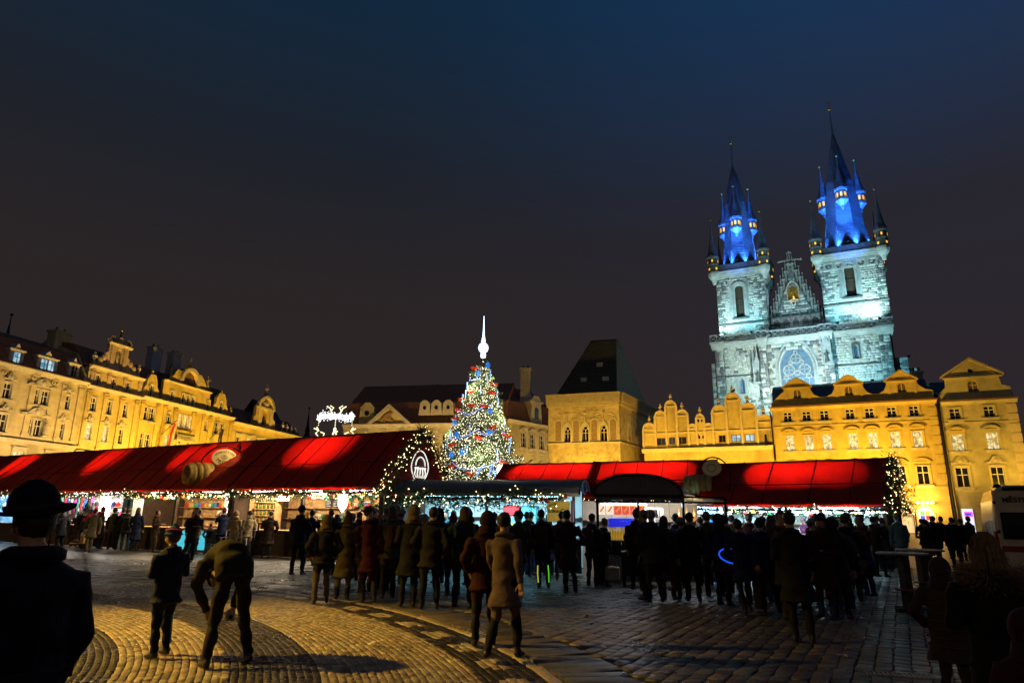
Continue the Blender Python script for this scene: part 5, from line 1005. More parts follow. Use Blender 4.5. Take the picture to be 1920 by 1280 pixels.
class Stall:
    def __init__(s, R, L, phi, k, ze, npan, label, grp='red canvas stalls', spots=(), tube='w', gable=False, light=160, lcol=(1, .95, .85), wallm=None, back=.9, name='market_stall', front=1.0, ang=72, smul=5.0):
        s.R, s.L, s.k, s.zr, s.ze = R, L, k, R[2], ze
        c, n = math.cos(R_(phi)), math.sin(R_(phi)); s.M = Matrix([[c, n, 0, R[0]], [-n, c, 0, R[1]], [0, 0, 1, 0], [0, 0, 0, 1]])
        t = s.t = thing(name, label, 'market stall', M=s.M, group=grp); zr = R[2]; pw = L/npan; xs = [-L]+[-L+(i+rnd.uniform(-.16, .16))*pw for i in range(1, npan)]+[0]
        zm = zr-(zr-ze)*.62+.07; prof = [(0.0, zr), (-k*.2, zr-(zr-ze)*.2+.0), (-k*.42, zr-(zr-ze)*.42+.02), (-k*.62, zm), (-k*.81, zm-(zm-ze)*.52), (-k, ze), (-k-.01, ze-.07)]
        for i in range(npan):
            for side in (1, -1):
                V = []; nx = 7
                for j, (yy, zz) in enumerate(prof):
                    for q_ in range(nx):
                        f = q_/(nx-1); sag = -.075*math.sin(f*PI)*(1 if 0 < j < 6 else .25); V.append((xs[i]+f*(xs[i+1]-xs[i]), yy*side, zz+sag+rng.normal(0, .010)+.018*math.sin(yy*5+i*2.1+f*6)*math.sin(f*PI)))
                Fc = [(j*nx+q_, j*nx+q_+1, (j+1)*nx+q_+1, (j+1)*nx+q_) for j in range(len(prof)-1) for q_ in range(nx-1)]
                if side == 1: Fc = [tuple(reversed(f)) for f in Fc]
                MB().add(V, Fc).build('canvas_panel', CANV, t, True)
        for i in range(npan+1):
            x = xs[i]; MB().tube([(x, yy, zz+.012) for yy, zz in prof[:6]], .022, 5).build('seam', SEAM, t)
        MB().tube([(-L, -k*.62, zm+.015), (0, -k*.62, zm+.015)], .016, 5).build('seam', SEAM, t)
        MB().box(-L, 0, -.06, .06, zr-.14, zr-.01).build('ridge_beam', WOODD, t)
        if gable: MB().add([(.0, -k+.1, ze-.05), (.0, k-.1, ze-.05), (.0, 0, zr-.06)], [(0, 1, 2)]).build('gable_canvas', CANVP, t)
        hw = k-.35
        MB().box(-L+.06, -.06, -k+.06, k-.3, ze-.03, ze+.01).build('added_light_baffle', WOOD, t)  # added unseen board that keeps the stall light off the canvas
        for i in range(int(L/2.7)+1):
            x = -L+.1+i*(L-.2)/int(L/2.7)
            for yy in (-hw, hw): MB().box(x-.06, x+.06, yy-.06, yy+.06, 0, ze+.05).build('post', WOODD, t)
        MB().box(-L, 0, -hw-.05, -hw+.05, ze-.1, ze+.04).build('eave_beam', WOODD, t)
        w = MB(); wm = wallm or WOOD; n_ = int(L/.3)
        for i in range(n_): MB().box(-L+.03+i*(L-.06)/n_, -L+.03+(i+1)*(L-.06)/n_-.012, back, back+.04, .05, ze+.25).build('wall_plank', wm, t)
        for x in (-L+.02, -.06): MB().box(x, x+.04, -hw+.1, back, .05, ze+.1).build('side_wall', WOODD, t)
        n_ = int(L/.36)
        for i in range(n_): MB().box(-L+.1+i*(L-.2)/n_, -L+.1+(i+1)*(L-.2)/n_-.014, -hw+.02, -hw+.06, .04, .98).build('counter_plank', WOODD, t)
        MB().bevbox(-L+.08, -.08, -hw-.12, -hw+.55, .98, 1.03, .012).build('counter_top', PINE, t)
        for z in (1.45, 1.9): MB().box(-L+.15, -.15, back-.32, back-.01, z-.03, z).build('shelf', PINE, t)
        tm = {'w': TUBE, 'c': TUBEC, 'y': TUBEW}[tube]; ns = max(1, int(L/2.6))
        for i in range(ns):
            x = -L+(i+.5)*L/ns; MB().tube([(x-.6, -hw+.35, ze-.12), (x+.6, -hw+.35, ze-.12)], .025, 6).build('tube_light', tm, t); MB().box(x-.65, x+.65, -hw+.31, -hw+.39, ze-.09, ze-.05).build('tube_fitting', WHITE, t)
        p = s.M @ Vector((-L/2, -hw+.4, ze-.16)); d = lamp('stall_light', 'AREA', p, light*L/3, lcol, s.M @ Vector((-L/2, .35, .9)), (L*.85, .2)); 
        d2 = lamp('counter_light', 'AREA', s.M @ Vector((-L/2, -hw+.2, ze-.2)), light*L/16*front, lcol, s.M @ Vector((-L/2, -hw-1.6, 0)), (L*.85, .15))
        for i, (x, e) in enumerate(spots):
            pp = s.M @ Vector((x, .55, ze+.16)); lamp('roof_spot', 'SPOT', pp, e*smul, (1, .9, .75), s.M @ Vector((x+.25, -k*.27, zr-(zr-ze)*.27)), .10, ang, .28)
            MB().lathe([(.05, -.25), (.12, 0)], 8, (x, .55, ze+.28)).build('lamp_housing', IRON, t)
    def at(s, x, y, z): return s.M @ Vector((x, y, z))
def garland(name, pts, label, grp, dens=260, r=.16, bpm=15, baub=1.2):
    pts = [Vector(p) for p in pts]; seg = []; tot = 0
    for a, b in zip(pts, pts[1:]): seg.append((a, b, (b-a).length)); tot += (b-a).length
    o0 = pts[0]; g = thing(name, label, 'garland', o0, 0, grp)
    def sample(n):
        d = rng.uniform(0, tot, n); out = np.zeros((n, 3)); dr = np.zeros((n, 3)); acc = 0
        for a, b, l in seg:
            m = (d >= acc) & (d <= acc+l); t = (d[m]-acc)/l; out[m] = np.array(a-o0)+t[:, None]*np.array(b-a); dr[m] = np.array((b-a).normalized()); acc += l
        return out, dr, d
    P, dr, d = sample(int(dens*tot)); P[:, 2] += -.05+.06*np.sin(d*1.9); off = rng.normal(0, r*.55, P.shape); P2 = P+off; D = off*3+dr*rng.normal(0, .5, (len(P), 1))+rng.normal(0, .3, P.shape)
    link('needles', needles_mesh('needles', P2, D, rng.uniform(.10, .22, len(P)), rng.uniform(.008, .02, len(P))), NEED, g, kind='stuff')
    MB().tube([p-o0 for p in pts], .035, 5).build('wire', IRON, g)
    P, dr, d = sample(int(bpm*tot)); P[:, 2] += -.05+.06*np.sin(d*1.9); off = rng.normal(0, r*.6, P.shape); off[:, 1] -= r*.5; link('bulbs', bulbs_mesh('bulbs', P+off, rng.uniform(.015, .026, len(P))), LEDG, g, kind='stuff')
    P, dr, d = sample(max(2, int(baub*tot))); off = rng.normal(0, r*.4, P.shape); off[:, 1] -= r
    for p in P+off: link('bauble', BAUB, None, g, tuple(p))
    return g
BAUB = MB().ell((0, 0, 0), .06, 8, 6).lathe([(.02, 0), (.02, .025)], 6, (0, 0, .055)).mesh('bauble', True); BAUB.materials.append(mat('red_bauble', (.5, .015, .01), .25, var=0, spec=.6))
PHL = 28.8; RL = PY(790, 805, 26.0); DL = np.array([math.cos(R_(PHL)), -math.sin(R_(PHL)), 0])
def left_R(s_): p = RL-DL*s_; return (p[0], p[1], RL[2])
EL = 2.63
SD = Stall(left_R(0), 7.95, PHL, 2.4, EL, 7, 'red canvas stall with wine bottles and wreaths, garlanded gable and crest', spots=((-4.7, 420), (-5.6, 300)), gable=True, light=130, front=2.6, lcol=(1, .82, .55), tube='w', wallm=PINE)
SC = Stall(left_R(8.0), 7.25, PHL, 2.4, EL, 6, 'red canvas pastry stall under the wooden barrel sign', spots=((-3.2, 430), (-5.3, 330)), light=110, front=2.4, lcol=(1, .8, .5), tube='y', wallm=PINE)
SB_ = Stall(left_R(15.3), 8.95, PHL, 2.4, EL, 7, 'red canvas stall with racks of woolly hats, left of the pastry stall', spots=((-5.0, 430),), light=150, front=1.6, lcol=(1, .92, .8), tube='w', wallm=mat('white_board', (.55, .56, .56), .6))
SA = Stall(left_R(24.3), 12.2, PHL, 2.4, EL, 9, 'blue-lit red canvas stall at the far left', spots=((-4.6, 480), (-10.5, 400)), light=130, lcol=(.45, .75, 1), tube='c', wallm=mat('blue_board', (.2, .35, .5), .6))
for st, w in ((SD, 'wine stall'), (SC, 'pastry stall'), (SB_, 'hat stall'), (SA, 'blue-lit far left stall')):
    L = st.L; n = int(L/1.3); garland('eave_garland', [st.at(-L+i*L/n, -st.k-.08, EL-.17-.07*(i % 2)) for i in range(n+1)], 'lit fir garland along the eave of the %s' % w, 'eave garlands')
garland('gable_garland', [SD.at(.12, -2.5, EL-.25), SD.at(.12, -1.2, (EL+RL[2])/2), SD.at(.12, 0, RL[2]+.02), SD.at(.12, 1.2, (EL+RL[2])/2), SD.at(.12, 2.5, EL-.25)], 'lit garland framing the gable end of the wine stall', 'gable garlands', 480, .24, 26)
cre = thing('lit_crest', 'round lit crest with crown on the red gable of the wine stall', 'sign', M=SD.M @ Matrix.Translation((.1, -.15, 3.45)) @ Matrix.Rotation(PI/2, 4, 'Z'))
WN = emis('crest_white', (1, .97, .85), .85)
MB().tube([(.52*math.cos(2*PI*i/24)*(1+.06*math.cos(4*PI*i/24*2)), -.03, .62*math.sin(2*PI*i/24)) for i in range(24)], .022, 6, closed=True).build('rim', WN, cre)
MB().poly([(.42*math.cos(2*PI*i/16), .5*math.sin(2*PI*i/16)) for i in range(16)], -.02, .0).build('shield', mat('crest_dark', (.1, .02, .02), .6), cre)
cm = MB()
for k in range(5): x = -.3+k*.15; cm.tube([(x, -.05, -.1), (x*1.2, -.05, -.28), (x*.7, -.05, -.42)], .025, 5); cm.ell((x, -.05, -.05), .05, 6, 4)
cm.tube([(.3*math.cos(PI*i/10), -.05, .05+.33*math.sin(PI*i/10)) for i in range(11)], .025, 5); cm.build('crown_lights', WN, cre); MB().ell((0, -.06, .12), (.13, .05, .16), 8, 6).build('emblem', mat('crest_pink', (.4, .1, .12), .5), cre)
# right row
RG = PY(1665, 857, 25.0); PG = 36.
SG = Stall(tuple(RG), 6.7, PG, 2.4, 2.18, 5, 'red canvas stall with plates and decorations, garlanded gable, at the right', spots=((-4.5, 420), (-3.3, 420), (-2.0, 260)), gable=True, light=95, lcol=(.55, .9, 1), tube='w', front=5.0, ang=66, smul=3.8, wallm=mat('white_board', (.55, .56, .56)))
RF = PY(1345, 861, 29.5); SF = Stall(tuple(RF), 5.6, 20, 2.3, 2.5, 5, 'red canvas pastry stall behind the grey awnings', spots=((-2.2, 420), (-3.4, 420), (-4.6, 330)), light=130, lcol=(1, .9, .7), tube='y', wallm=PINE, ang=66, smul=4.4)
RE = PY(1128, 866, 31.2); SE = Stall(tuple(RE), 4.9, 20, 2.3, 2.6, 4, 'red canvas stall roof right of the Christmas tree', spots=((-1.0, 380), (-2.4, 430), (-3.8, 430)), light=130, lcol=(1, .9, .7), tube='y', wallm=PINE, ang=66, smul=4.4)
n = 6; garland('eave_garland', [SG.at(-6.7+i*6.7/n, -2.48, 2.0-.07*(i % 2)) for i in range(n+1)], 'lit fir garland along the eave of the plate stall on the right', 'eave garlands', 200, .14, 12)
garland('gable_garland', [SG.at(.12, -2.5, 1.95), SG.at(.12, -1.2, 3.05), SG.at(.12, 0, RG[2]+.02), SG.at(.12, 1.2, 3.05), SG.at(.12, 2.5, 1.95)], 'lit garland framing the gable end of the right stall', 'gable garlands', 480, .2, 22)
garland('eave_garland', [SF.at(-5.6+i*5.6/n, -2.4, 2.33) for i in range(n+1)], 'lit fir garland along the eave of the pastry stall behind grey awnings', 'eave garlands', 180, .12, 10)
# giant pastry barrels with arched sign frames on the pastry stall roofs
BAR = mat('carved_pine_barrel', (.42, .26, .07), .6, var=.3, vs=6, bump=.4, bs=12)
def barrel_sign(st, x, lb, s=1.0, yb=-1.75, zb=None, rz=.5, tw=R_(50)):
    zb = zb or st.zr-(st.zr-st.ze)*.72
    t = thing('barrel_sign', lb, 'sign', M=st.M @ Matrix.Translation((x, yb, zb)) @ Matrix.Rotation(tw, 4, 'Z'), group='pastry barrel signs')
    R2 = Matrix.Rotation(rz, 4, 'Z') @ Matrix.Rotation(PI/2, 4, 'Y')
    prof = [(.36, -.68), (.44, -.66)]
    for k in range(5): z = -.62+k*.26; prof += [(.40+.06*math.sin((k+.2)/5*PI), z), (.47+.07*math.sin((k+.5)/5*PI), z+.10), (.47+.07*math.sin((k+.5)/5*PI), z+.2), (.40+.06*math.sin((k+.9)/5*PI), z+.26)]
    prof += [(.42, .68), (.36, .69), (.34, .3), (.34, -.3)]
    V = []; n = 18; k = len(prof)
    for r, z in prof:
        for j in range(n): V.append((r*math.cos(2*PI*j/n)*s, r*math.sin(2*PI*j/n)*s, z*s))
    MB().add(V, [(i*n+j, i*n+(j+1) % n, ((i+1) % k)*n+(j+1) % n, ((i+1) % k)*n+j) for i in range(k) for j in range(n)], M=R2).build('barrel', BAR, t, True)
    MB().bar((0, 0, -.45*s), (0, .1, -.8*s), .05).build('mount', IRON, t)
    A = [(.25*s-.95*s*math.cos(PI*i/14)+.6*s, .05, .35*s+.95*s*math.sin(PI*i/14)) for i in range(15)]; A = [(-.1*s, .05, -.1*s)]+A+[(1.6*s, .05, -.5*s), (1.5*s, .0, -1.0*s)]
    MB().tube(A, .03, 6).build('arch_frame', IRON, t)
    bd = MB().poly([(.85*s+.52*s*math.cos(2*PI*i/28), .78*s+.38*s*math.sin(2*PI*i/28)) for i in range(28)], -.03, .03).build('oval_board', mat('oval_board', (.55, .42, .24), .7, var=.15), t)
    return t, bd, s
t, bd, s = barrel_sign(SC, -2.6, 'wooden barrel sign with oval board on the left pastry stall roof')
bpy.context.view_layer.update(); lamp('sign_lamp', 'SPOT', t.matrix_world @ Vector((1.5, -1.0, 1.5)), 130, (1, .75, .3), t.matrix_world @ Vector((.4, 0, .3)), .05, 85, .6); MB().lathe([(.07, 0), (.05, .16), (.02, .2)], 8, (1.45, -.1, 1.15)).build('lamp_head', COPPER, t)
BRN = mat('brown_lettering', (.12, .07, .03), .7, var=0)
def arc_text(parent, txt, cx, cz, rx, rz, a0, a1, size, y=-.04):
    n = len(txt)
    for i, c in enumerate(txt):
        a = R_(a0+(a1-a0)*(i/(n-1))); x = cx+rx*math.cos(a); z = cz+rz*math.sin(a); up = a if a0 > a1 and a0 > 0 else a+PI
        o = link('letter', text_mesh(c, size, .012, 0, .004), BRN, parent); o.matrix_local = Matrix.Translation((x, y, z)) @ Matrix.Rotation(-(up-PI/2), 4, 'Y')
arc_text(bd, 'STAROČESKÉ', .85, .78, .4, .25, 155, 25, .12); arc_text(bd, 'TRDLO', .85, .80, .33, .24, 212, 328, .2)
link('emblem', text_mesh('Œ', .16, .012), BRN, bd, (.85, -.04, .80)); MB().tube([(.85+.13*math.cos(2*PI*i/16), -.04, .80+.085*math.sin(2*PI*i/16)) for i in range(16)], .008, 4, closed=True).build('emblem_ring', BRN, bd)
# cloth flap of green ribbon on arch
t2, bd2, s2 = barrel_sign(SF, -.75, 'wooden barrel sign with oval board on the right pastry stall roof', .85, -2.0, None, .5, R_(-30))
MB().tube([(.85*.85+.2*math.cos(2*PI*i/16), -.04, .78*.85+.15*math.sin(2*PI*i/16)) for i in range(16)], .015, 4, closed=True).build('emblem_ring', BRN, bd2)
# ================================================================== grey-awning kiosks in the middle
PVC = mat('grey_awning_cloth', (.17, .15, .115), .55, var=.2, vs=2, bump=.2, bs=6)
def frameM(px, Y, phi): d = ray(px, 965); x = d[0]/d[1]*Y; c, n = math.cos(R_(phi)), math.sin(R_(phi)); return Matrix([[c, n, 0, x], [-n, c, 0, Y], [0, 0, 1, 0], [0, 0, 0, 1]])
class KS: pass
K1 = KS(); K1.M = frameM(1092, 20.4, 12); K1.at = lambda x, y, z: K1.M @ Vector((x, y, z)); W1 = 5.9
k1 = thing('drinks_kiosk', 'kiosk with curved grey awning and fir garland in front of the tree', 'kiosk', M=K1.M)
prof = [(-.55, 2.32), (-.5, 2.45), (-.1, 2.62), (.5, 2.76), (1.2, 2.82), (2.0, 2.74), (2.7, 2.5)]
V = []; nx = 9
for (y, z) in prof:
    for i in range(nx): V.append((-W1+W1*i/(nx-1), y, z-.025*abs(math.sin(i*PI/2))))
MB().add(V, [(j*nx+i, j*nx+i+1, (j+1)*nx+i+1, (j+1)*nx+i) for j in range(len(prof)-1) for i in range(nx-1)]).build('awning', PVC, k1, True)
for x in (-W1+.02, -W1/2, -.02): MB().tube([(x, y, z-.03) for y, z in prof], .03, 6).build('awning_rib', IRON, k1)
for a in range(5): y, z = prof[a+1]; MB().bar((-.02, 1.1, 2.35), (-.02, y, z), .022).build('fan_strut', IRON, k1)
MB().box(-W1, 0, -.55, -.45, 2.24, 2.34).build('front_beam', mat('pale_beam', (.35, .33, .28), .6), k1)
for x in (-W1+.1, -W1/2, -.25):
    for y in (-.1, 2.4): MB().box(x-.04, x+.04, y-.04, y+.04, 0, 2.6).build('post', WOODD, k1)
CYB = mat('cool_white_panel', (.5, .6, .62), .5, var=.08)
for i in range(9): MB().box(-W1+.1+i*.62, -W1+.1+i*.62+.6, 2.2, 2.24, .05, 2.5).build('wall_panel', CYB, k1)
for i in range(14): MB().box(-W1+.12+i*.41, -W1+.12+i*.41+.395, .02, .06, .04, 1.0).build('counter_plank', WOODD, k1)
MB().bevbox(-W1+.08, -.1, -.15, .5, 1.0, 1.05, .012).build('counter_top', CYB, k1); MB().box(-W1+.1, -W1+.16, .05, 2.2, .05, 2.4).build('side_wall', WOODD, k1); MB().box(-W1+.2, -.3, 1.9, 2.18, 1.62, 1.65).build('shelf', CYB, k1)
for x in (-4.9, -3.2, -1.4): MB().tube([(x-.6, .5, 2.28), (x+.6, .5, 2.28)], .022, 6).build('tube_light', TUBEC, k1)
lamp('kiosk_light', 'AREA', K1.at(-W1/2, .7, 2.25), 130, (.55, .88, 1), K1.at(-W1/2, 1.9, .9), (W1*.8, .3)); lamp('kiosk_front_light', 'AREA', K1.at(-W1/2, -.1, 2.2), 120, (.3, .8, 1), K1.at(-W1/2, -1.8, 0), (W1*.8, .15))
n = 8; garland('eave_garland', [K1.at(-W1+i*(W1-.5)/n, -.62, 2.2-.06*(i % 2)) for i in range(n+1)], 'thick lit fir garland along the grey kiosk awning', 'eave garlands', 560, .22, 17, 1.6)
garland('eave_garland', [K1.at(-W1, -.6, 2.2), K1.at(-W1+.15, .6, 2.65), K1.at(-W1+.5, 1.8, 2.72)], 'short garland climbing the left end of the grey kiosk awning', 'eave garlands', 400, .18, 18)
# drinks sign board (lettering kept as it stands)
sgM = K1.M @ Matrix.Translation((-.62, -.72, 1.82)); sg = thing('drinks_sign', 'yellow drinks sign board with black script hanging from the kiosk', 'sign', M=sgM)
MB().bevbox(-.34, .34, -.03, .03, -.30, .28, .03).build('board', mat('sign_yellow', (.6, .42, .07), .5, var=.12, emit=(1, .7, .12), es=.12), sg); link('lettering', text_mesh('Coca-Cola', .145, .01, .35, .003), LT, sg, (0, -.045, .0)); MB().bar((0, .0, .28), (0, .1, .45), .02).build('hanger', IRON, sg)
MB().box(.36, .42, -.04, .3, -.3, .3).build('side_panel', mat('sign_orange', (.45, .12, .02), .5), sg)
# snack kiosk on the right with arched awning
K2 = KS(); K2.M = frameM(1352, 18.3, -6); K2.at = lambda x, y, z: K2.M @ Vector((x, y, z)); W2 = 3.55
k2 = thing('snack_kiosk', 'snack kiosk with arched dark awning and lit food posters', 'kiosk', M=K2.M)
V = []; na = 13; ny = 5
for j in range(ny):
    for i in range(na):
        a = PI*(1-i/(na-1)); xx = -W2+1.15+1.2*math.cos(a)+j*.42; V.append((xx+.0, -.45+j*.85, 2.22+.55*math.sin(a)**.9-.015*(j % 2)-.03*j))
MB().add(V, [(j*na+i, j*na+i+1, (j+1)*na+i+1, (j+1)*na+i) for j in range(ny-1) for i in range(na-1)]).build('awning', PVC, k2, True)
fr = [(-W2+1.15+1.2*math.cos(PI*(1-i/12)), -.46, 2.22+.55*max(0, math.sin(PI*(1-i/12)))**.9) for i in range(13)]; MB().add([(p[0], -.44, p[2]) for p in fr]+[(fr[-1][0], -.44, 2.1), (fr[0][0], -.44, 2.1)], [tuple(range(15))]).build('awning_front', PVC, k2); MB().tube(fr, .025, 6).bar(fr[0], fr[-1], .025).build('arch_frame', IRON, k2)
V = [(-1.25, -.45, 2.2), (-.1, -.45, 2.12), (.15, 3.0, 2.05), (-.2, 3.0, 2.5), (-1.0, -.2, 2.55)]
MB().add([(-1.35, -.46, 2.3), (-.02, -.46, 2.1), (.3, 2.9, 2.0), (-.3, 2.9, 2.55)], [(0, 1, 2, 3)]).build('side_awning', PVC, k2)
for x in (-W2+.05, -2.42, -1.2, -.05): MB().box(x-.03, x+.03, -.43, -.37, 0, 2.2).build('post', IRON, k2)
MB().box(-W2, 0, -.45, -.37, 2.03, 2.08).box(-W2, 0, -.45, -.37, 2.17, 2.22).build('front_rail', IRON, k2)
for i in range(11): MB().box(-W2+.2+i*.3, -W2+.215+i*.3, -.44, -.42, 2.08, 2.17).build('rail_bar', WHITE, k2)
for i in range(8): MB().box(-W2+.06+i*.43, -W2+.06+i*.43+.42, 1.5, 1.54, .05, 2.1).build('wall_panel', mat('grey_panel', (.3, .29, .28), .6), k2)
for i in range(10): MB().box(-W2+.1+i*.335, -W2+.1+i*.335+.32, -.02, .02, .04, 1.05).build('counter_plank', mat('charcoal_board', (.04, .037, .034), .6), k2)
MB().bevbox(-W2+.06, -.06, -.1, .45, 1.05, 1.09, .01).build('counter_top', mat('charcoal_board', (.04, .037, .034)), k2); MB().box(-W2+.1, -.1, 1.15, 1.48, 1.55, 1.58).build('shelf', mat('grey_panel', (.3, .29, .28)), k2)
MB().tube([(-W2+.3, .2, 2.0), (-2.0, .2, 2.0)], .02, 6).build('tube_light', TUBE, k2); lamp('kiosk_light', 'AREA', K2.at(-W2/2, .3, 1.98), 50, (1, .86, .66), K2.at(-W2/2, 1.3, .9), (W2*.8, .25)); lamp('kiosk_front_light', 'AREA', K2.at(-W2/2, -.3, 2.0), 34, (.8, .9, 1), K2.at(-W2/2, -2.2, 0), (W2*.8, .15))
def item(M, loc, name, label, cat, grp, me, mats=None, rot=None, sc_=None):
    o = link(name, me, mats); m = M @ Matrix.Translation(loc)
    if rot: m = m @ Matrix.Rotation(rot, 4, 'Z')
    if sc_: m = m @ Matrix.Diagonal((sc_, sc_, sc_, 1))
    o.matrix_world = m; return tag(o, label, cat, grp)
# food posters: backlit
for i in range(6):
    c_ = (.75, .66, .55) if i < 2 else (.62, .06, .035); t = thing('food_poster', '%s backlit food poster, %s in the snack kiosk row' % ('pale' if i < 2 else 'red', ('first from left', 'second from left', 'third from left', 'fourth from left', 'fifth from left', 'sixth, rightmost')[i]), 'poster', M=K2.M @ Matrix.Translation((-W2+.16+i*.215+.1, -.02, 1.86)), group='food posters of the snack kiosk')
    MB().box(-.09, .09, -.012, .012, -.13, .13).build('panel', mat('poster_%d' % (i > 1), c_, .5, var=.05, emit=c_, es=1.1), t); m_ = MB().tube([(-.05, -.016, -.06), (0, -.016, .0), (.05, -.016, .07)], .028, 6).build('sausage', mat('poster_sausage', (.5, .2, .08), .5, emit=(.8, .3, .1), es=.7), t); MB().box(-.08, .08, -.016, -.013, .09, .12).build('title', mat('poster_title', (.8, .7, .2), .5, emit=(1, .85, .3), es=.8), t)
hp = thing('menu_sign', 'white panel with red letters on the snack kiosk', 'sign', M=K2.M @ Matrix.Translation((-2.15, -.14, 1.45))); MB().box(-.16, .27, -.01, .01, -.24, .3).build('panel', mat('lit_white_panel', (.7, .7, .7), .5, emit=(.95, .97, 1), es=.5), hp); link('lettering', text_mesh('HAN', .2, .006, .1, .004), mat('red_lettering', (.6, .01, .01), .5), hp, (.08, -.02, .02)); MB().box(.0, .26, -.02, -.012, -.2, -.16).build('green_line', mat('green_paint', (.02, .3, .06), .5), hp)
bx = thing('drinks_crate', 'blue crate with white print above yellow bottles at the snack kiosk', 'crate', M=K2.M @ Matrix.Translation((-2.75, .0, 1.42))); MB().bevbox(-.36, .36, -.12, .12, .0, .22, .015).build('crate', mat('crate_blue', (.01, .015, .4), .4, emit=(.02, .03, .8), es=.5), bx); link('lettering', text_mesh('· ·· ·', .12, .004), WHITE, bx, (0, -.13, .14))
BOT = MB().lathe([(.038, 0), (.04, .02), (.04, .19), (.015, .25), (.014, .31), (.018, .315), (.018, .335)], 8).mesh('bottle', True)
def botm(nm, c, e=0): m = BOT.copy(); m.materials.clear(); m.materials.append(mat(nm, c, .15, var=0, spec=.6, emit=c if e else None, es=e)); return m
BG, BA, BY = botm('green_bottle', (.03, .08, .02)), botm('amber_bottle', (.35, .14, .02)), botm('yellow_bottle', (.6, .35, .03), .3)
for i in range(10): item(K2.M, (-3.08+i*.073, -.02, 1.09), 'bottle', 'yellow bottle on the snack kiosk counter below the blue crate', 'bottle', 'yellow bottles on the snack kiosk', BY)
mw = thing('microwave', 'white microwave oven in the snack kiosk', 'microwave', M=K2.M @ Matrix.Translation((-1.75, .5, 1.62))); MB().bevbox(-.26, .26, -.16, .2, 0, .3, .02).build('case', mat('appliance_white', (.6, .6, .58), .35), mw); MB().box(-.22, .1, -.17, -.16, .05, .26).build('door', mat('appliance_black', (.02, .02, .025), .2), mw); MB().box(.14, .16, -.19, -.16, .06, .25).build('handle', mat('red_lettering', (.6, .01, .01)), mw)
tb = thing('plastic_tub', 'blue plastic tub under the white microwave', 'tub', M=K2.M @ Matrix.Translation((-1.72, .4, 1.38))); MB().lathe([(.17, 0), (.21, .16), (.23, .17), (.2, .165), (.16, .03)], 14).build('bowl', mat('tub_blue', (.03, .25, .5), .4), tb); MB().tube([(.22, 0, .14), (.27, 0, .11), (.22, 0, .06)], .012, 5).build('handle', mat('tub_blue', (.03, .25, .5)), tb)
for i, (x, c_) in enumerate(((-1.98, (.6, .4, .02)), (-1.85, (.65, .32, .02)))):
    t = thing('food_bag', '%s yellow snack pack on the snack kiosk ledge' % ('left' if i == 0 else 'right'), 'snack pack', M=K2.M @ Matrix.Translation((x, -.2, 1.1))); MB().bevbox(-.055, .055, -.04, .04, 0, .22, .012).build('pack', mat('pack_%d' % i, c_, .4, emit=c_, es=.35), t); MB().box(-.04, .04, -.045, -.041, .06, .13).build('label', LT, t)
for i, x in enumerate((-.85, -.62, -.4)): item(K2.M, (x, .9, 1.58), 'jar', 'glass jar on the warm-lit shelf at the right of the snack kiosk', 'jar', 'jars in the snack kiosk', BA, sc_=1.1)
lamp('shelf_lamp', 'POINT', K2.at(-.6, .5, 1.95), 10, (1, .75, .4), size=.08)
# drinks kiosk contents
for i, (x, c_) in enumerate(((-2.55, (.5, .02, .03)), (-1.95, (.05, .25, .3)))):
    t = thing('drinks_fridge', ('red-topped drinks fridge inside the grey-awning kiosk', 'teal drinks fridge inside the grey-awning kiosk')[i], 'fridge', M=K1.M @ Matrix.Translation((x, 1.75, .05))); MB().bevbox(-.27, .27, -.05, .4, 0, 1.95, .02).build('cabinet', mat('fridge_%d' % i, c_, .35), t); MB().box(-.22, .22, -.07, -.05, .3, 1.6).build('glass_door', mat('fridge_glass', (.1, .3, .35), .1, emit=(.4, .8, .9), es=.35), t); MB().box(-.24, .24, -.075, -.05, 1.66, 1.88).build('header', mat('fridge_header_%d' % i, c_, .4, emit=c_, es=1.5), t)
    for r in range(4):
        for k in range(4): link('can', MB().lathe([(.035, 0), (.035, .12), (.028, .13)], 8).mesh('can'), mat('can_%d' % ((r+k) % 3), ((.6, .02, .02), (.02, .2, .5), (.6, .5, .05))[(r+k) % 3], .3), t, (-.16+k*.105, -.1, .36+r*.3))
SMALL = {}
def sm(key, fn, m): SMALL[key] = fn.mesh(key, True); SMALL[key].materials.append(m)
sm('mug', MB().lathe([(.04, 0), (.045, .1), (.038, .1), (.035, .01)], 10).tube([(.043, 0, .08), (.07, 0, .05), (.043, 0, .02)], .008, 5), mat('mug_glaze', (.5, .45, .4), .3, var=.2))
sm('plate', MB().lathe([(.02, 0), (.09, .0), (.13, .02), (.135, .025), (.09, .012), (.02, .01)], 14, M=Matrix.Rotation(PI/2*.9, 4, 'X')), mat('plate_glaze', (.62, .62, .58), .3, var=.15, vs=20))
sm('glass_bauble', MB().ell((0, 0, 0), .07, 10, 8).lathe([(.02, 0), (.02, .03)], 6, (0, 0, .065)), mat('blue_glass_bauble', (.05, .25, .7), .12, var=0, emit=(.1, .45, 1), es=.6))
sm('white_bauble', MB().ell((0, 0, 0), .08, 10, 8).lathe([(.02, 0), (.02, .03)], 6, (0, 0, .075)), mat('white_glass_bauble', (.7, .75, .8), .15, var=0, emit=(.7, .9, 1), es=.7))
sm('figurine', MB().lathe([(.06, 0), (.07, .05), (.045, .14), (.05, .18), (.02, .2)], 8).ell((0, 0, .23), .035, 8, 6).ell((.05, 0, .14), .02, 6, 4).ell((-.05, 0, .14), .02, 6, 4), mat('figurine_paint', (.55, .5, .45), .5, var=.5, vs=14))
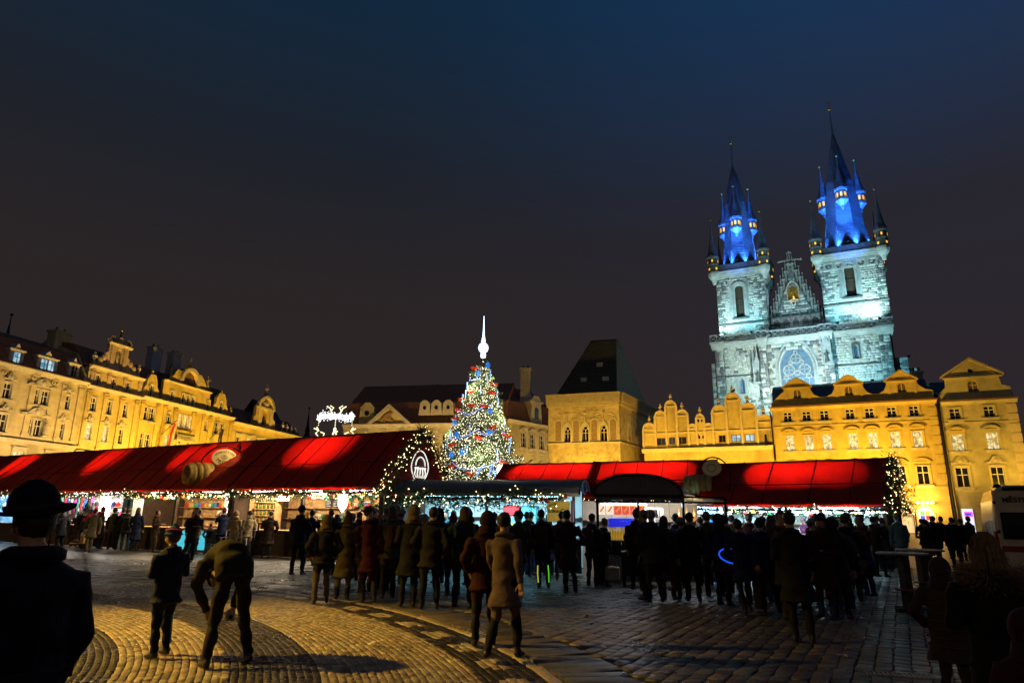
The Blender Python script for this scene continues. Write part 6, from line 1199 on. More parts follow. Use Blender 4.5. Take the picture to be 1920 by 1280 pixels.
for nm, c in (('red', (.5, .02, .02)), ('navy', (.02, .03, .15)), ('cream', (.55, .5, .42)), ('pink', (.55, .05, .25)), ('green', (.03, .2, .08)), ('grey', (.2, .2, .21))):
    sm('cap_'+nm, MB().lathe([(.115, 0), (.125, .04), (.118, .05), (.115, .1), (.085, .17), (.03, .2)], 10).ell((0, 0, .215), .035, 6, 5), cloth(c))
sm('box', MB().bevbox(-.06, .06, -.05, .05, 0, .12, .008).box(-.012, .012, -.052, .052, 0, .122), mat('gift_box', (.45, .2, .1), .5, var=.6, vs=3))
def wreath_mesh():
    n = 900; a = rng.uniform(0, 2*PI, n); P = np.c_[.2*np.cos(a), rng.normal(0, .03, n), .2*np.sin(a)]+rng.normal(0, .03, (n, 3)); D = np.c_[np.cos(a), rng.normal(0, .4, n), np.sin(a)]+rng.normal(0, .7, (n, 3)); return needles_mesh('wreath', P, D, rng.uniform(.05, .11, n), rng.uniform(.006, .014, n))
WRM = wreath_mesh(); WRM.materials.append(NEED)
PICM = mat('picture_print', (.5, .45, .4), .6, var=.7, vs=9)
# wine stall (its counter runs from the bottle rack to the wreaths)
yD = -SD.k+.35
rack = thing('bottle_rack', 'stepped shelf rack of wine bottles at the left end of the wine stall', 'rack', M=SD.M @ Matrix.Translation((-7.0, -1.35, 1.03)))
for r in range(5): MB().box(-.75, .75, .04*r, .16+.04*r, .27*r-.02, .27*r).build('shelf', PINE, rack)
for x in (-.78, .76): MB().box(x, x+.02, 0, .35, -.02, 1.4).build('side_panel', PINE, rack)
for r in range(5):
    for i in range(13): item(SD.M, (-7.68+i*.114, -1.27+.04*r, 1.03+.27*r), 'bottle', '%s bottle on %s shelf of the wine rack' % (('green wine', 'amber wine')[(i+r) % 2], ('the lowest', 'the second', 'the third', 'the fourth', 'the top')[r]), 'bottle', 'wine bottles on the rack', (BG, BA)[(i+r) % 2], sc_=.72)
sr = thing('crate_rack', 'sloping white-edged rack of bottle boxes in front of the wine stall', 'rack', M=SD.M @ Matrix.Translation((-7.1, yD-.75, 0)))
for r in range(4):
    for i in range(6):
        x = -.95+i*.3+r*.07; y = r*.16; z = .18+r*.27; bx = MB(); bx.box(x, x+.28, y, y+.02, z, z+.02).box(x, x+.02, y, y+.02, z+.02, z+.25).box(x+.26, x+.28, y, y+.02, z+.02, z+.25).box(x, x+.28, y, y+.02, z+.25, z+.27); bx.build('cell_frame', mat('white_edge', (.62, .6, .66), .5), sr); MB().box(x+.02, x+.26, y+.12, y+.14, z, z+.25).build('cell_back', WOODD, sr)
        link('bottle', BA, None, sr, (x+.14, y+.07, z+.02), None, (.62, .62, .62))
MB().box(-1, -.94, .5, .56, 0, 1.3).box(.85, .91, .5, .56, 0, 1.3).build('leg', WOODD, sr)
for i, (x, lb) in enumerate(((-5.4, 'left'), (-5.0, 'middle'), (-4.6, 'right'))):
    t = thing('menu_board', 'dark menu board, %s of three at the back of the wine stall' % lb, 'menu board', M=SD.M @ Matrix.Translation((x, .84, 2.1))); MB().box(-.17, .17, -.02, .02, -.2, .24).build('board', mat('chalk_board', (.03, .035, .05), .6), t)
    for k in range(5): MB().box(-.12, .05+.05*(k % 3), -.025, -.021, .15-k*.07, .17-k*.07).build('chalk_line', WHITE, t)
t = thing('framed_picture', 'framed picture of drinks on the pine wall of the wine stall', 'picture', M=SD.M @ Matrix.Translation((-3.3, .85, 1.95))); MB().box(-.4, .4, -.02, .02, -.28, .28).build('frame', PINE, t); MB().box(-.34, .34, -.03, -.02, -.22, .22).build('print', mat('pale_print', (.5, .5, .52), .5, var=.5, vs=7), t)
for k in range(4): link('bottle', BG, None, t, (-.2+k*.13, -.05, -.2), None, (.9, .9, .9))
sl = thing('star_lamp', 'bright white hanging lantern in the wine stall', 'lamp', M=SD.M @ Matrix.Translation((-2.35, -1.6, 2.15))); b = MB().lathe([(.02, -.42), (.16, -.2), (.19, .15), (.1, .3), (.02, .34)], 8); b.build('shade', emis('lantern_paper', (1, .93, .8), 5), sl); MB().bar((0, 0, .34), (0, 0, .5), .01).build('cord', IRON, sl)
lamp('lantern_light', 'POINT', SD.at(-2.35, -1.85, 2.1), 18, (1, .9, .75), size=.15)
for i, (x, z) in enumerate(((-1.55, 2.1), (-1.0, 2.12), (-.55, 1.75))):
    t = thing('wreath', 'fir wreath with red bow hanging in the wine stall, %s' % ('leftmost', 'middle', 'lowest and rightmost')[i], 'wreath', M=SD.M @ Matrix.Translation((x, -1.75, z)), group='wreaths in the wine stall'); link('ring', WRM, None, t, kind='stuff'); link('bow', bow, None, t, (0, -.06, -.18), None, (.3, .3, .3))
for i in range(9): item(SD.M, (-3.9+i*.36, -1.62, 1.03), 'figurine', 'painted figurine on the counter of the wine stall', 'figurine', 'figurines on the wine stall counter', SMALL['figurine'], sc_=1.2)
for i in range(16): item(SD.M, (-4.2+i*.25, .75, 1.45), 'mug', 'ceramic mug on the lower back shelf of the wine stall', 'mug', 'mugs in the wine stall', SMALL['mug'], rot=rnd.random()*6)
plant = thing('potted_fir', 'bushy grey-green fir branches in a pot on the wine stall counter', 'potted plant', M=SD.M @ Matrix.Translation((-1.75, -2.0, 1.03))); n = 900; P = rng.normal(0, .13, (n, 3))+np.array([0, 0, .38]); link('branches', needles_mesh('branches', P, P-np.array([0, 0, .2])+rng.normal(0, .1, (n, 3)), rng.uniform(.06, .15, n), rng.uniform(.008, .018, n)), mat('silver_fir', (.22, .24, .12), .7, var=.3), plant, kind='stuff'); MB().lathe([(.1, 0), (.14, .2), (.12, .2)], 10).build('pot', WOODD, plant)
# pastry stall
t = thing('poster', 'white poster with a picture on the pastry stall wall', 'poster', M=SC.M @ Matrix.Translation((-1.0, .8, 2.15))); MB().box(-.3, .3, -.012, .012, -.35, .35).build('sheet', mat('white_sheet', (.72, .7, .66), .6, var=.05), t); MB().ell((0, -.015, .05), (.14, .012, .14), 12, 8).build('picture', PICM, t); MB().box(-.2, .2, -.018, -.013, -.26, -.22).build('caption', LT, t)
for i, x in enumerate((-3.6, -2.7)): t = thing('backlit_panel', '%s white backlit panel in the pastry stall' % ('left', 'right')[i], 'panel', M=SC.M @ Matrix.Translation((x, .7, 2.0))); MB().bevbox(-.32, .32, -.03, .03, -.35, .38, .02).build('panel', emis('panel_glow', (.8, .95, 1), 2.2), t); MB().box(-.26, .26, -.04, -.031, .2, .27).build('stripe', mat('red_lettering', (.6, .01, .01)), t)
ROLL = MB().lathe([(.035, -.13), (.06, -.13), (.062, .13), (.035, .13)], 10, M=Matrix.Rotation(PI/2, 4, 'Y')).mesh('roll', True); ROLL.materials.append(mat('pastry_crust', (.42, .2, .06), .6, var=.3, vs=12))
for i in range(14): item(SC.M, (-2.3+(i % 7)*.3, -1.95+(i//7)*.16, 1.1+.0*(i//7)), 'pastry_roll', 'baked pastry roll on the counter of the pastry stall', 'pastry', 'pastry rolls on the counter', ROLL)
t = thing('counter_screen', 'cyan lit screen panel on the front of the pastry stall counter', 'panel', M=SC.M @ Matrix.Translation((-2.2, -2.18, .55))); MB().box(-1.0, 1.0, -.02, .02, -.4, .35).build('panel', mat('cyan_panel', (.05, .3, .36), .4, emit=(.08, .6, .75), es=.8), t); MB().box(-1.05, 1.05, -.03, .03, .35, .4).build('rim', WHITE, t)
for i in range(10): item(SC.M, (-6.6+i*.42, .72, 1.45), 'jar', 'jar on the back shelf of the pastry stall', 'jar', 'jars in the pastry stall', BA, sc_=.8)
t = thing('glass_case', 'tall pale glass display case left of the pastry stall', 'display case', M=SC.M @ Matrix.Translation((-6.8, -2.0, 0))); MB().box(-.35, .35, -.25, .25, 0, .9).build('base', CYB, t); MB().box(-.35, -.32, -.25, .25, .9, 2.2).box(.32, .35, -.25, .25, .9, 2.2).box(-.35, .35, -.25, .25, 2.2, 2.28).build('frame', CYB, t); MB().box(-.3, .3, .2, .23, .9, 2.2).build('back', mat('case_back', (.3, .5, .52), .4, emit=(.35, .7, .75), es=.35), t)
for k in range(3): MB().box(-.31, .31, -.2, .2, 1.2+k*.33, 1.22+k*.33).build('glass_shelf', CYB, t)
# hat stall: two glaring white boards, hat pole, striped ramp
for i, x in enumerate((-8.0, -3.1)): t = thing('white_board', '%s glaring white board lamp in the hat stall' % ('left', 'right')[i], 'lamp', M=SB_.M @ Matrix.Translation((x, -1.2, 1.95))); MB().poly(archp(-.42, .42, -.75, .25), -.03, .03).build('panel', emis('board_glow', (1, .97, .92), 4), t); MB().bar((0, 0, .6), (0, .2, .75), .02).build('hook', IRON, t)
hpole = thing('hat_pole', 'tall pole stand hung with woolly hats by the hat stall', 'hat stand', M=SB_.M @ Matrix.Translation((-1.9, -2.5, 0))); MB().lathe([(.3, 0), (.3, .04), (.03, .06), (.03, 2.05)], 10).build('pole', IRON, hpole)
caps = [k for k in SMALL if k.startswith('cap_')]; cn = {'cap_red': 'red', 'cap_navy': 'navy', 'cap_cream': 'cream', 'cap_pink': 'pink', 'cap_green': 'green', 'cap_grey': 'grey'}
for i in range(30): a = i*2.4; c = caps[i % 6]; item(SB_.M, (-1.9+.2*math.cos(a), -2.5+.2*math.sin(a), .45+i*.05), 'woolly_hat', '%s woolly hat hung on the hat pole' % cn[c], 'hat', 'woolly hats on the pole', SMALL[c], sc_=.9)
rp_ = thing('striped_ramp', 'sloping striped display board at the foot of the hat pole', 'display board', M=SB_.M @ Matrix.Translation((-2.3, -2.95, 0)))
for k in range(10): MB().box(-.4+k*.02, .35+k*.02, k*.06, k*.06+.055, .04+k*.075, .07+k*.075).build('slat', mat('ramp_%d' % (k % 2), ((.6, .55, .5), (.25, .1, .08))[k % 2], .6), rp_)
MB().box(-.3, .4, .55, .6, 0, .75).build('support', WOODD, rp_)
for r, z in enumerate((1.45, 1.9)):
    for i in range(20): c = caps[(i*5+r*2) % 6]; item(SB_.M, (-8.5+i*.41, .73, z), 'woolly_hat', '%s woolly hat on the %s shelf of the hat stall' % (cn[c], ('lower', 'upper')[r]), 'hat', 'hats on the hat stall shelves', SMALL[c], sc_=1.1)
scarf = MB(); scarf.tube([(0, 0, .45), (.015, .02, .2), (-.01, -.01, -.1), (.01, 0, -.45)], [.05, .06, .06, .07], 6, flat=.35); scarf = scarf.mesh('scarf', True)
for i in range(14):
    c = ((.5, .03, .05), (.03, .1, .4), (.5, .45, .4), (.4, .05, .3), (.05, .25, .2))[i % 5]; nmm = ('red', 'blue', 'cream', 'purple', 'teal')[i % 5]; m = scarf.copy(); m.materials.append(cloth(c)); item(SB_.M, (-7.2+i*.3, -1.75, 1.95), 'scarf', '%s scarf hanging under the eave of the hat stall' % nmm, 'scarf', 'scarves of the hat stall', m)
# blue stall at far left and the blue glow of the right-hand stall
for r, z in enumerate((1.55, 2.0, 2.3)):
    for i in range(24): item(SA.M, (-11.8+i*.49+.1*r, .6 if r < 2 else -1.6, z), 'glass_bauble', '%s glass bauble in the %s row of the far left stall' % (('blue', 'white')[(i+r) % 2], ('lower', 'middle', 'hanging')[r]), 'bauble', 'baubles of the far left stall', SMALL[('glass_bauble', 'white_bauble')[(i+r) % 2]], sc_=1.3)
# plate stall on the right
for i in range(6): item(SG.M, (-5.9+i*.3, .55, 1.98), 'plate', 'white glazed plate on the upper rack of the right stall', 'plate', 'plates of the right stall', SMALL['plate'], sc_=1.05)
for i in range(6): item(SG.M, (-5.9+i*.3, .55, 1.58), 'plate', 'white glazed plate on the lower rack of the right stall', 'plate', 'plates of the right stall', SMALL['plate'], sc_=1.05)
for i in range(22): item(SG.M, (-3.9+(i % 11)*.36, -1.55+.3*(i//11), 1.95-.1*(i//11)), 'white_bauble', 'white bauble hanging in the right stall', 'bauble', 'white baubles of the right stall', SMALL['white_bauble'], sc_=1.2)
for i in range(14): item(SG.M, (-4.2+i*.3, -1.9, 1.03), 'figurine', 'small figurine on the counter of the right stall', 'figurine', 'figurines of the right stall', SMALL['figurine'], sc_=1.1)
t = thing('chalkboard', 'dark chalkboard price list on the right stall counter', 'chalkboard', M=SG.M @ Matrix.Translation((-1.55, -2.35, 1.35))); MB().bevbox(-.32, .32, -.02, .02, -.35, .4, .01).build('board', mat('chalk_board', (.03, .035, .05)), t)
for k in range(9): MB().box(-.27, .1+.06*(k % 3), -.026, -.021, .3-k*.07, .32-k*.07).build('chalk_line', WHITE, t)
t = thing('red_figure', 'red Santa-shaped figure beside the chalkboard on the right stall', 'figurine', M=SG.M @ Matrix.Translation((-2.15, -2.2, 1.03))); MB().lathe([(.12, 0), (.15, .1), (.12, .3), (.08, .42), (.03, .45)], 10).build('body', mat('red_satin', (.55, .02, .008)), t, True); MB().ell((0, 0, .5), .07, 10, 8).build('head', mat('figure_skin', (.5, .3, .2), .6), t); MB().lathe([(.08, .53), (.05, .62), (.01, .7)], 8).build('hat', mat('red_satin', (.55, .02, .008)), t)
for i, x in enumerate((-5.6, -3.9, -2.6, -1.2, -.3)): t = thing('hanging_lamp', 'white strip lamp under the right stall eave, number %s from left' % ('one', 'two', 'three', 'four', 'five')[i], 'lamp', M=SG.M @ Matrix.Translation((x, -2.2, 1.9)), group='strip lamps of the right stall'); MB().bevbox(-.28, .28, -.04, .04, -.02, .035, .01).build('tube', emis('strip_lamp', (.75, .95, 1), 5), t); MB().bar((0, 0, .03), (0, 0, .2), .01).build('cord', IRON, t)
t = thing('blue_light_sign', 'glaring blue-white light panel between the right-hand stalls', 'light panel', M=SG.M @ Matrix.Translation((-6.35, -2.15, 1.92))); MB().bevbox(-.75, .62, -.04, .04, -.1, .16, .03).build('panel', emis('blue_glare', (.35, .75, 1), 7), t); MB().bar((0, 0, .16), (0, .1, .4), .02).build('hook', IRON, t); lamp('blue_glare_light', 'AREA', SG.at(-6.4, -2.3, 1.9), 110, (.05, .3, 1), SG.at(-6.6, -3.8, 1.2), (1.4, .3))
for i in range(26): item(SG.M, (-6.6+(i % 13)*.1, -1.3+.2*(i//13), 1.25+.28*(i//13)), 'glass_bauble', 'blue glass bauble under the glaring blue panel', 'bauble', 'blue baubles of the right stall', SMALL['glass_bauble'], sc_=.8)

# ---- filled shelves and hanging goods, stall by stall
def hang(st, x0, x1, n, keys, y, z, label, cat, grp, s=1.2, zj=.08):
    for i in range(n):
        k = keys[i % len(keys)]; me, word = k; item(st.M, (x0+(x1-x0)*(i+.5)/n, y+rnd.uniform(-.05, .05), z+rnd.uniform(-zj, zj)), cat.replace(' ', '_'), label % word, cat, grp, me, rot=rnd.uniform(-.6, .6), sc_=s*rnd.uniform(.85, 1.15))
GIFT = []
for nm, c in (('red', (.5, .03, .02)), ('gold', (.55, .36, .06)), ('white', (.62, .6, .56)), ('green', (.05, .28, .08)), ('blue', (.04, .14, .5))):
    m = SMALL['box'].copy(); m.materials.clear(); m.materials.append(mat('gift_'+nm, c, .45, var=.25, vs=9)); GIFT.append((m, nm))
BALLS = []
for nm, c in (('red', (.55, .02, .02)), ('gold', (.7, .42, .06)), ('silver', (.6, .62, .65)), ('green', (.03, .3, .1))):
    m = SMALL['white_bauble'].copy(); m.materials.clear(); m.materials.append(mat('ball_'+nm, c, .2, .3, var=0)); BALLS.append((m, nm))
for st, w, x0, x1 in ((SD, 'wine stall', -4.3, -.3), (SC, 'pastry stall', -6.8, -.4), (SE, 'stall by the tree', -4.6, -.3), (SF, 'right pastry stall', -5.3, -.3), (SG, 'right stall', -6.4, -.3)):
    n = int((x1-x0)/.23); hang(st, x0, x1, n, GIFT, .74, 1.9, '%%s wrapped box on the upper shelf of the %s' % w, 'gift box', 'gift boxes of the '+w, 1.6, 0)
    n = int((x1-x0)/.3); hang(st, x0, x1, n, BALLS, -1.55, st.ze-.32, '%%s ball hanging under the eave of the %s' % w, 'ball ornament', 'balls of the '+w, 1.0)
hang(SD, -6.2, -4.4, 10, GIFT, .74, 1.45, '%s box beside the bottle rack of the wine stall', 'gift box', 'boxes beside the bottle rack', 1.6, 0)
hang(SC, -6.6, -.5, 22, [(SMALL['mug'], 'pale')], .74, 2.28, '%s mug on the top ledge of the pastry stall', 'mug', 'mugs of the pastry stall', 1.5, 0); MB().box(-7, -.3, .6, .88, 2.25, 2.28).build('shelf', PINE, SC.t)
for i, (st, x, z, lb) in enumerate(((SD, -5.9, 2.25, 'white price sign over the bottles of the wine stall'), (SD, -3.9, 2.35, 'white name sign over the pine wall of the wine stall'), (SC, -5.0, 2.35, 'white name sign in the pastry stall'), (SG, -3.2, 1.95, 'white price sign in the right stall'))):
    t = thing('price_sign', lb, 'sign', M=st.M @ Matrix.Translation((x, -1.3, z))); MB().bevbox(-.38, .38, -.015, .015, -.1, .1, .008).build('board', mat('sign_white', (.7, .68, .62), .5), t)
    for k in range(6): MB().box(-.3+k*.1, -.24+k*.1, -.022, -.016, -.04, .05).build('lettering', LT, t)
# ================================================================== people
SKIN = mat('skin', (.42, .25, .17), .55, var=.1, vs=12); EYE = mat('eye_dark', (.015, .012, .01), .3, var=0); LIP = mat('lip', (.3, .1, .08), .5, var=0); SHOE = mat('shoe_leather', (.018, .015, .013), .45, var=.2)
def loft_rings(mb, cs, rx, ry, n=14, side=(1, 0, 0)):
    cs = [Vector(c) for c in cs]; side = Vector(side); v = []
    for i, c in enumerate(cs):
        t = (cs[min(i+1, len(cs)-1)]-cs[max(i-1, 0)]).normalized(); s = (side-t*side.dot(t)).normalized(); f = s.cross(t)
        for j in range(n): a = 2*PI*j/n; v.append(c+s*math.cos(a)*rx[i]+f*math.sin(a)*ry[i])
    k = len(cs); fc = [(i*n+j, i*n+(j+1) % n, (i+1)*n+(j+1) % n, (i+1)*n+j) for i in range(k-1) for j in range(n)]+[tuple(range(n-1, -1, -1)), tuple((k-1)*n+j for j in range(n))]
    mb.add(v, fc)
ARMS = {'down': ((.25, -.03, 1.13), (.25, .06, .88)), 'pocket': ((.30, -.09, 1.13), (.21, .07, .96)), 'hold': ((.25, .0, 1.13), (.12, .25, 1.17)), 'eat': ((.27, .08, 1.15), (.07, .21, 1.46)), 'phone': ((.23, .18, 1.25), (.09, .33, 1.50)), 'swing': ((.26, -.16, 1.16), (.27, -.12, .90)), 'fwd': ((.25, .12, 1.16), (.22, .30, .98)), 'close': ((.215, -.02, 1.12), (.20, .10, .90)), 'carry': ((.26, -.02, 1.12), (.28, .03, .86))}
LEGS = {'stand': (((.10, .02, .49), (.11, -.02, .09)),)*2, 'wide': (((.14, .03, .49), (.18, -.02, .09)), ((.12, .02, .49), (.15, -.03, .09))), 'stride': (((.10, .16, .52), (.10, .20, .09)), ((.10, -.04, .50), (.10, -.30, .13))), 'relax': (((.12, .08, .50), (.16, .07, .09)), ((.10, .0, .49), (.10, -.03, .09)))}
_bm = {}
def hand(mb, w, d, pal=(0, 0, 1), curl=.5, side=1):
    w = Vector(w); d = Vector(d).normalized(); p = Vector(pal); p = (p-d*p.dot(d)); p = p.normalized() if p.length > .01 else d.orthogonal().normalized(); x = d.cross(p)*side
    c0 = w; loft_rings(mb, [w-d*.03, w, w+d*.05, w+d*.095], [.024, .028, .042, .038], [.02, .018, .015, .013], 8, x)
    for i, (o, l) in enumerate(((-.030, .068), (-.010, .078), (.011, .074), (.031, .058))):
        a = w+d*.09+x*o; b = a+d*l*.5-p*l*.2*curl; c = b+d*l*.35*(1-curl*.6)-p*l*.45*curl; mb.tube([a, b, c], [.0095, .0085, .0065], 5)
    a = w+d*.03-x*.036; mb.tube([a, a+d*.03-x*.026-p*.012, a+d*.062-x*.03-p*.028], [.013, .011, .008], 5)
def body_mesh(key, armL='down', armR='down', legs='stand', coat=.0, bulk=1.0, fem=0, voxel=.024, spine=None, head=None, face=None, lj=None, aj=None, headscale=1.0, curl=.5):
    if key in _bm: return _bm[key]
    mb = MB(); prim = []
    def add_prim(lb, cs, r):
        cs = np.array([tuple(c) for c in cs]); r = np.array(r)
        t = np.linspace(0, len(cs)-1, 8*len(cs)); i = np.minimum(t.astype(int), len(cs)-2); f = (t-i)[:, None]; prim.append((lb, cs[i]*(1-f)+cs[i+1]*f, r[i]*(1-f[:, 0])+r[i+1]*f[:, 0]))
    sp = spine or [(0, 0, .86), (0, 0, .98), (0, 0, 1.13), (0, .01, 1.29), (0, -.005, 1.41), (0, -.01, 1.49)]
    rx = np.array([.178, .172-.01*fem, .160-.015*fem, .182-.015*fem, .188-.02*fem, .09])*bulk; ry = np.array([.135, .128, .122, .132, .118, .07])*(bulk*.5+.5)*(1.06 if bulk > 1.05 else 1)
    if coat:
        z0 = .86-coat; ex = [(0, 0, z0), (0, 0, z0+coat*.5)] if not spine else []
        if ex: sp = ex+sp; rx = np.r_[(.20+.10*coat)*bulk, .19*bulk, rx]; ry = np.r_[(.155+.11*coat)*bulk, .145*bulk, ry]
    loft_rings(mb, sp, rx, ry, 16); add_prim(1, sp, (rx+ry)/2)
    neck = Vector(sp[-1]); hc = Vector(head) if head else Vector((0, .03, 1.655)); fd = Vector(face).normalized() if face else Vector((0, 1, 0)); hup = (hc-neck).normalized(); hup = (hup-fd*hup.dot(fd)).normalized(); hr = fd.cross(hup)
    H = lambda x, y, z: hc+hr*x*headscale+fd*y*headscale+hup*z*headscale
    mb.tube([neck-hup*.04, neck+(hc-neck)*.6], .058, 10); add_prim(0, [neck+(hc-neck)*.25, hc+hup*.02], [.055, .1])
    HM = Matrix([[hr[i], fd[i], hup[i], hc[i]] for i in range(3)]+[[0, 0, 0, 1]]) @ Matrix.Diagonal((headscale, headscale, headscale, 1))
    mb.ell((0, -.008, .022), (.077, .096, .098), 14, 10, M=HM); mb.ell((0, .03, -.045), (.058, .062, .075), 12, 8, M=HM); mb.ell((0, .088, -.012), (.014, .024, .03), 8, 6, M=HM); mb.ell((0, .078, .03), (.05, .02, .014), 8, 5, M=HM); mb.ell((0, .07, -.105), (.024, .022, .02), 8, 5, M=HM)
    for s in (-1, 1): mb.ell((s*.078, -.01, -.008), (.012, .022, .034), 6, 5, M=HM); mb.ell((s*.042, .055, -.03), (.028, .03, .03), 6, 5, M=HM)
    LJ = lj or [((-1 if i else 1), k, a) for i, (k, a) in enumerate(LEGS[legs])]
    for i, (s, k, a) in enumerate(LJ):
        hp = Vector((s*.092, sp[0][1] if spine else 0, (sp[0][2]+.03) if spine else .9)); k = Vector((s*k[0], k[1], k[2])); a = Vector((s*a[0], a[1], a[2])); cs = [hp, hp.lerp(k, .5), k, k.lerp(a, .35), a.lerp(k, .08)]
        rr = [.098, .086, .066, .066, .055]; loft_rings(mb, cs, rr, [r*1.05 for r in rr], 10); add_prim(2, cs, rr)
        ft = [a+Vector((0, -.07, -.035)), a+Vector((s*.005, .0, -.035)), a+Vector((s*.012, .09, -.05)), a+Vector((s*.018, .165, -.06))]; loft_rings(mb, ft, [.035, .045, .047, .03], [.045, .05, .034, .022], 10); add_prim(3, ft, [.05, .05, .05, .04]); mb.tube([a+Vector((0, 0, .06)), a+Vector((0, 0, -.04))], .048, 8)
    hands = []
    for s, ar in ((1, armR), (-1, armL)):
        e, w = (aj[ar] if aj else ARMS[ar]); sh = Vector((s*.178*min(bulk, 1.12), sp[-2][1], sp[-2][2]+.0)); e = Vector((s*e[0]*max(1, bulk*.96), e[1], e[2])); w = Vector((s*w[0]*max(1, bulk*.92), w[1], w[2]))
        cs = [sh, sh.lerp(e, .5), e, e.lerp(w, .5), w]; rr = np.array([.078, .068, .058, .053, .046])*(.45+.55*bulk); loft_rings(mb, cs, rr, rr, 10, (0, 1, .1)); add_prim(1, cs, rr); hands.append((w, w-e, s))
    me = mb.mesh(key); o = bpy.data.objects.new('tmp', me); COL.objects.link(o); r = o.modifiers.new('r', 'REMESH'); r.mode = 'VOXEL'; r.voxel_size = voxel; sm_ = o.modifiers.new('s', 'SMOOTH'); sm_.iterations = 3; sm_.factor = .5
    dg = bpy.context.evaluated_depsgraph_get(); m2 = bpy.data.meshes.new_from_object(o.evaluated_get(dg), depsgraph=dg); bpy.data.objects.remove(o)
    nV = len(m2.vertices); V = np.empty(nV*3); m2.vertices.foreach_get('co', V); V = V.reshape(-1, 3)
    lab = np.zeros(nV, int); best = np.full(nV, 1e9)
    for lb, cs, rr in prim:
        d = np.full(nV, 1e9)
        for c, r_ in zip(cs, rr): d = np.minimum(d, np.linalg.norm(V-c, axis=1)/r_)
        m = d < best; best[m] = d[m]; lab[m] = lb
    cl = (lab == 1) | (lab == 2); ph = V*np.array([17., 15., 23.]); wr = (np.sin(ph[:, 0]+2.3*np.sin(ph[:, 2]*.7))+np.sin(ph[:, 2]*1.3+1.7*np.sin(ph[:, 1]))+np.sin(ph[:, 1]*1.1+ph[:, 2]*.6))*.0052
    nrm = np.empty(nV*3); m2.vertices.foreach_get('normal', nrm); V = V+nrm.reshape(-1, 3)*(wr*cl)[:, None]
    ex = MB(); [hand(ex, w, d, (s*.3, 1, .2) if abs(d.z) > .7*d.length else (0, 0, 1), curl, s) for w, d, s in hands]; nh = len(ex.f)
    for s in (-1, 1): ex.ell((s*.033, .083, .012), (.012, .008, .008), 8, 6, 1, M=HM)
    ex.ell((0, .088, -.062), (.024, .009, .008), 8, 5, 2, M=HM)
    fc = []; fm = []
    for p in m2.polygons: vs = tuple(p.vertices); fc.append(vs); fm.append(int(np.bincount(lab[list(vs)]).argmax()))
    fc += [tuple(i+nV for i in q) for q in ex.f]; fm += [(0, 4, 5)[m] for m in ex.m]
    me = bpy.data.meshes.new('body'); me.from_pydata([tuple(p) for p in V]+ex.v, [], fc); me.polygons.foreach_set('material_index', fm); me.polygons.foreach_set('use_smooth', [True]*len(fc)); me.update()
    for m in (SKIN, None, None, SHOE, EYE, LIP): me.materials.append(m)
    _bm[key] = (me, HM, hands); return _bm[key]
# hair, hats, hoods in head coordinates
def hair_mesh(kind):
    if kind in SMALL: return SMALL[kind]
    b = MB(); n, m = 18, 12
    def shell(rx, ry, rz, cy, cz, keep, jit=.003):
        k = len(b.v); idx = {}
        for i in range(m+1):
            t = -PI/2+PI*i/m
            for j in range(n): a = 2*PI*j/n; b.v.append((rx*math.cos(t)*math.cos(a)+rnd.uniform(-jit, jit), cy+ry*math.cos(t)*math.sin(a)+rnd.uniform(-jit, jit), cz+rz*math.sin(t)))
        for i in range(m):
            for j in range(n):
                q = [k+i*n+j, k+i*n+(j+1) % n, k+(i+1)*n+(j+1) % n, k+(i+1)*n+j]; c = np.mean([b.v[x] for x in q], 0)
                if keep(c): b.f.append(tuple(q)); b.m.append(0)
    if kind in ('short', 'long'):
        shell(.088, .107, .108, -.012, .028, lambda c: not (c[1] > .035 and c[2] < .075) and c[2] > -.065)
        if kind == 'long': loft_rings(b, [(0, -.05, .05), (0, -.065, -.05), (0, -.075, -.15), (0, -.085, -.24)], [.088, .098, .105, .07], [.06, .055, .045, .02], 14)
    elif kind == 'beanie':
        shell(.093, .11, .118, -.01, .03, lambda c: c[2] > .035); b.tube([(.095*math.cos(2*PI*i/18), -.01+.112*math.sin(2*PI*i/18), .04) for i in range(18)], .016, 6, closed=True)
    elif kind == 'bobble': shell(.095, .112, .122, -.01, .03, lambda c: c[2] > .03); b.tube([(.094*math.cos(2*PI*i/18), -.01+.111*math.sin(2*PI*i/18), .04) for i in range(18)], .010, 6, closed=True); b.ell((0, -.01, .150), .028, 8, 6)
    elif kind == 'hood': shell(.115, .125, .14, -.03, .015, lambda c: not (c[1] > .03 and abs(c[0]) < .09 and c[2] < .11)); loft_rings(b, [(0, -.03, -.06), (0, -.04, -.16), (0, -.04, -.2)], [.11, .14, .15], [.11, .11, .1], 14)
    elif kind == 'cap': shell(.092, .11, .105, -.008, .03, lambda c: c[2] > .045); b.add([(-.06, .09, .05), (.06, .09, .05), (.05, .17, .035), (-.05, .17, .035)], [(0, 1, 2, 3)])
    me = bpy.data.meshes.new(kind); me.from_pydata(b.v, [], b.f); me.polygons.foreach_set('use_smooth', [True]*len(b.f)); SMALL[kind] = me; return me
COLL = MB().tube([(.098*math.cos(2*PI*i/14), -.012+.088*math.sin(2*PI*i/14), 1.492+.018*math.cos(2*PI*i/14+PI/2)) for i in range(14)], .027, 6, closed=True).mesh('collar', True); COLL.materials.append(cloth((.02, .02, .02)))
HAIRC = {'dark': (.018, .012, .008), 'brown': (.06, .032, .015), 'blond': (.2, .12, .05), 'grey': (.2, .19, .18)}
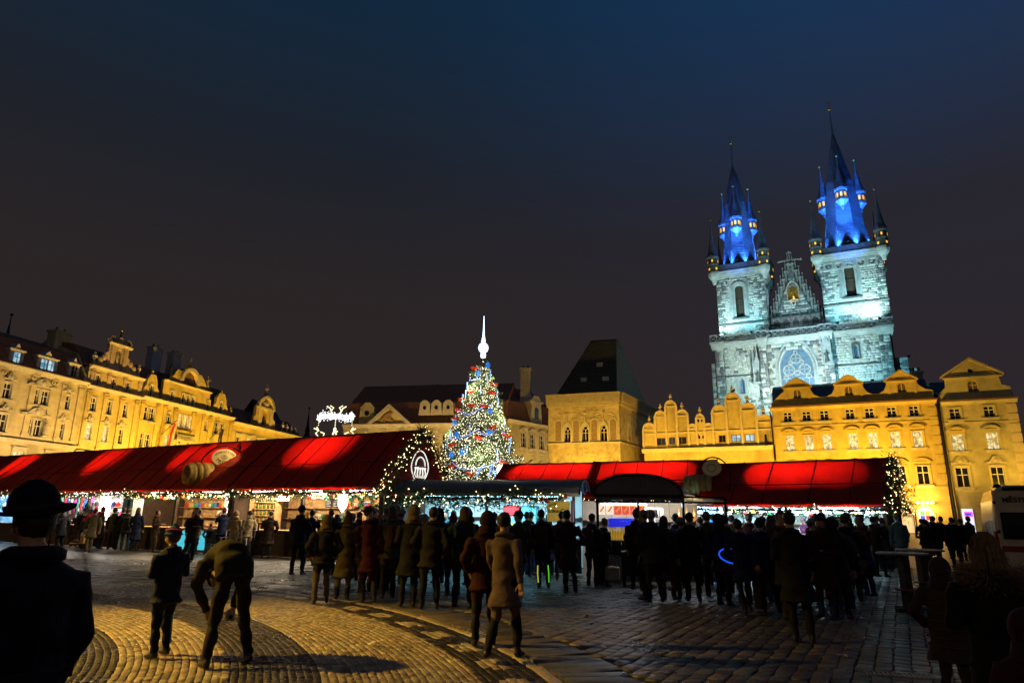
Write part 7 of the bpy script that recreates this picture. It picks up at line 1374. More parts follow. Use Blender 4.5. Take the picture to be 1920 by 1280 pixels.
def person(pos, rz, key, kw, H, coat, trou, label, hair='short', hc='dark', hatc=None, group='people in the crowd', scarf=None, name='person', pack=None):
    me, HM, hands = body_mesh(key, **kw); s = H/1.75
    r = thing(name, label, 'person', pos, R_(rz), group); r.scale = (s, s, s)
    b = link('body', me, None, r)
    for i, c in ((1, coat), (2, trou)): b.material_slots[i].link = 'OBJECT'; b.material_slots[i].material = cloth(c)
    hm = hair_mesh(hair); nm = {'short': 'hair', 'long': 'hair', 'beanie': 'woolly_hat', 'bobble': 'woolly_hat', 'hood': 'hood', 'cap': 'cap'}[hair]
    h = link(nm, hm, None, r); col = hatc if hatc else HAIRC[hc]
    if not len(hm.materials): hm.materials.append(cloth(col))
    h.material_slots[0].link = 'OBJECT'; h.material_slots[0].material = cloth(col) if hatc else mat('hair_'+hc, HAIRC[hc], .6, var=.3, vs=30, bump=.4, bs=60); h.matrix_local = HM
    if hair in ('beanie', 'bobble', 'cap'):
        h2 = link('hair', hair_mesh('short'), None, r); hm2 = hair_mesh('short')
        if not len(hm2.materials): hm2.materials.append(cloth(HAIRC[hc]))
        h2.material_slots[0].link = 'OBJECT'; h2.material_slots[0].material = mat('hair_'+hc, HAIRC[hc], .6, var=.3, vs=30, bump=.4, bs=60); h2.matrix_local = HM @ Matrix.Diagonal((.97, .97, .97, 1))
    cl_ = link('collar', COLL, None, r); cl_.material_slots[0].link = 'OBJECT'; cl_.material_slots[0].material = cloth(tuple(min(1, v*1.35+.004) for v in coat))
    if key == 'bent': cl_.matrix_local = Matrix.Translation((0, .50, -.42))
    if scarf:
        MB().tube([(.085*math.cos(2*PI*i/14), -.0+.08*math.sin(2*PI*i/14), 1.51+.012*math.sin(i*2)) for i in range(14)], .035, 6, closed=True).build('scarf', cloth(scarf), r, True)
    if pack:
        bp = MB().bevbox(-.15, .15, -.30, -.12, 1.0, 1.42, .05); bp.build('backpack', cloth(pack), r)
        MB().bevbox(-.11, .11, -.35, -.30, 1.05, 1.25, .03).build('backpack_pocket', cloth(tuple(v*.7 for v in pack)), r)
    return r
V = {                                                   # body variants
 'man_down': dict(bulk=1.08, coat=.08), 'man_pocket': dict(armL='pocket', armR='pocket', bulk=1.12, coat=.12, legs='relax'), 'man_eat': dict(armR='eat', armL='hold', bulk=1.1, coat=.1, legs='relax'), 'man_hold': dict(armR='hold', armL='hold', bulk=1.1, coat=.1),
 'man_look': dict(armL='down', armR='pocket', bulk=1.1, coat=.16, legs='relax', face=(-.75, .6, -.05)), 'woman_look': dict(armL='hold', armR='down', bulk=1.0, coat=.3, fem=1, face=(.8, .5, -.1)), 'man_coat': dict(armL='hold', armR='pocket', bulk=1.14, coat=.32), 'man_walk': dict(armL='swing', armR='fwd', bulk=1.08, coat=.1, legs='stride'),
 'woman_coat': dict(armL='hold', armR='down', bulk=1.0, coat=.42, fem=1), 'woman_jacket': dict(armL='hold', armR='hold', bulk=1.02, coat=.1, fem=1, legs='relax'), 'woman_down': dict(armL='down', armR='carry', bulk=1.0, coat=.2, fem=1), 'woman_walk': dict(armL='fwd', armR='swing', bulk=1.02, coat=.25, fem=1, legs='stride'), 'phone': dict(armL='phone', armR='phone', bulk=1.06, coat=.1), 'puffer': dict(armL='pocket', armR='pocket', bulk=1.2, coat=.05, fem=1, legs='relax')}
BLK, CHA, BRN_, OLV, BEI, NAV, ORG, MAR, GRY, PAL, DBR = (.012, .012, .014), (.03, .03, .032), (.07, .04, .022), (.07, .06, .025), (.30, .22, .12), (.012, .018, .05), (.38, .11, .02), (.07, .010, .014), (.12, .12, .12), (.42, .34, .27), (.035, .022, .015)
JEA, CYJ = (.02, .04, .11), (.04, .16, .22)
crowd = [ # px, py feet, facing, variant, height, coat, trousers, hair, hair colour/hat, label
 (108, 1024, 20, 'man_pocket', 1.76, BLK, CHA, 'short', 'dark', None, 'person in black coat at the far left stall, beside the hatted man'),
 (136, 1026, -30, 'woman_coat', 1.68, DBR, BLK, 'long', 'brown', None, 'long-haired person in dark brown coat left of the tan-coated shopper'),
 (163, 1036, 10, 'woman_walk', 1.74, (.17, .14, .07), (.12, .10, .05), 'short', 'brown', None, 'person in pale olive coat with tan bag, walking at the far left'),
 (190, 1027, 0, 'woman_jacket', 1.62, (.28, .03, .14), BLK, 'hood', None, (.35, .03, .16), 'person in pink hooded jacket at the hat stall'),
 (207, 1030, -8, 'man_down', 1.78, OLV, CHA, 'beanie', 'dark', (.02, .02, .02), 'person in olive jacket and black woolly hat at the hat stall'),
 (231, 1030, 5, 'man_hold', 1.8, BLK, BLK, 'short', 'dark', None, 'tall person in black coat left of the blue jeans at the hat stall'),
 (254, 1030, -12, 'man_pocket', 1.77, CHA, (.03, .09, .22), 'short', 'brown', None, 'person in charcoal jacket and blue jeans at the hat stall'),
 (313, 1033, -115, 'woman_jacket', 1.70, DBR, BRN_, 'short', 'dark', None, 'woman in dark brown coat facing right by the glass case'),
 (352, 1054, 165, 'man_eat', 1.80, (.05, .032, .022), BLK, 'short', 'dark', None, 'man in brown coat facing us and eating in front of the pastry stall'),
 (374, 1038, -70, 'man_hold', 1.76, BEI, CHA, 'short', 'dark', None, 'person in beige jacket behind the eating man'),
 (388, 1036, -20, 'woman_coat', 1.72, (.03, .03, .05), CHA, 'short', 'brown', None, 'brown-haired person in dark blue coat at the pastry counter'),
 (401, 1036, 10, 'woman_down', 1.70, BLK, CYJ, 'long', 'brown', None, 'long-haired person in black coat at the pastry counter'),
 (420, 1038, -5, 'puffer', 1.22, GRY, (.2, .18, .15), 'short', 'dark', None, 'child in grey puffer jacket at the pastry counter'),
 (480, 1040, -15, 'woman_coat', 1.70, (.26, .19, .08), PAL, 'hood', None, (.2, .14, .07), 'person in long mustard coat with orange bag at the bottle rack'),
 (508, 1041, 10, 'woman_jacket', 1.72, (.30, .23, .12), CHA, 'beanie', 'dark', (.03, .05, .05), 'person in tan jacket and dark hat at the wine stall'),
 (530, 1044, 0, 'man_coat', 1.72, DBR, BLK, 'short', 'dark', None, 'person in long dark brown coat at the wine stall'),
 (553, 1078, -35, 'man_eat', 1.86, (.022, .019, .017), BLK, 'beanie', 'dark', (.015, .015, .015), 'tall man in black coat holding food in front of the wine stall'),
 (597, 1132, 5, 'puffer', 1.62, (.016, .016, .018), (.10, .08, .03), 'hood', None, (.13, .10, .04), 'person in dark puffer jacket with olive hood in the lit paving'),
 (640, 1124, -10, 'woman_coat', 1.68, (.09, .075, .03), BLK, 'long', 'brown', None, 'person in olive long coat left of the orange coat'),
 (682, 1110, 12, 'woman_coat', 1.58, (.42, .12, .02), (.10, .03, .01), 'short', 'brown', None, 'person in bright orange coat in the middle of the crowd'),
 (650, 1062, 160, 'woman_jacket', 1.74, BRN_, BLK, 'short', 'blond', None, 'fair-haired person facing us behind the orange coat'),
 (617, 1060, 20, 'man_pocket', 1.76, DBR, BLK, 'short', 'brown', None, 'person in brown coat by the wreaths of the wine stall'),
 (716, 1108, -20, 'man_coat', 1.78, (.06, .025, .02), BLK, 'short', 'brown', None, 'person in dark reddish coat right of the orange coat'),
 (762, 1138, 4, 'man_coat', 1.82, BLK, BLK, 'hood', None, (.15, .11, .06), 'person in black coat with beige fur hood, left of centre'),
 (800, 1142, -14, 'man_pocket', 1.80, (.014, .014, .018), BLK, 'short', 'dark', None, 'person in black jacket just right of the fur-hooded one'),
 (735, 1068, 30, 'woman_down', 1.70, DBR, CHA, 'beanie', 'brown', (.08, .02, .02), 'person in dark red hat at the left end of the grey kiosk'),
 (866, 1068, -25, 'man_hold', 1.78, (.012, .012, .014), BLK, 'short', 'dark', None, 'man in black leather jacket at the cyan-lit kiosk'),
 (828, 1062, 15, 'woman_jacket', 1.68, CHA, NAV, 'long', 'dark', None, 'dark-haired person at the left of the cyan-lit kiosk counter'),
 (903, 1212, 6, 'man_pocket', 1.70, (.03, .006, .008), BLK, 'hood', None, (.026, .005, .007), 'person in maroon hooded jacket standing near the camera, centre'),
 (946, 1236, -22, 'woman_walk', 1.70, (.11, .08, .068), BLK, 'short', 'dark', None, 'woman in pale pink-beige coat walking near the camera, centre'),
 (986, 1082, 8, 'man_down', 1.76, BLK, NAV, 'short', 'dark', None, 'person in black coat and navy trousers left of the neon stripes'),
 (1020, 1102, -4, 'man_down', 1.80, (.02, .02, .022), BLK, 'short', 'dark', None, 'person in black with neon leg stripes in front of the kiosk'),
 (1044, 1070, 12, 'woman_coat', 1.70, NAV, BLK, 'long', 'brown', None, 'long-haired person in navy coat under the yellow drinks sign'),
 (1070, 1112, 16, 'man_coat', 1.78, DBR, BLK, 'short', 'dark', None, 'person in dark brown long coat below the yellow drinks sign'),
 (1096, 1092, -30, 'man_hold', 1.72, CHA, BLK, 'cap', 'dark', (.03, .03, .03), 'person in dark cap beside the woman with the beige bag'),
 (1122, 1094, -55, 'woman_down', 1.62, BLK, BLK, 'short', 'blond', None, 'fair-haired woman in black coat with beige shoulder bag'),
 (1228, 1130, 10, 'man_pocket', 1.80, (.03, .025, .022), (.02, .02, .02), 'short', 'grey', None, 'grey-haired person in dark coat in front of the snack kiosk'),
 (1256, 1126, -18, 'woman_coat', 1.68, (.05, .032, .02), BLK, 'long', 'dark', None, 'long-haired person in brown coat at the snack kiosk table'),
 (1302, 1128, -8, 'man_coat', 1.74, BLK, BLK, 'beanie', 'dark', (.02, .02, .02), 'person in black coat and hat right of the snack kiosk'),
 (1352, 1082, 130, 'woman_jacket', 1.66, (.14, .08, .05), BLK, 'long', 'brown', None, 'woman in tan jacket facing left with her hands lit'),
 (1402, 1150, 12, 'woman_walk', 1.64, NAV, BLK, 'short', 'dark', None, 'person in navy jacket carrying a black bag and a blue light hoop'),
 (1382, 1088, -40, 'man_pocket', 1.72, BLK, CHA, 'short', 'dark', None, 'person in black between the tan jacket and the blue hoop'),
 (1440, 1092, 20, 'woman_jacket', 1.70, (.02, .03, .06), BLK, 'short', 'brown', None, 'person in dark blue jacket below the blue-white light panel'),
 (1470, 1096, -12, 'man_down', 1.74, CHA, BLK, 'short', 'dark', None, 'person in charcoal coat in front of the plates'),
 (1508, 1204, 8, 'man_coat', 1.76, (.014, .014, .015), BLK, 'short', 'dark', None, 'big person in black long coat, right of centre'),
 (1542, 1098, -20, 'man_hold', 1.78, BLK, BLK, 'short', 'brown', None, 'person with brown hair looking into the right stall'),
 (1562, 1100, 10, 'woman_jacket', 1.72, CHA, BLK, 'short', 'brown', None, 'brown-haired person in charcoal jacket at the right stall'),
 (1582, 1160, -12, 'woman_down', 1.66, (.02, .018, .016), BLK, 'hood', None, (.03, .028, .025), 'person in black hooded coat right of the big black coat'),
 (1670, 1066, 15, 'man_pocket', 1.76, (.06, .055, .04), BLK, 'short', 'dark', None, 'person in olive coat at the right end of the right stall'),
 (1690, 1060, -10, 'woman_coat', 1.68, (.05, .03, .06), BLK, 'beanie', 'dark', (.12, .03, .16), 'person in purple hat behind the tall tables'),
 (1716, 1062, 25, 'man_down', 1.84, (.09, .15, .15), (.03, .03, .04), 'short', 'grey', None, 'tall person in teal-grey jacket behind the tall tables'),
]
rr_ = random.Random(5)
for k, (x, y) in enumerate(((1738, 1046), (1756, 1042), (1774, 1048), (1792, 1044), (1808, 1052), (1826, 1050), (1766, 1060), (1798, 1066), (1746, 1070), (1880, 1075), (1912, 1080), (1895, 1062), (1625, 1070), (1600, 1085), (1652, 1082))):
    crowd.append((x, y, rr_.uniform(-60, 60), rr_.choice(list(V)), rr_.uniform(1.6, 1.82), rr_.choice([BLK, DBR, BRN_, CHA, OLV, NAV]), rr_.choice([BLK, CHA, JEA]), rr_.choice(['short', 'short', 'long', 'beanie']), 'brown', (.05, .04, .04), 'person in the dark crowd before the %s, %s' % (('yellow house', 'first from left'), ('yellow house', 'second from left'), ('yellow house', 'third from left'), ('pale house', 'left of the van'), ('pale house', 'close to the van'), ('pale house', 'touching the van'), ('yellow house', 'lower row left'), ('pale house', 'lower row right'), ('yellow house', 'beside the tables'), ('van', 'left one'), ('van', 'rightmost one'), ('van', 'middle one'), ('right stall counter', 'middle one'), ('right stall counter', 'left one'), ('right stall counter', 'right one'))[k]))

# more of the dark crowd between the named figures
coats = {'black': BLK, 'charcoal': CHA, 'dark brown': DBR, 'navy': NAV, 'olive': (.05, .045, .02), 'grey': (.06, .06, .06), 'dark green': (.015, .03, .02), 'wine red': (.05, .01, .014)}
gar = {'man_look': 'jacket, head turned left', 'woman_look': 'coat, head turned right', 'man_down': 'jacket', 'man_pocket': 'short coat', 'man_coat': 'long coat', 'woman_coat': 'belted coat', 'puffer': 'puffer jacket', 'woman_down': 'mid-length coat', 'phone': 'jacket lifting a phone'}
hs = [('short', 'dark', None, 'dark hair'), ('short', 'brown', None, 'brown hair'), ('long', 'brown', None, 'long brown hair'), ('beanie', 'dark', (.03, .03, .05), 'navy woolly hat'), ('hood', None, (.03, .028, .02), 'dark hood up'), ('short', 'grey', None, 'grey hair'), ('bobble', 'dark', (.2, .02, .03), 'red bobble hat'), ('beanie', 'brown', (.2, .18, .15), 'pale woolly hat')]
spots = [(660, 1090, 'wine stall'), (700, 1078, 'wine stall'), (630, 1078, 'wine stall'), (575, 1062, 'wine stall'), (742, 1096, 'grey kiosk'), (780, 1088, 'grey kiosk'), (820, 1094, 'grey kiosk'), (846, 1118, 'grey kiosk'), (880, 1096, 'grey kiosk'), (925, 1104, 'grey kiosk'), (955, 1084, 'grey kiosk'), (968, 1118, 'grey kiosk'), (1003, 1074, 'grey kiosk'), (1052, 1088, 'grey kiosk'), (1196, 1106, 'snack kiosk'), (1275, 1100, 'snack kiosk'), (1320, 1098, 'snack kiosk'), (1338, 1118, 'snack kiosk'), (1425, 1120, 'right stall'), (1456, 1130, 'right stall'), (1490, 1110, 'right stall'), (1530, 1136, 'right stall'), (1562, 1124, 'right stall'), (1608, 1104, 'right stall'), (1604, 1128, 'right stall'), (1478, 1160, 'right stall'), (1210, 1124, 'snack kiosk'), (1282, 1124, 'snack kiosk'), (1365, 1112, 'right stall'), (1412, 1098, 'right stall'), (1445, 1150, 'right stall'), (1500, 1140, 'right stall'), (1552, 1160, 'right stall'), (1632, 1118, 'right stall'), (1590, 1142, 'right stall'), (1360, 1136, 'snack kiosk'), (725, 1122, 'grey kiosk'), (862, 1140, 'grey kiosk'), (785, 1118, 'grey kiosk'), (932, 1140, 'grey kiosk'), (668, 1060, 'wine stall'), (690, 1130, 'wine stall'), (125, 1018, 'far left stall'), (90, 1020, 'far left stall'), (222, 1024, 'hat stall'), (244, 1026, 'hat stall'), (175, 1022, 'hat stall'), (430, 1040, 'pastry stall'), (296, 1030, 'hat stall')]
used_ = set(); re_ = random.Random(11); place_n = {}
for (x, y, pl) in spots:
    while True:
        cn_, g_, h_ = re_.choice(list(coats)), re_.choice(list(gar)), re_.choice(hs)
        if (cn_, gar[g_]) not in used_: used_.add((cn_, gar[g_])); break
    if len(used_) > 54: used_.clear()
    lb = 'person in %s %s, %s, before the %s' % (cn_, gar[g_], h_[3], pl)
    crowd.append((x, y, re_.uniform(-35, 35) if re_.random() < .8 else re_.uniform(60, 300), g_, re_.uniform(1.62, 1.84), coats[cn_], re_.choice([BLK, CHA, JEA, DBR]), h_[0], h_[1], h_[2], lb))
HANDS = {}
stalls_ = [SA, SB_, SC, SD, SG]
for (x, y, rz, v, H, co, tr_, hr_, hcl, hat, lb) in crowd:
    p = Vector(G(x, y)); p.z = 0
    for st in stalls_:
        q = st.M.inverted() @ p
        if -st.L-.5 < q.x < .6 and q.y > -st.k-.15 and q.y < st.k+2: q.y = -st.k-.15; p = st.M @ q; p.z = 0
    for KK, w_, yf in ((K1, W1, -.55), (K2, W2, -.7)):
        q = KK.M.inverted() @ p
        if -w_-.3 < q.x < .3 and q.y > yf and q.y < 3: q.y = yf; p = KK.M @ q; p.z = 0
    az = math.degrees(math.atan2(-p.x, p.y))
    P_ = person(p, rz+az, v, V[v], H, co, tr_, lb, hr_, hcl or 'brown', hat, scarf=(.2, .03, .03) if 'brown coat facing' in lb else rr_.choice([(.2, .04, .03), (.25, .2, .14), (.05, .07, .15), (.1, .1, .1)]) if rr_.random() < .35 and hr_ != 'hood' else None, pack=(.28, .2, .1) if 'dark reddish' in lb else rr_.choice([(.02, .03, .05), (.06, .02, .02), (.04, .04, .03)]) if rr_.random() < .16 else None)
    P_.rotation_euler.x = R_(rr_.uniform(-2.5, 3.5)); P_.rotation_euler.y = R_(rr_.uniform(-3, 3))
    HANDS[lb] = (P_, v)
def hand_pos(lb, side=1):
    o, v = HANDS[lb]; w = _bm[v][2][0 if side == 1 else 1]; bpy.context.view_layer.update(); return o.matrix_world @ (w[0]+w[1].normalized()*.08)
# sellers behind the counters
for st, x, y, rz, v, H, co, hr_, hcl, hat, lb in ((SD, -4.25, -1.15, 150, 'man_hold', 1.78, (.05, .04, .05), 'cap', 'dark', (.05, .05, .06), 'seller in dark cap behind the wine stall counter'), (SD, -2.0, -1.1, 200, 'woman_jacket', 1.7, (.2, .05, .04), 'short', 'brown', None, 'seller in red jacket among the wreaths of the wine stall'), (SC, -1.9, -1.1, 170, 'woman_jacket', 1.68, (.3, .27, .22), 'beanie', 'dark', (.3, .28, .25), 'seller in pale jacket and hat behind the pastry counter'), (SB_, -5.4, -1.1, 190, 'man_hold', 1.76, (.04, .07, .12), 'short', 'grey', None, 'grey-haired seller in blue jacket in the hat stall'), (SG, -3.0, -1.1, 175, 'woman_jacket', 1.66, (.12, .03, .1), 'beanie', 'brown', (.2, .1, .15), 'seller in purple jacket in the right stall')):
    M_ = st.M @ Matrix.Translation((x, y, 0)); person(M_.translation, rz+math.degrees(st.M.to_euler().z), v, V[v], H, co, BLK, lb, hr_, hcl, hat, group='sellers in the stalls')
pk1 = K1.M @ Vector((-4.6, 1.0, 0)); person(pk1, 165, 'man_hold', V['man_hold'], 1.76, (.03, .1, .14), BLK, 'seller in teal jacket inside the grey-awning kiosk', 'short', 'dark', None, group='sellers in the stalls')
# things carried
def bag(lb_person, side, name, label, c, s=1.0, cat='bag'):
    p = hand_pos(lb_person, side); t = thing(name, label, cat, p-Vector((0, 0, .38*s)), HANDS[lb_person][0].rotation_euler.z+1.2); MB().bevbox(-.17*s, .17*s, -.06*s, .06*s, -.12*s, .18*s, .03*s).build('body', cloth(c), t); MB().tube([(-.11*s, 0, .17*s), (-.08*s, 0, .3*s), (0, 0, .37*s), (.08*s, 0, .3*s), (.11*s, 0, .17*s)], .012*s, 5).build('handle', cloth(tuple(v*.5 for v in c)), t); return t
L_ = [c[-1] for c in crowd]
def find(s): return next(l for l in L_ if s in l)
bag(find('mustard'), 1, 'shopping_bag', 'orange shopping bag held by the person in the mustard coat', (.6, .14, .02), .8); bag(find('beige shoulder bag'), 1, 'shoulder_bag', 'beige bag held by the fair-haired woman at the snack kiosk', (.38, .30, .18), 1.05); bag(find('pale olive'), -1, 'shoulder_bag', 'tan bag of the person in the pale olive coat', (.42, .28, .08), 1.1); bag(find('blue light hoop'), 1, 'tote_bag', 'black tote bag carried below the blue hoop', (.014, .014, .014), 1.3)
p = hand_pos(find('eating man') if False else find('facing us and eating'), 1); tag(MB().ell((p.x, p.y, p.z), (.04, .04, .06), 8, 6).lathe([(.03, -.1), (.045, 0)], 8, p).build('snack', mat('pastry_crust', (.42, .2, .06))), 'pale snack in the hand of the man in the brown coat', 'snack')
p = hand_pos(find('tall man in black coat holding'), 1); tag(MB().ell((p.x, p.y, p.z+.03), (.06, .05, .08), 8, 6).lathe([(.03, -.1), (.05, 0)], 8, p).build('snack', mat('orange_snack', (.6, .3, .04), .6, emit=(.8, .4, .05), es=.15)), 'orange snack held by the tall man in black', 'snack')
p = hand_pos(find('blue light hoop'), -1); hp_ = thing('light_hoop', 'glowing blue hoop standing in for a light smear, right of centre', 'toy', p+Vector((.1, -.1, .12))); MB().tube([(.27*math.cos(2*PI*i/24), .2*math.sin(2*PI*i/24), .13*math.sin(2*PI*i/24)) for i in range(24)], .014, 6, closed=True).build('hoop', emis('blue_hoop', (.01, .10, .9), .9), hp_); MB().bar((-.34, 0, 0), (-.15, .05, -.12), .015).build('grip', IRON, hp_); lamp('hoop_glow', 'POINT', p+Vector((.1, -.35, .1)), 5, (.05, .25, 1), size=.1)  # added hoop and lamp in place of a blurred blue light trail
o, v = HANDS[find('neon leg stripes')]
for s, c_ in ((1, (.15, .9, .05)), (-1, (.7, .7, .05))): MB().tube([(s*.12, -.075, .52), (s*.13, -.085, .35), (s*.125, -.085, .14)], .016, 5).build('reflective_stripe', mat('neon_%d' % s, c_, .5, emit=c_, es=.5), o)
# ---- nearest figures, individually posed
pm_ = Vector(PY(72, 965, 3.25)); pm_.z = 0
hm_ = person(pm_, math.degrees(math.atan2(-pm_.x, pm_.y))+28, 'hatman', dict(armL='close', armR='close', bulk=1.36, coat=.40, legs='stand', voxel=.018), 1.725, (.010, .006, .016), BLK, 'man in a dark coat and wide-brimmed hat in the left foreground', 'short', 'dark')
bpy.context.view_layer.update(); HMx = _bm['hatman'][1]
hat = MB(); n = 24; ring = lambda r, z, w=0: [(r*math.cos(2*PI*j/n), r*1.12*math.sin(2*PI*j/n), z+w*abs(math.cos(2*PI*j/n))**2*1.0) for j in range(n)]
V_ = ring(.172, .062, .022)+ring(.14, .055, .01)+ring(.108, .066)+ring(.104, .13)+ring(.080, .18)+ring(.03, .215)+ring(.171, .055, .022)+ring(.14, .048, .01)+ring(.1, .058)
hat.add(V_, [((k*n+j), k*n+(j+1) % n, (k+1)*n+(j+1) % n, (k+1)*n+j) for k in (0, 1, 2, 3, 4) for j in range(n)]+[((k*n+j), (k+1)*n+j, (k+1)*n+(j+1) % n, k*n+(j+1) % n) for k in (6, 7) for j in range(n)]+[tuple(5*n+j for j in range(n))]+[(j, 6*n+j, 6*n+(j+1) % n, (j+1) % n) for j in range(n)])
h = hat.build('hat', cloth((.010, .007, .010)), hm_, True); h.matrix_local = HMx @ Matrix.Rotation(R_(-8), 4, 'Y'); b = MB().tube([(.109*math.cos(2*PI*j/n), .122*math.sin(2*PI*j/n), .085) for j in range(n)], .014, 5, closed=True).build('hat_band', cloth((.03, .02, .02)), hm_); b.matrix_local = HMx @ Matrix.Rotation(R_(-8), 4, 'Y')
MB().tube([(0, -.175, 1.40), (0, -.195, 1.2), (0, -.19, 1.0), (0, -.21, .7), (0, -.26, .48)], .006, 5).build('back_seam', cloth((.02, .014, .022)), hm_); MB().box(-.16, .16, -.215, -.205, .98, 1.03).build('half_belt', cloth((.02, .014, .024)), hm_); MB().tube([(.10*math.cos(2*PI*i/14), -.02+.09*math.sin(2*PI*i/14), 1.515) for i in range(14)], .042, 6, closed=True).build('collar', cloth((.012, .008, .016)), hm_, True)
pk = Vector(G(296, 1232)); pk.z = 0
kid = person(pk, 62, 'kid', dict(armL='hold', armR='hold', bulk=1.18, coat=.12, legs='relax', voxel=.018, headscale=1.18), 1.46, (.008, .013, .034), (.008, .012, .03), 'child in navy snowsuit and blue woolly hat looking left, in the left foreground', 'bobble', 'brown', (.012, .05, .16))
MB().tube([(.165, .02, .78), (.175, .03, .45), (.17, .0, .16)], .012, 5).build('piping', mat('cyan_piping', (.05, .35, .5), .5), kid); _b = MB().tube([(.083*math.cos(2*PI*i/18), -.01+.099*math.sin(2*PI*i/18), .095) for i in range(18)], .016, 6, closed=True).build('hat_stripe', cloth((.3, .03, .06)), kid); _b.matrix_local = _bm['kid'][1]
pb_ = Vector(G(420, 1246)); pb_.z = 0
bend = dict(spine=[(0, -.02, .90), (0, .02, 1.02), (0, .14, 1.14), (0, .32, 1.16), (0, .47, 1.06), (0, .55, .97)], head=(0, .66, .84), face=(0, .25, -1), aj={'r': ((.22, .52, .78), (.15, .46, .52)), 'l': ((.22, .50, .78), (.10, .50, .50))}, armR='r', armL='l', lj=[(1, (.17, .06, .50), (.24, -.02, .09)), (-1, (.15, .0, .50), (.22, -.10, .09))], bulk=1.22, voxel=.018, curl=.8)
bm_ = person(pb_, 38, 'bent', bend, 1.84, (.022, .019, .008), (.016, .014, .008), 'person in dark olive jacket bending down to the paving in the left foreground', 'beanie', 'dark', (.02, .02, .015))
bpy.context.view_layer.update(); w = _bm['bent'][2][0]; p = bm_.matrix_world @ (w[0]+w[1].normalized()*.1); cam_t = thing('handheld_camera', 'small shiny camera in the hands of the bending person', 'camera', p, .6); MB().bevbox(-.06, .06, -.025, .025, -.04, .04, .01).build('body', mat('camera_silver', (.45, .4, .3), .25, .6), cam_t); MB().lathe([(.025, 0), (.028, .03), (.02, .035)], 10, M=Matrix.Rotation(PI/2, 4, 'X')).build('lens', IRON, cam_t)
pw = Vector(PY(1842, 1000, 4.7)); pw.z = 0
wm = person(pw, math.degrees(math.atan2(-pw.x, pw.y))+18, 'furwoman', dict(armL='hold', armR='hold', bulk=1.22, coat=.3, fem=1, voxel=.018), 1.58, (.012, .011, .012), BLK, 'fair-haired woman in black coat with fur hood in the right foreground', 'long', 'blond')
HMf = _bm['furwoman'][1]; n = 2600; a = rng.uniform(-PI, 0, n)+rng.normal(0, .25, n); t = rng.random(n)
st_ = np.stack([np.c_[.09*np.cos(a)*np.sqrt(1-(z0_*.9)**2) if False else (.085+.02*t*0)*np.cos(a)*(.55+.45*np.sqrt(1-t)), -.012+.108*np.sin(a)*(.55+.45*np.sqrt(1-t)), .03+.10*t]], 0)[0] if False else np.c_[.094*np.cos(a)*np.cos(t*1.45), -.02+.112*np.sin(a)*np.cos(t*1.45), .03+.112*np.sin(t*1.45)]
link('hair_strands', needles_mesh('hair_strands', st_, np.c_[.03*np.cos(a), -.03+.04*np.sin(a), -np.ones(n)]+rng.normal(0, .12, (n, 3)), rng.uniform(.10, .26, n), rng.uniform(.002, .005, n)), mat('hair_strand_blond', (.26, .16, .06), .5, var=.5, vs=40), wm, kind='stuff').matrix_local = HMf
n = 2600; a = rng.uniform(0, 2*PI, n); P = np.c_[.17*np.cos(a), -.05+.13*np.sin(a), 1.47+.04*np.sin(a)]; off = rng.normal(0, .035, (n, 3)); link('fur_collar', needles_mesh('fur_collar', P+off, off*2+np.c_[np.cos(a), np.sin(a), rng.normal(0, .4, n)], rng.uniform(.03, .07, n), rng.uniform(.003, .006, n)), mat('fur', (.22, .14, .07), .8, var=.3), wm, kind='stuff')
pq = Vector(PY(1752, 1000, 6.6)); pq.z = 0
qk = person(pq, math.degrees(math.atan2(-pq.x, pq.y))-12, 'quilt', dict(armL='pocket', armR='pocket', bulk=1.26, coat=.28, voxel=.02, headscale=1.12), 1.30, (.055, .035, .025), BLK, 'child in brown quilted coat in front of the tall tables', 'hood', None, (.05, .03, .022))
for k in range(7): MB().tube([((.225+.01*math.sin(k))*math.cos(2*PI*i/18)*1.06, .19*math.sin(2*PI*i/18), .66+k*.1) for i in range(18)], .009, 5, closed=True).build('quilting', cloth((.075, .05, .038)), qk)
pr = Vector(PY(1896, 1000, 3.7)); pr.z = 0
person(pr, math.degrees(math.atan2(-pr.x, pr.y))+30, 'redkid', dict(armL='hold', armR='hold', bulk=1.3, coat=.15, voxel=.02, headscale=1.15), 1.20, (.05, .012, .014), BLK, 'child in dark maroon puffer at the bottom right corner', 'hood', None, (.045, .012, .014))
# ================================================================== tall tables, van, bollard things
def tall_table(px, py, lb, z=1.02):
    p = Vector(G(px, py)); t = thing('bar_table', lb, 'table', (p.x, p.y, 0), .3, 'tall tables')
    MB().lathe([(.44, 0), (.46, .012), (.46, .03), (.44, .04)], 28, (0, 0, z)).build('table_top', mat('worn_table_top', (.34, .25, .14), .5, var=.3, vs=5), t); MB().bevbox(-.08, .08, -.08, .08, .06, z, .01).build('column', WOODD, t)
    MB().bevbox(-.3, .3, -.05, .05, 0, .07, .01).build('foot', WOODD, t); MB().bevbox(-.05, .05, -.3, .3, .005, .075, .01).build('foot', WOODD, t); MB().lathe([(.2, 0), (.2, .03)], 18, (0, 0, .38)).build('shelf', WOOD, t); return t
tall_table(1706, 1146, 'nearer tall round table with wooden column, by the right stall', 1.03); tall_table(1738, 1128, 'farther tall round table partly behind the other one', 1.03)
bt = thing('counter_table', 'low dark folding table with cups in front of the snack kiosk', 'table', tuple(G(1222, 1098)), -.1); MB().bevbox(-.75, .75, -.28, .28, .78, .83, .01).build('table_top', WOODD, bt)
for x in (-.68, .68):
    for y in (-.22, .22): MB().box(x-.025, x+.025, y-.025, y+.025, 0, .78).build('leg', IRON, bt)
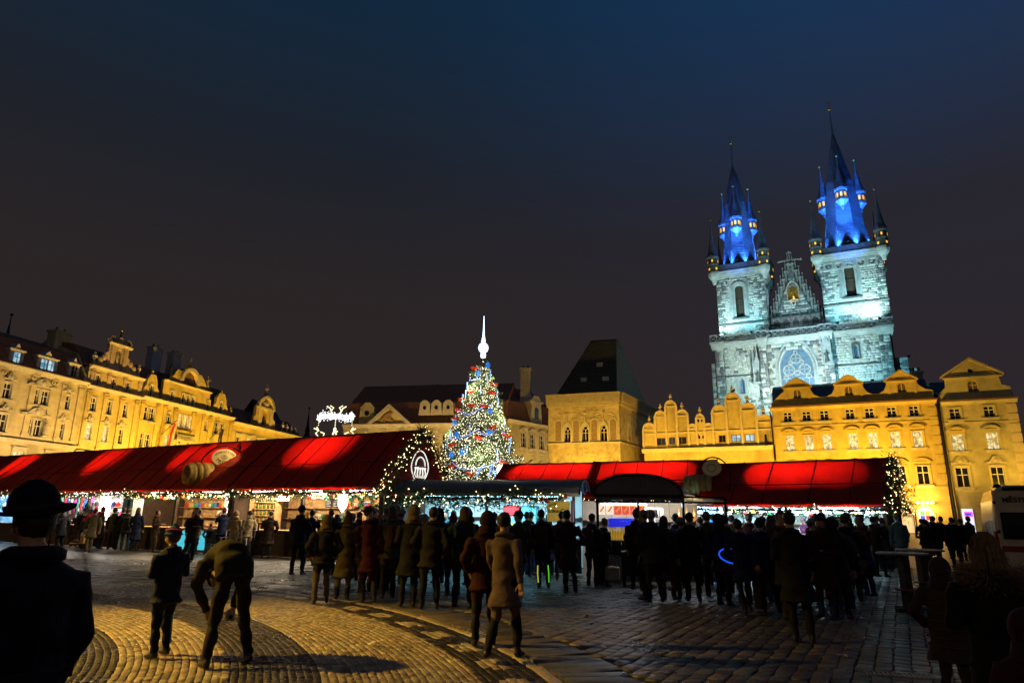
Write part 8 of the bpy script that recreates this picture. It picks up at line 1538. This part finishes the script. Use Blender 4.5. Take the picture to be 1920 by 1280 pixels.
MB().box(-.7, .7, -.27, -.25, .25, .78).build('skirt', mat('table_skirt', (.03, .018, .014), .8), bt)
bpy.context.view_layer.update()
for i, x in enumerate((-.45, -.1, .1)): item(bt.matrix_world.copy(), (x, -.05, .83), 'cup', ('white cup at the left end of the low dark table', 'white cup in the middle of the low dark table', 'white cup right of the middle on the low dark table')[i], 'cup', 'cups on the low table', SMALL['mug'], sc_=1.3)
bn = thing('litter_bin', 'dark litter bin beside the snack kiosk counter', 'bin', tuple(G(1152, 1090))); MB().bevbox(-.22, .22, -.2, .2, .03, .85, .03).build('body', mat('bin_dark', (.02, .02, .022), .5), bn); MB().bevbox(-.24, .24, -.22, .22, .85, .93, .02).build('lid', mat('bin_lid', (.1, .1, .11), .35), bn); MB().box(-.14, .14, -.225, -.215, .62, .76).build('opening', mat('drain_dark', (.005, .005, .005)), bn)
# ---- municipal van, rear doors towards us, left door swung open
VWH = mat('van_white_lamp_tint', (.6, .5, .36), .28, var=.15, vs=3, stain=.35, spec=.5, coat=.6); VBK = mat('van_glass', (.006, .006, .008), .06, var=0, spec=.7); RUB = mat('rubber', (.012, .012, .012), .7)  # van white has warm lamp light mixed into its base colour
vn = thing('van', 'white municipal van with dark rear windows at the right edge', 'van', (12.28, 15.6, 0), R_(-31)); vn.scale = (.96, .96, .96)
def ringv(y, w, zb, zt, ins): return [(-w, y, zb), (-w, y, zt*.62), (-w+ins*.5, y, zt*.86), (-w+ins*1.4, y, zt*.97), (-w+ins*3, y, zt), (w-ins*3, y, zt), (w-ins*1.4, y, zt*.97), (w-ins*.5, y, zt*.86), (w, y, zt*.62), (w, y, zb)]
secs = [ringv(0, .97, .35, 2.55, .13), ringv(.06, 1.0, .32, 2.6, .12), ringv(3.6, 1.0, .32, 2.6, .12), ringv(4.3, .97, .32, 2.1, .14), ringv(5.2, .92, .35, 1.25, .12)]
V_ = sum(secs, []); k = 10; fc = [(i*k+j, i*k+(j+1) % k, (i+1)*k+(j+1) % k, (i+1)*k+j) for i in range(4) for j in range(k)]+[tuple(range(k)), tuple(4*k+j for j in range(k-1, -1, -1))]
MB().add(V_, [tuple(reversed(f)) for f in fc]).build('body', VWH, vn)
for s in (-1, 1):
    d = MB().bevbox(-.46, .46, -.05, -.008, 0, 2.08, .02).build('rear_door', VWH, vn, loc=(s*.475, 0, .4)); MB().bevbox(-.36, .38, -.062, -.05, .92, 1.55, .03).build('door_window', VBK, d); [MB().box(-s*.44-.03 if False else s*.44-.03, s*.44+.03, -.07, -.04, z, z+.08).build('hinge', IRON, d) for z in (.3, 1.05, 1.75)]
MB().box(-.006, .006, -.056, -.05, .42, 2.46).build('door_gap', RUB, vn); MB().box(-.26, .26, -.06, -.052, .62, .74).build('number_plate', mat('plate_white', (.6, .6, .58), .4), vn); MB().box(-.9, -.03, -.058, -.052, 1.02, 1.16).box(.03, .9, -.058, -.052, 1.02, 1.16).build('livery_band', mat('livery_red_stripe', (.25, .03, .03)), vn); MB().tube([(-.08, -.09, .9), (-.08, -.09, 1.2)], .014, 5).build('door_handle', RUB, vn); MB().bevbox(-.7, .7, -.07, -.02, 2.47, 2.56, .01).build('roof_bar', VBK, vn); MB().bevbox(-1.02, 1.02, -.14, .06, .3, .46, .03).build('bumper', RUB, vn)
for s in (-1, 1): MB().box(s*.95-.05, s*.95+.05, -.03, .02, .9, 1.5).build('tail_light', mat('tail_red', (.3, .01, .01), .2), vn)
link('lettering', text_mesh('MĚSTSKÁ', .165, .006, 0, .004), LT, vn, (-.40, -.065, 2.24))
wh = MB().lathe([(.2, -.1), (.34, -.1), (.36, -.06), (.36, .06), (.34, .1), (.2, .1)], 20, M=Matrix.Rotation(PI/2, 4, 'Y')).mesh('tyre'); rim = MB().lathe([(.05, -.09), (.2, -.09), (.2, .09), (.05, .09)], 14, M=Matrix.Rotation(PI/2, 4, 'Y')).mesh('rim')
for x in (-.88, .88):
    for y in (.9, 4.2): w_ = link('wheel', wh, RUB, vn, (x, y, .36)); link('rim', rim, steel, w_)
for nm, y0, y1, z0, z1, c_ in (('side_panel', .12, 1.0, .5, 1.75, (.30, .2, .05)), ('grey_panel', 1.02, 1.5, .5, 1.75, (.13, .11, .11)), ('green_stripe', 1.55, 1.75, .5, 1.4, (.03, .14, .09)), ('red_stripe', 1.8, 2.05, .5, 1.5, (.25, .03, .03)), ('white_stripe', 2.1, 2.3, .7, 1.7, (.5, .5, .55))): MB().box(-1.012, -1.004, y0, y1, z0, z1).build(nm, mat('livery_'+nm, c_, .4, var=.1), vn)  # yellow of the side panel is lamp light put into its colour
MB().bevbox(-.55, -.1, 2.9, 3.1, 2.6, 2.68, .03).build('roof_aerial', IRON, vn); MB().lathe([(.1, 0), (.07, .08), (.02, .1)], 8, (-.75, .5, 2.56)).build('beacon', IRON, vn)

# ================================================================== street lamps that light the square
LAMPG = emis('sodium_lantern', (1, .62, .15), 12)
_lm = {}
def street_lamp(x, y, H, en, lb, col=(1, .60, .13), aim=None, ang=150, grp='street lamps', light=True, blend=.7):
    t = thing('street_lamp', lb, 'street lamp', (x, y, 0), 0, grp)
    if 'p' not in _lm:
        _lm['p'] = MB().lathe([(.22, 0), (.22, .25), (.12, .4), (.1, .9), (.065, 1.1), (.055, .99*4.0)], 10).mesh('post'); _lm['a'] = MB().lathe([(.05, 0), (.18, .1), (.2, .14), (.06, .15)], 10).mesh('bracket'); _lm['l'] = MB().lathe([(.13, .15), (.2, .6), (.2, .62)], 8).mesh('lantern'); _lm['c'] = MB().lathe([(.26, .62), (.15, .78), (.04, .85), (.02, 1.0)], 8).mesh('cap')
    link('post', _lm['p'], IRON, t, None, None, (1, 1, H/4.0)); link('bracket', _lm['a'], IRON, t, (0, 0, H)); link('lantern', _lm['l'], LAMPG, t, (0, 0, H)); link('cap', _lm['c'], IRON, t, (0, 0, H))
    if light:
        if aim is None: lamp('street_light', 'POINT', (x, y, H+.4), en, col, size=.25)
        else: lamp('street_light', 'SPOT', (x, y, H+1.1), en, col, aim, .25, ang, blend)
names = ['first', 'second', 'third', 'fourth', 'fifth', 'sixth', 'seventh', 'eighth']
YS = (1, .585, .065); YW = (1, .65, .22)
for i, (u, en, c_) in enumerate(((-19, 4300, YW), (-11, 5000, YW), (-1, 7800, (1, .61, .11)), (5.5, 7200, YS), (13, 9800, YS), (22, 9800, YS), (31, 8600, YS), (42, 9000, YS), (52, 6600, YS))):
    p = FL.W(u, -8.5, 0); street_lamp(p.x, p.y, 4.0, en, 'street lamp before the left houses, %s from the camera' % (names+['ninth'])[i], c_, FL.W(u+.5, 0, 18), 125)
for i, u in enumerate((-22, -12, -3)): p = FK.W(u, -8, 0); street_lamp(p.x, p.y, 4.0, 4200, 'street lamp before the palace, %s from left' % names[i], YW, FK.W(u, 0, 13), 125)
p = FKS.W(8, -9, 0); street_lamp(p.x, p.y, 4.0, 4200, 'street lamp before the palace wing', YW, FKS.W(8, 0, 12), 110)
for i, (u, en) in enumerate(((-8, 4000), (-2, 6200))): p = FB.W(u, -8, 0); street_lamp(p.x, p.y, 4.0, en, 'street lamp before the stone tower house, %s' % ('left', 'right')[i], YS, FB.W(u, 0, 12), 110)
p = FBS.W(6, -8, 0); street_lamp(p.x, p.y, 4.0, 1500, 'street lamp beside the stone tower house', YS, FBS.W(8, 0, 12), 110)
for i, (u, en) in enumerate(((-23, 3400), (-16.5, 3400), (-11, 3400), (-4.5, 3700), (1.5, 4100), (3.4, 4700), (16.6, 2800))): p = FR.W(u, -7, 0); street_lamp(p.x, p.y, 4.0, en, 'street lamp before the right-hand houses, %s from left' % names[i], YS, FR.W(u+(4.0 if i == 5 else -1 if i == 6 else 0), 0, 12.5), 120)
# lamps out of view light paving and canvas; the rear one is added fill
street_lamp(-13.5, 9.0, 6.6, 15000, 'street lamp just outside the view on the left', (1, .57, .08), (-4.9, 9.9, 0), 46, 'street lamps', True, 1.0)
street_lamp(-27.0, 21.0, 6.0, 5000, 'street lamp far out of view on the left', (1, .62, .16))
street_lamp(4.0, -9.0, 5.0, 900, 'added fill street lamp behind the viewer', (1, .6, .2))

# litter on the setts
for i, (x, y, lb) in enumerate(((1451, 1108, 'white paper scrap on the setts right of centre'), (1290, 1180, 'crumpled pale napkin on the dark setts'), (1100, 1160, 'small white paper cup lying on the setts'), (700, 1210, 'pale paper scrap on the lit mosaic paving'), (1580, 1232, 'torn paper bag on the setts at lower right'))):
    p = G(x, y); b = MB()
    if i == 2: b.lathe([(.03, 0), (.04, .09), (.036, .09), (.028, .005)], 10, M=Matrix.Translation((0, 0, .042)) @ Matrix.Rotation(1.5, 4, 'X'))
    else:
        V_ = [(.07*math.cos(2*PI*k/7)*rnd.uniform(.6, 1.3), .05*math.sin(2*PI*k/7)*rnd.uniform(.6, 1.3), rnd.uniform(.004, .05)) for k in range(7)]+[(0, 0, rnd.uniform(.03, .07))]; b.add(V_, [(k, (k+1) % 7, 7) for k in range(7)])
    o = tag(b.build('litter', mat('waste_paper', (.5, .48, .44), .8)), lb, 'litter'); o.location = (p[0], p[1], .006)
# labels: things alike in one row are told apart by their order from the left
bpy.context.view_layer.update()
NW = ['first', 'second', 'third', 'fourth', 'fifth', 'sixth', 'seventh', 'eighth', 'ninth', 'tenth', 'eleventh', 'twelfth', 'thirteenth', 'fourteenth', 'fifteenth', 'sixteenth', 'seventeenth', 'eighteenth', 'nineteenth', 'twentieth']
fam = {}
for o in bpy.data.objects:
    if o.parent is None and o.get('label'): fam.setdefault(o['label'], []).append(o)
for lb, os_ in fam.items():
    if len(os_) < 2 or len(os_) > 40 or len(lb.split()) > 13: continue
    def px_(o): v = np.array(o.matrix_world.translation)-_C; return (v@_R)/(v@_F)
    os_.sort(key=px_); n = len(os_)
    for i, o in enumerate(os_):
        if i < 20: o['label'] = '%s, %s from left' % (lb, NW[i])
        else: o['label'] = '%s, %s from right' % (lb, NW[n-1-i])
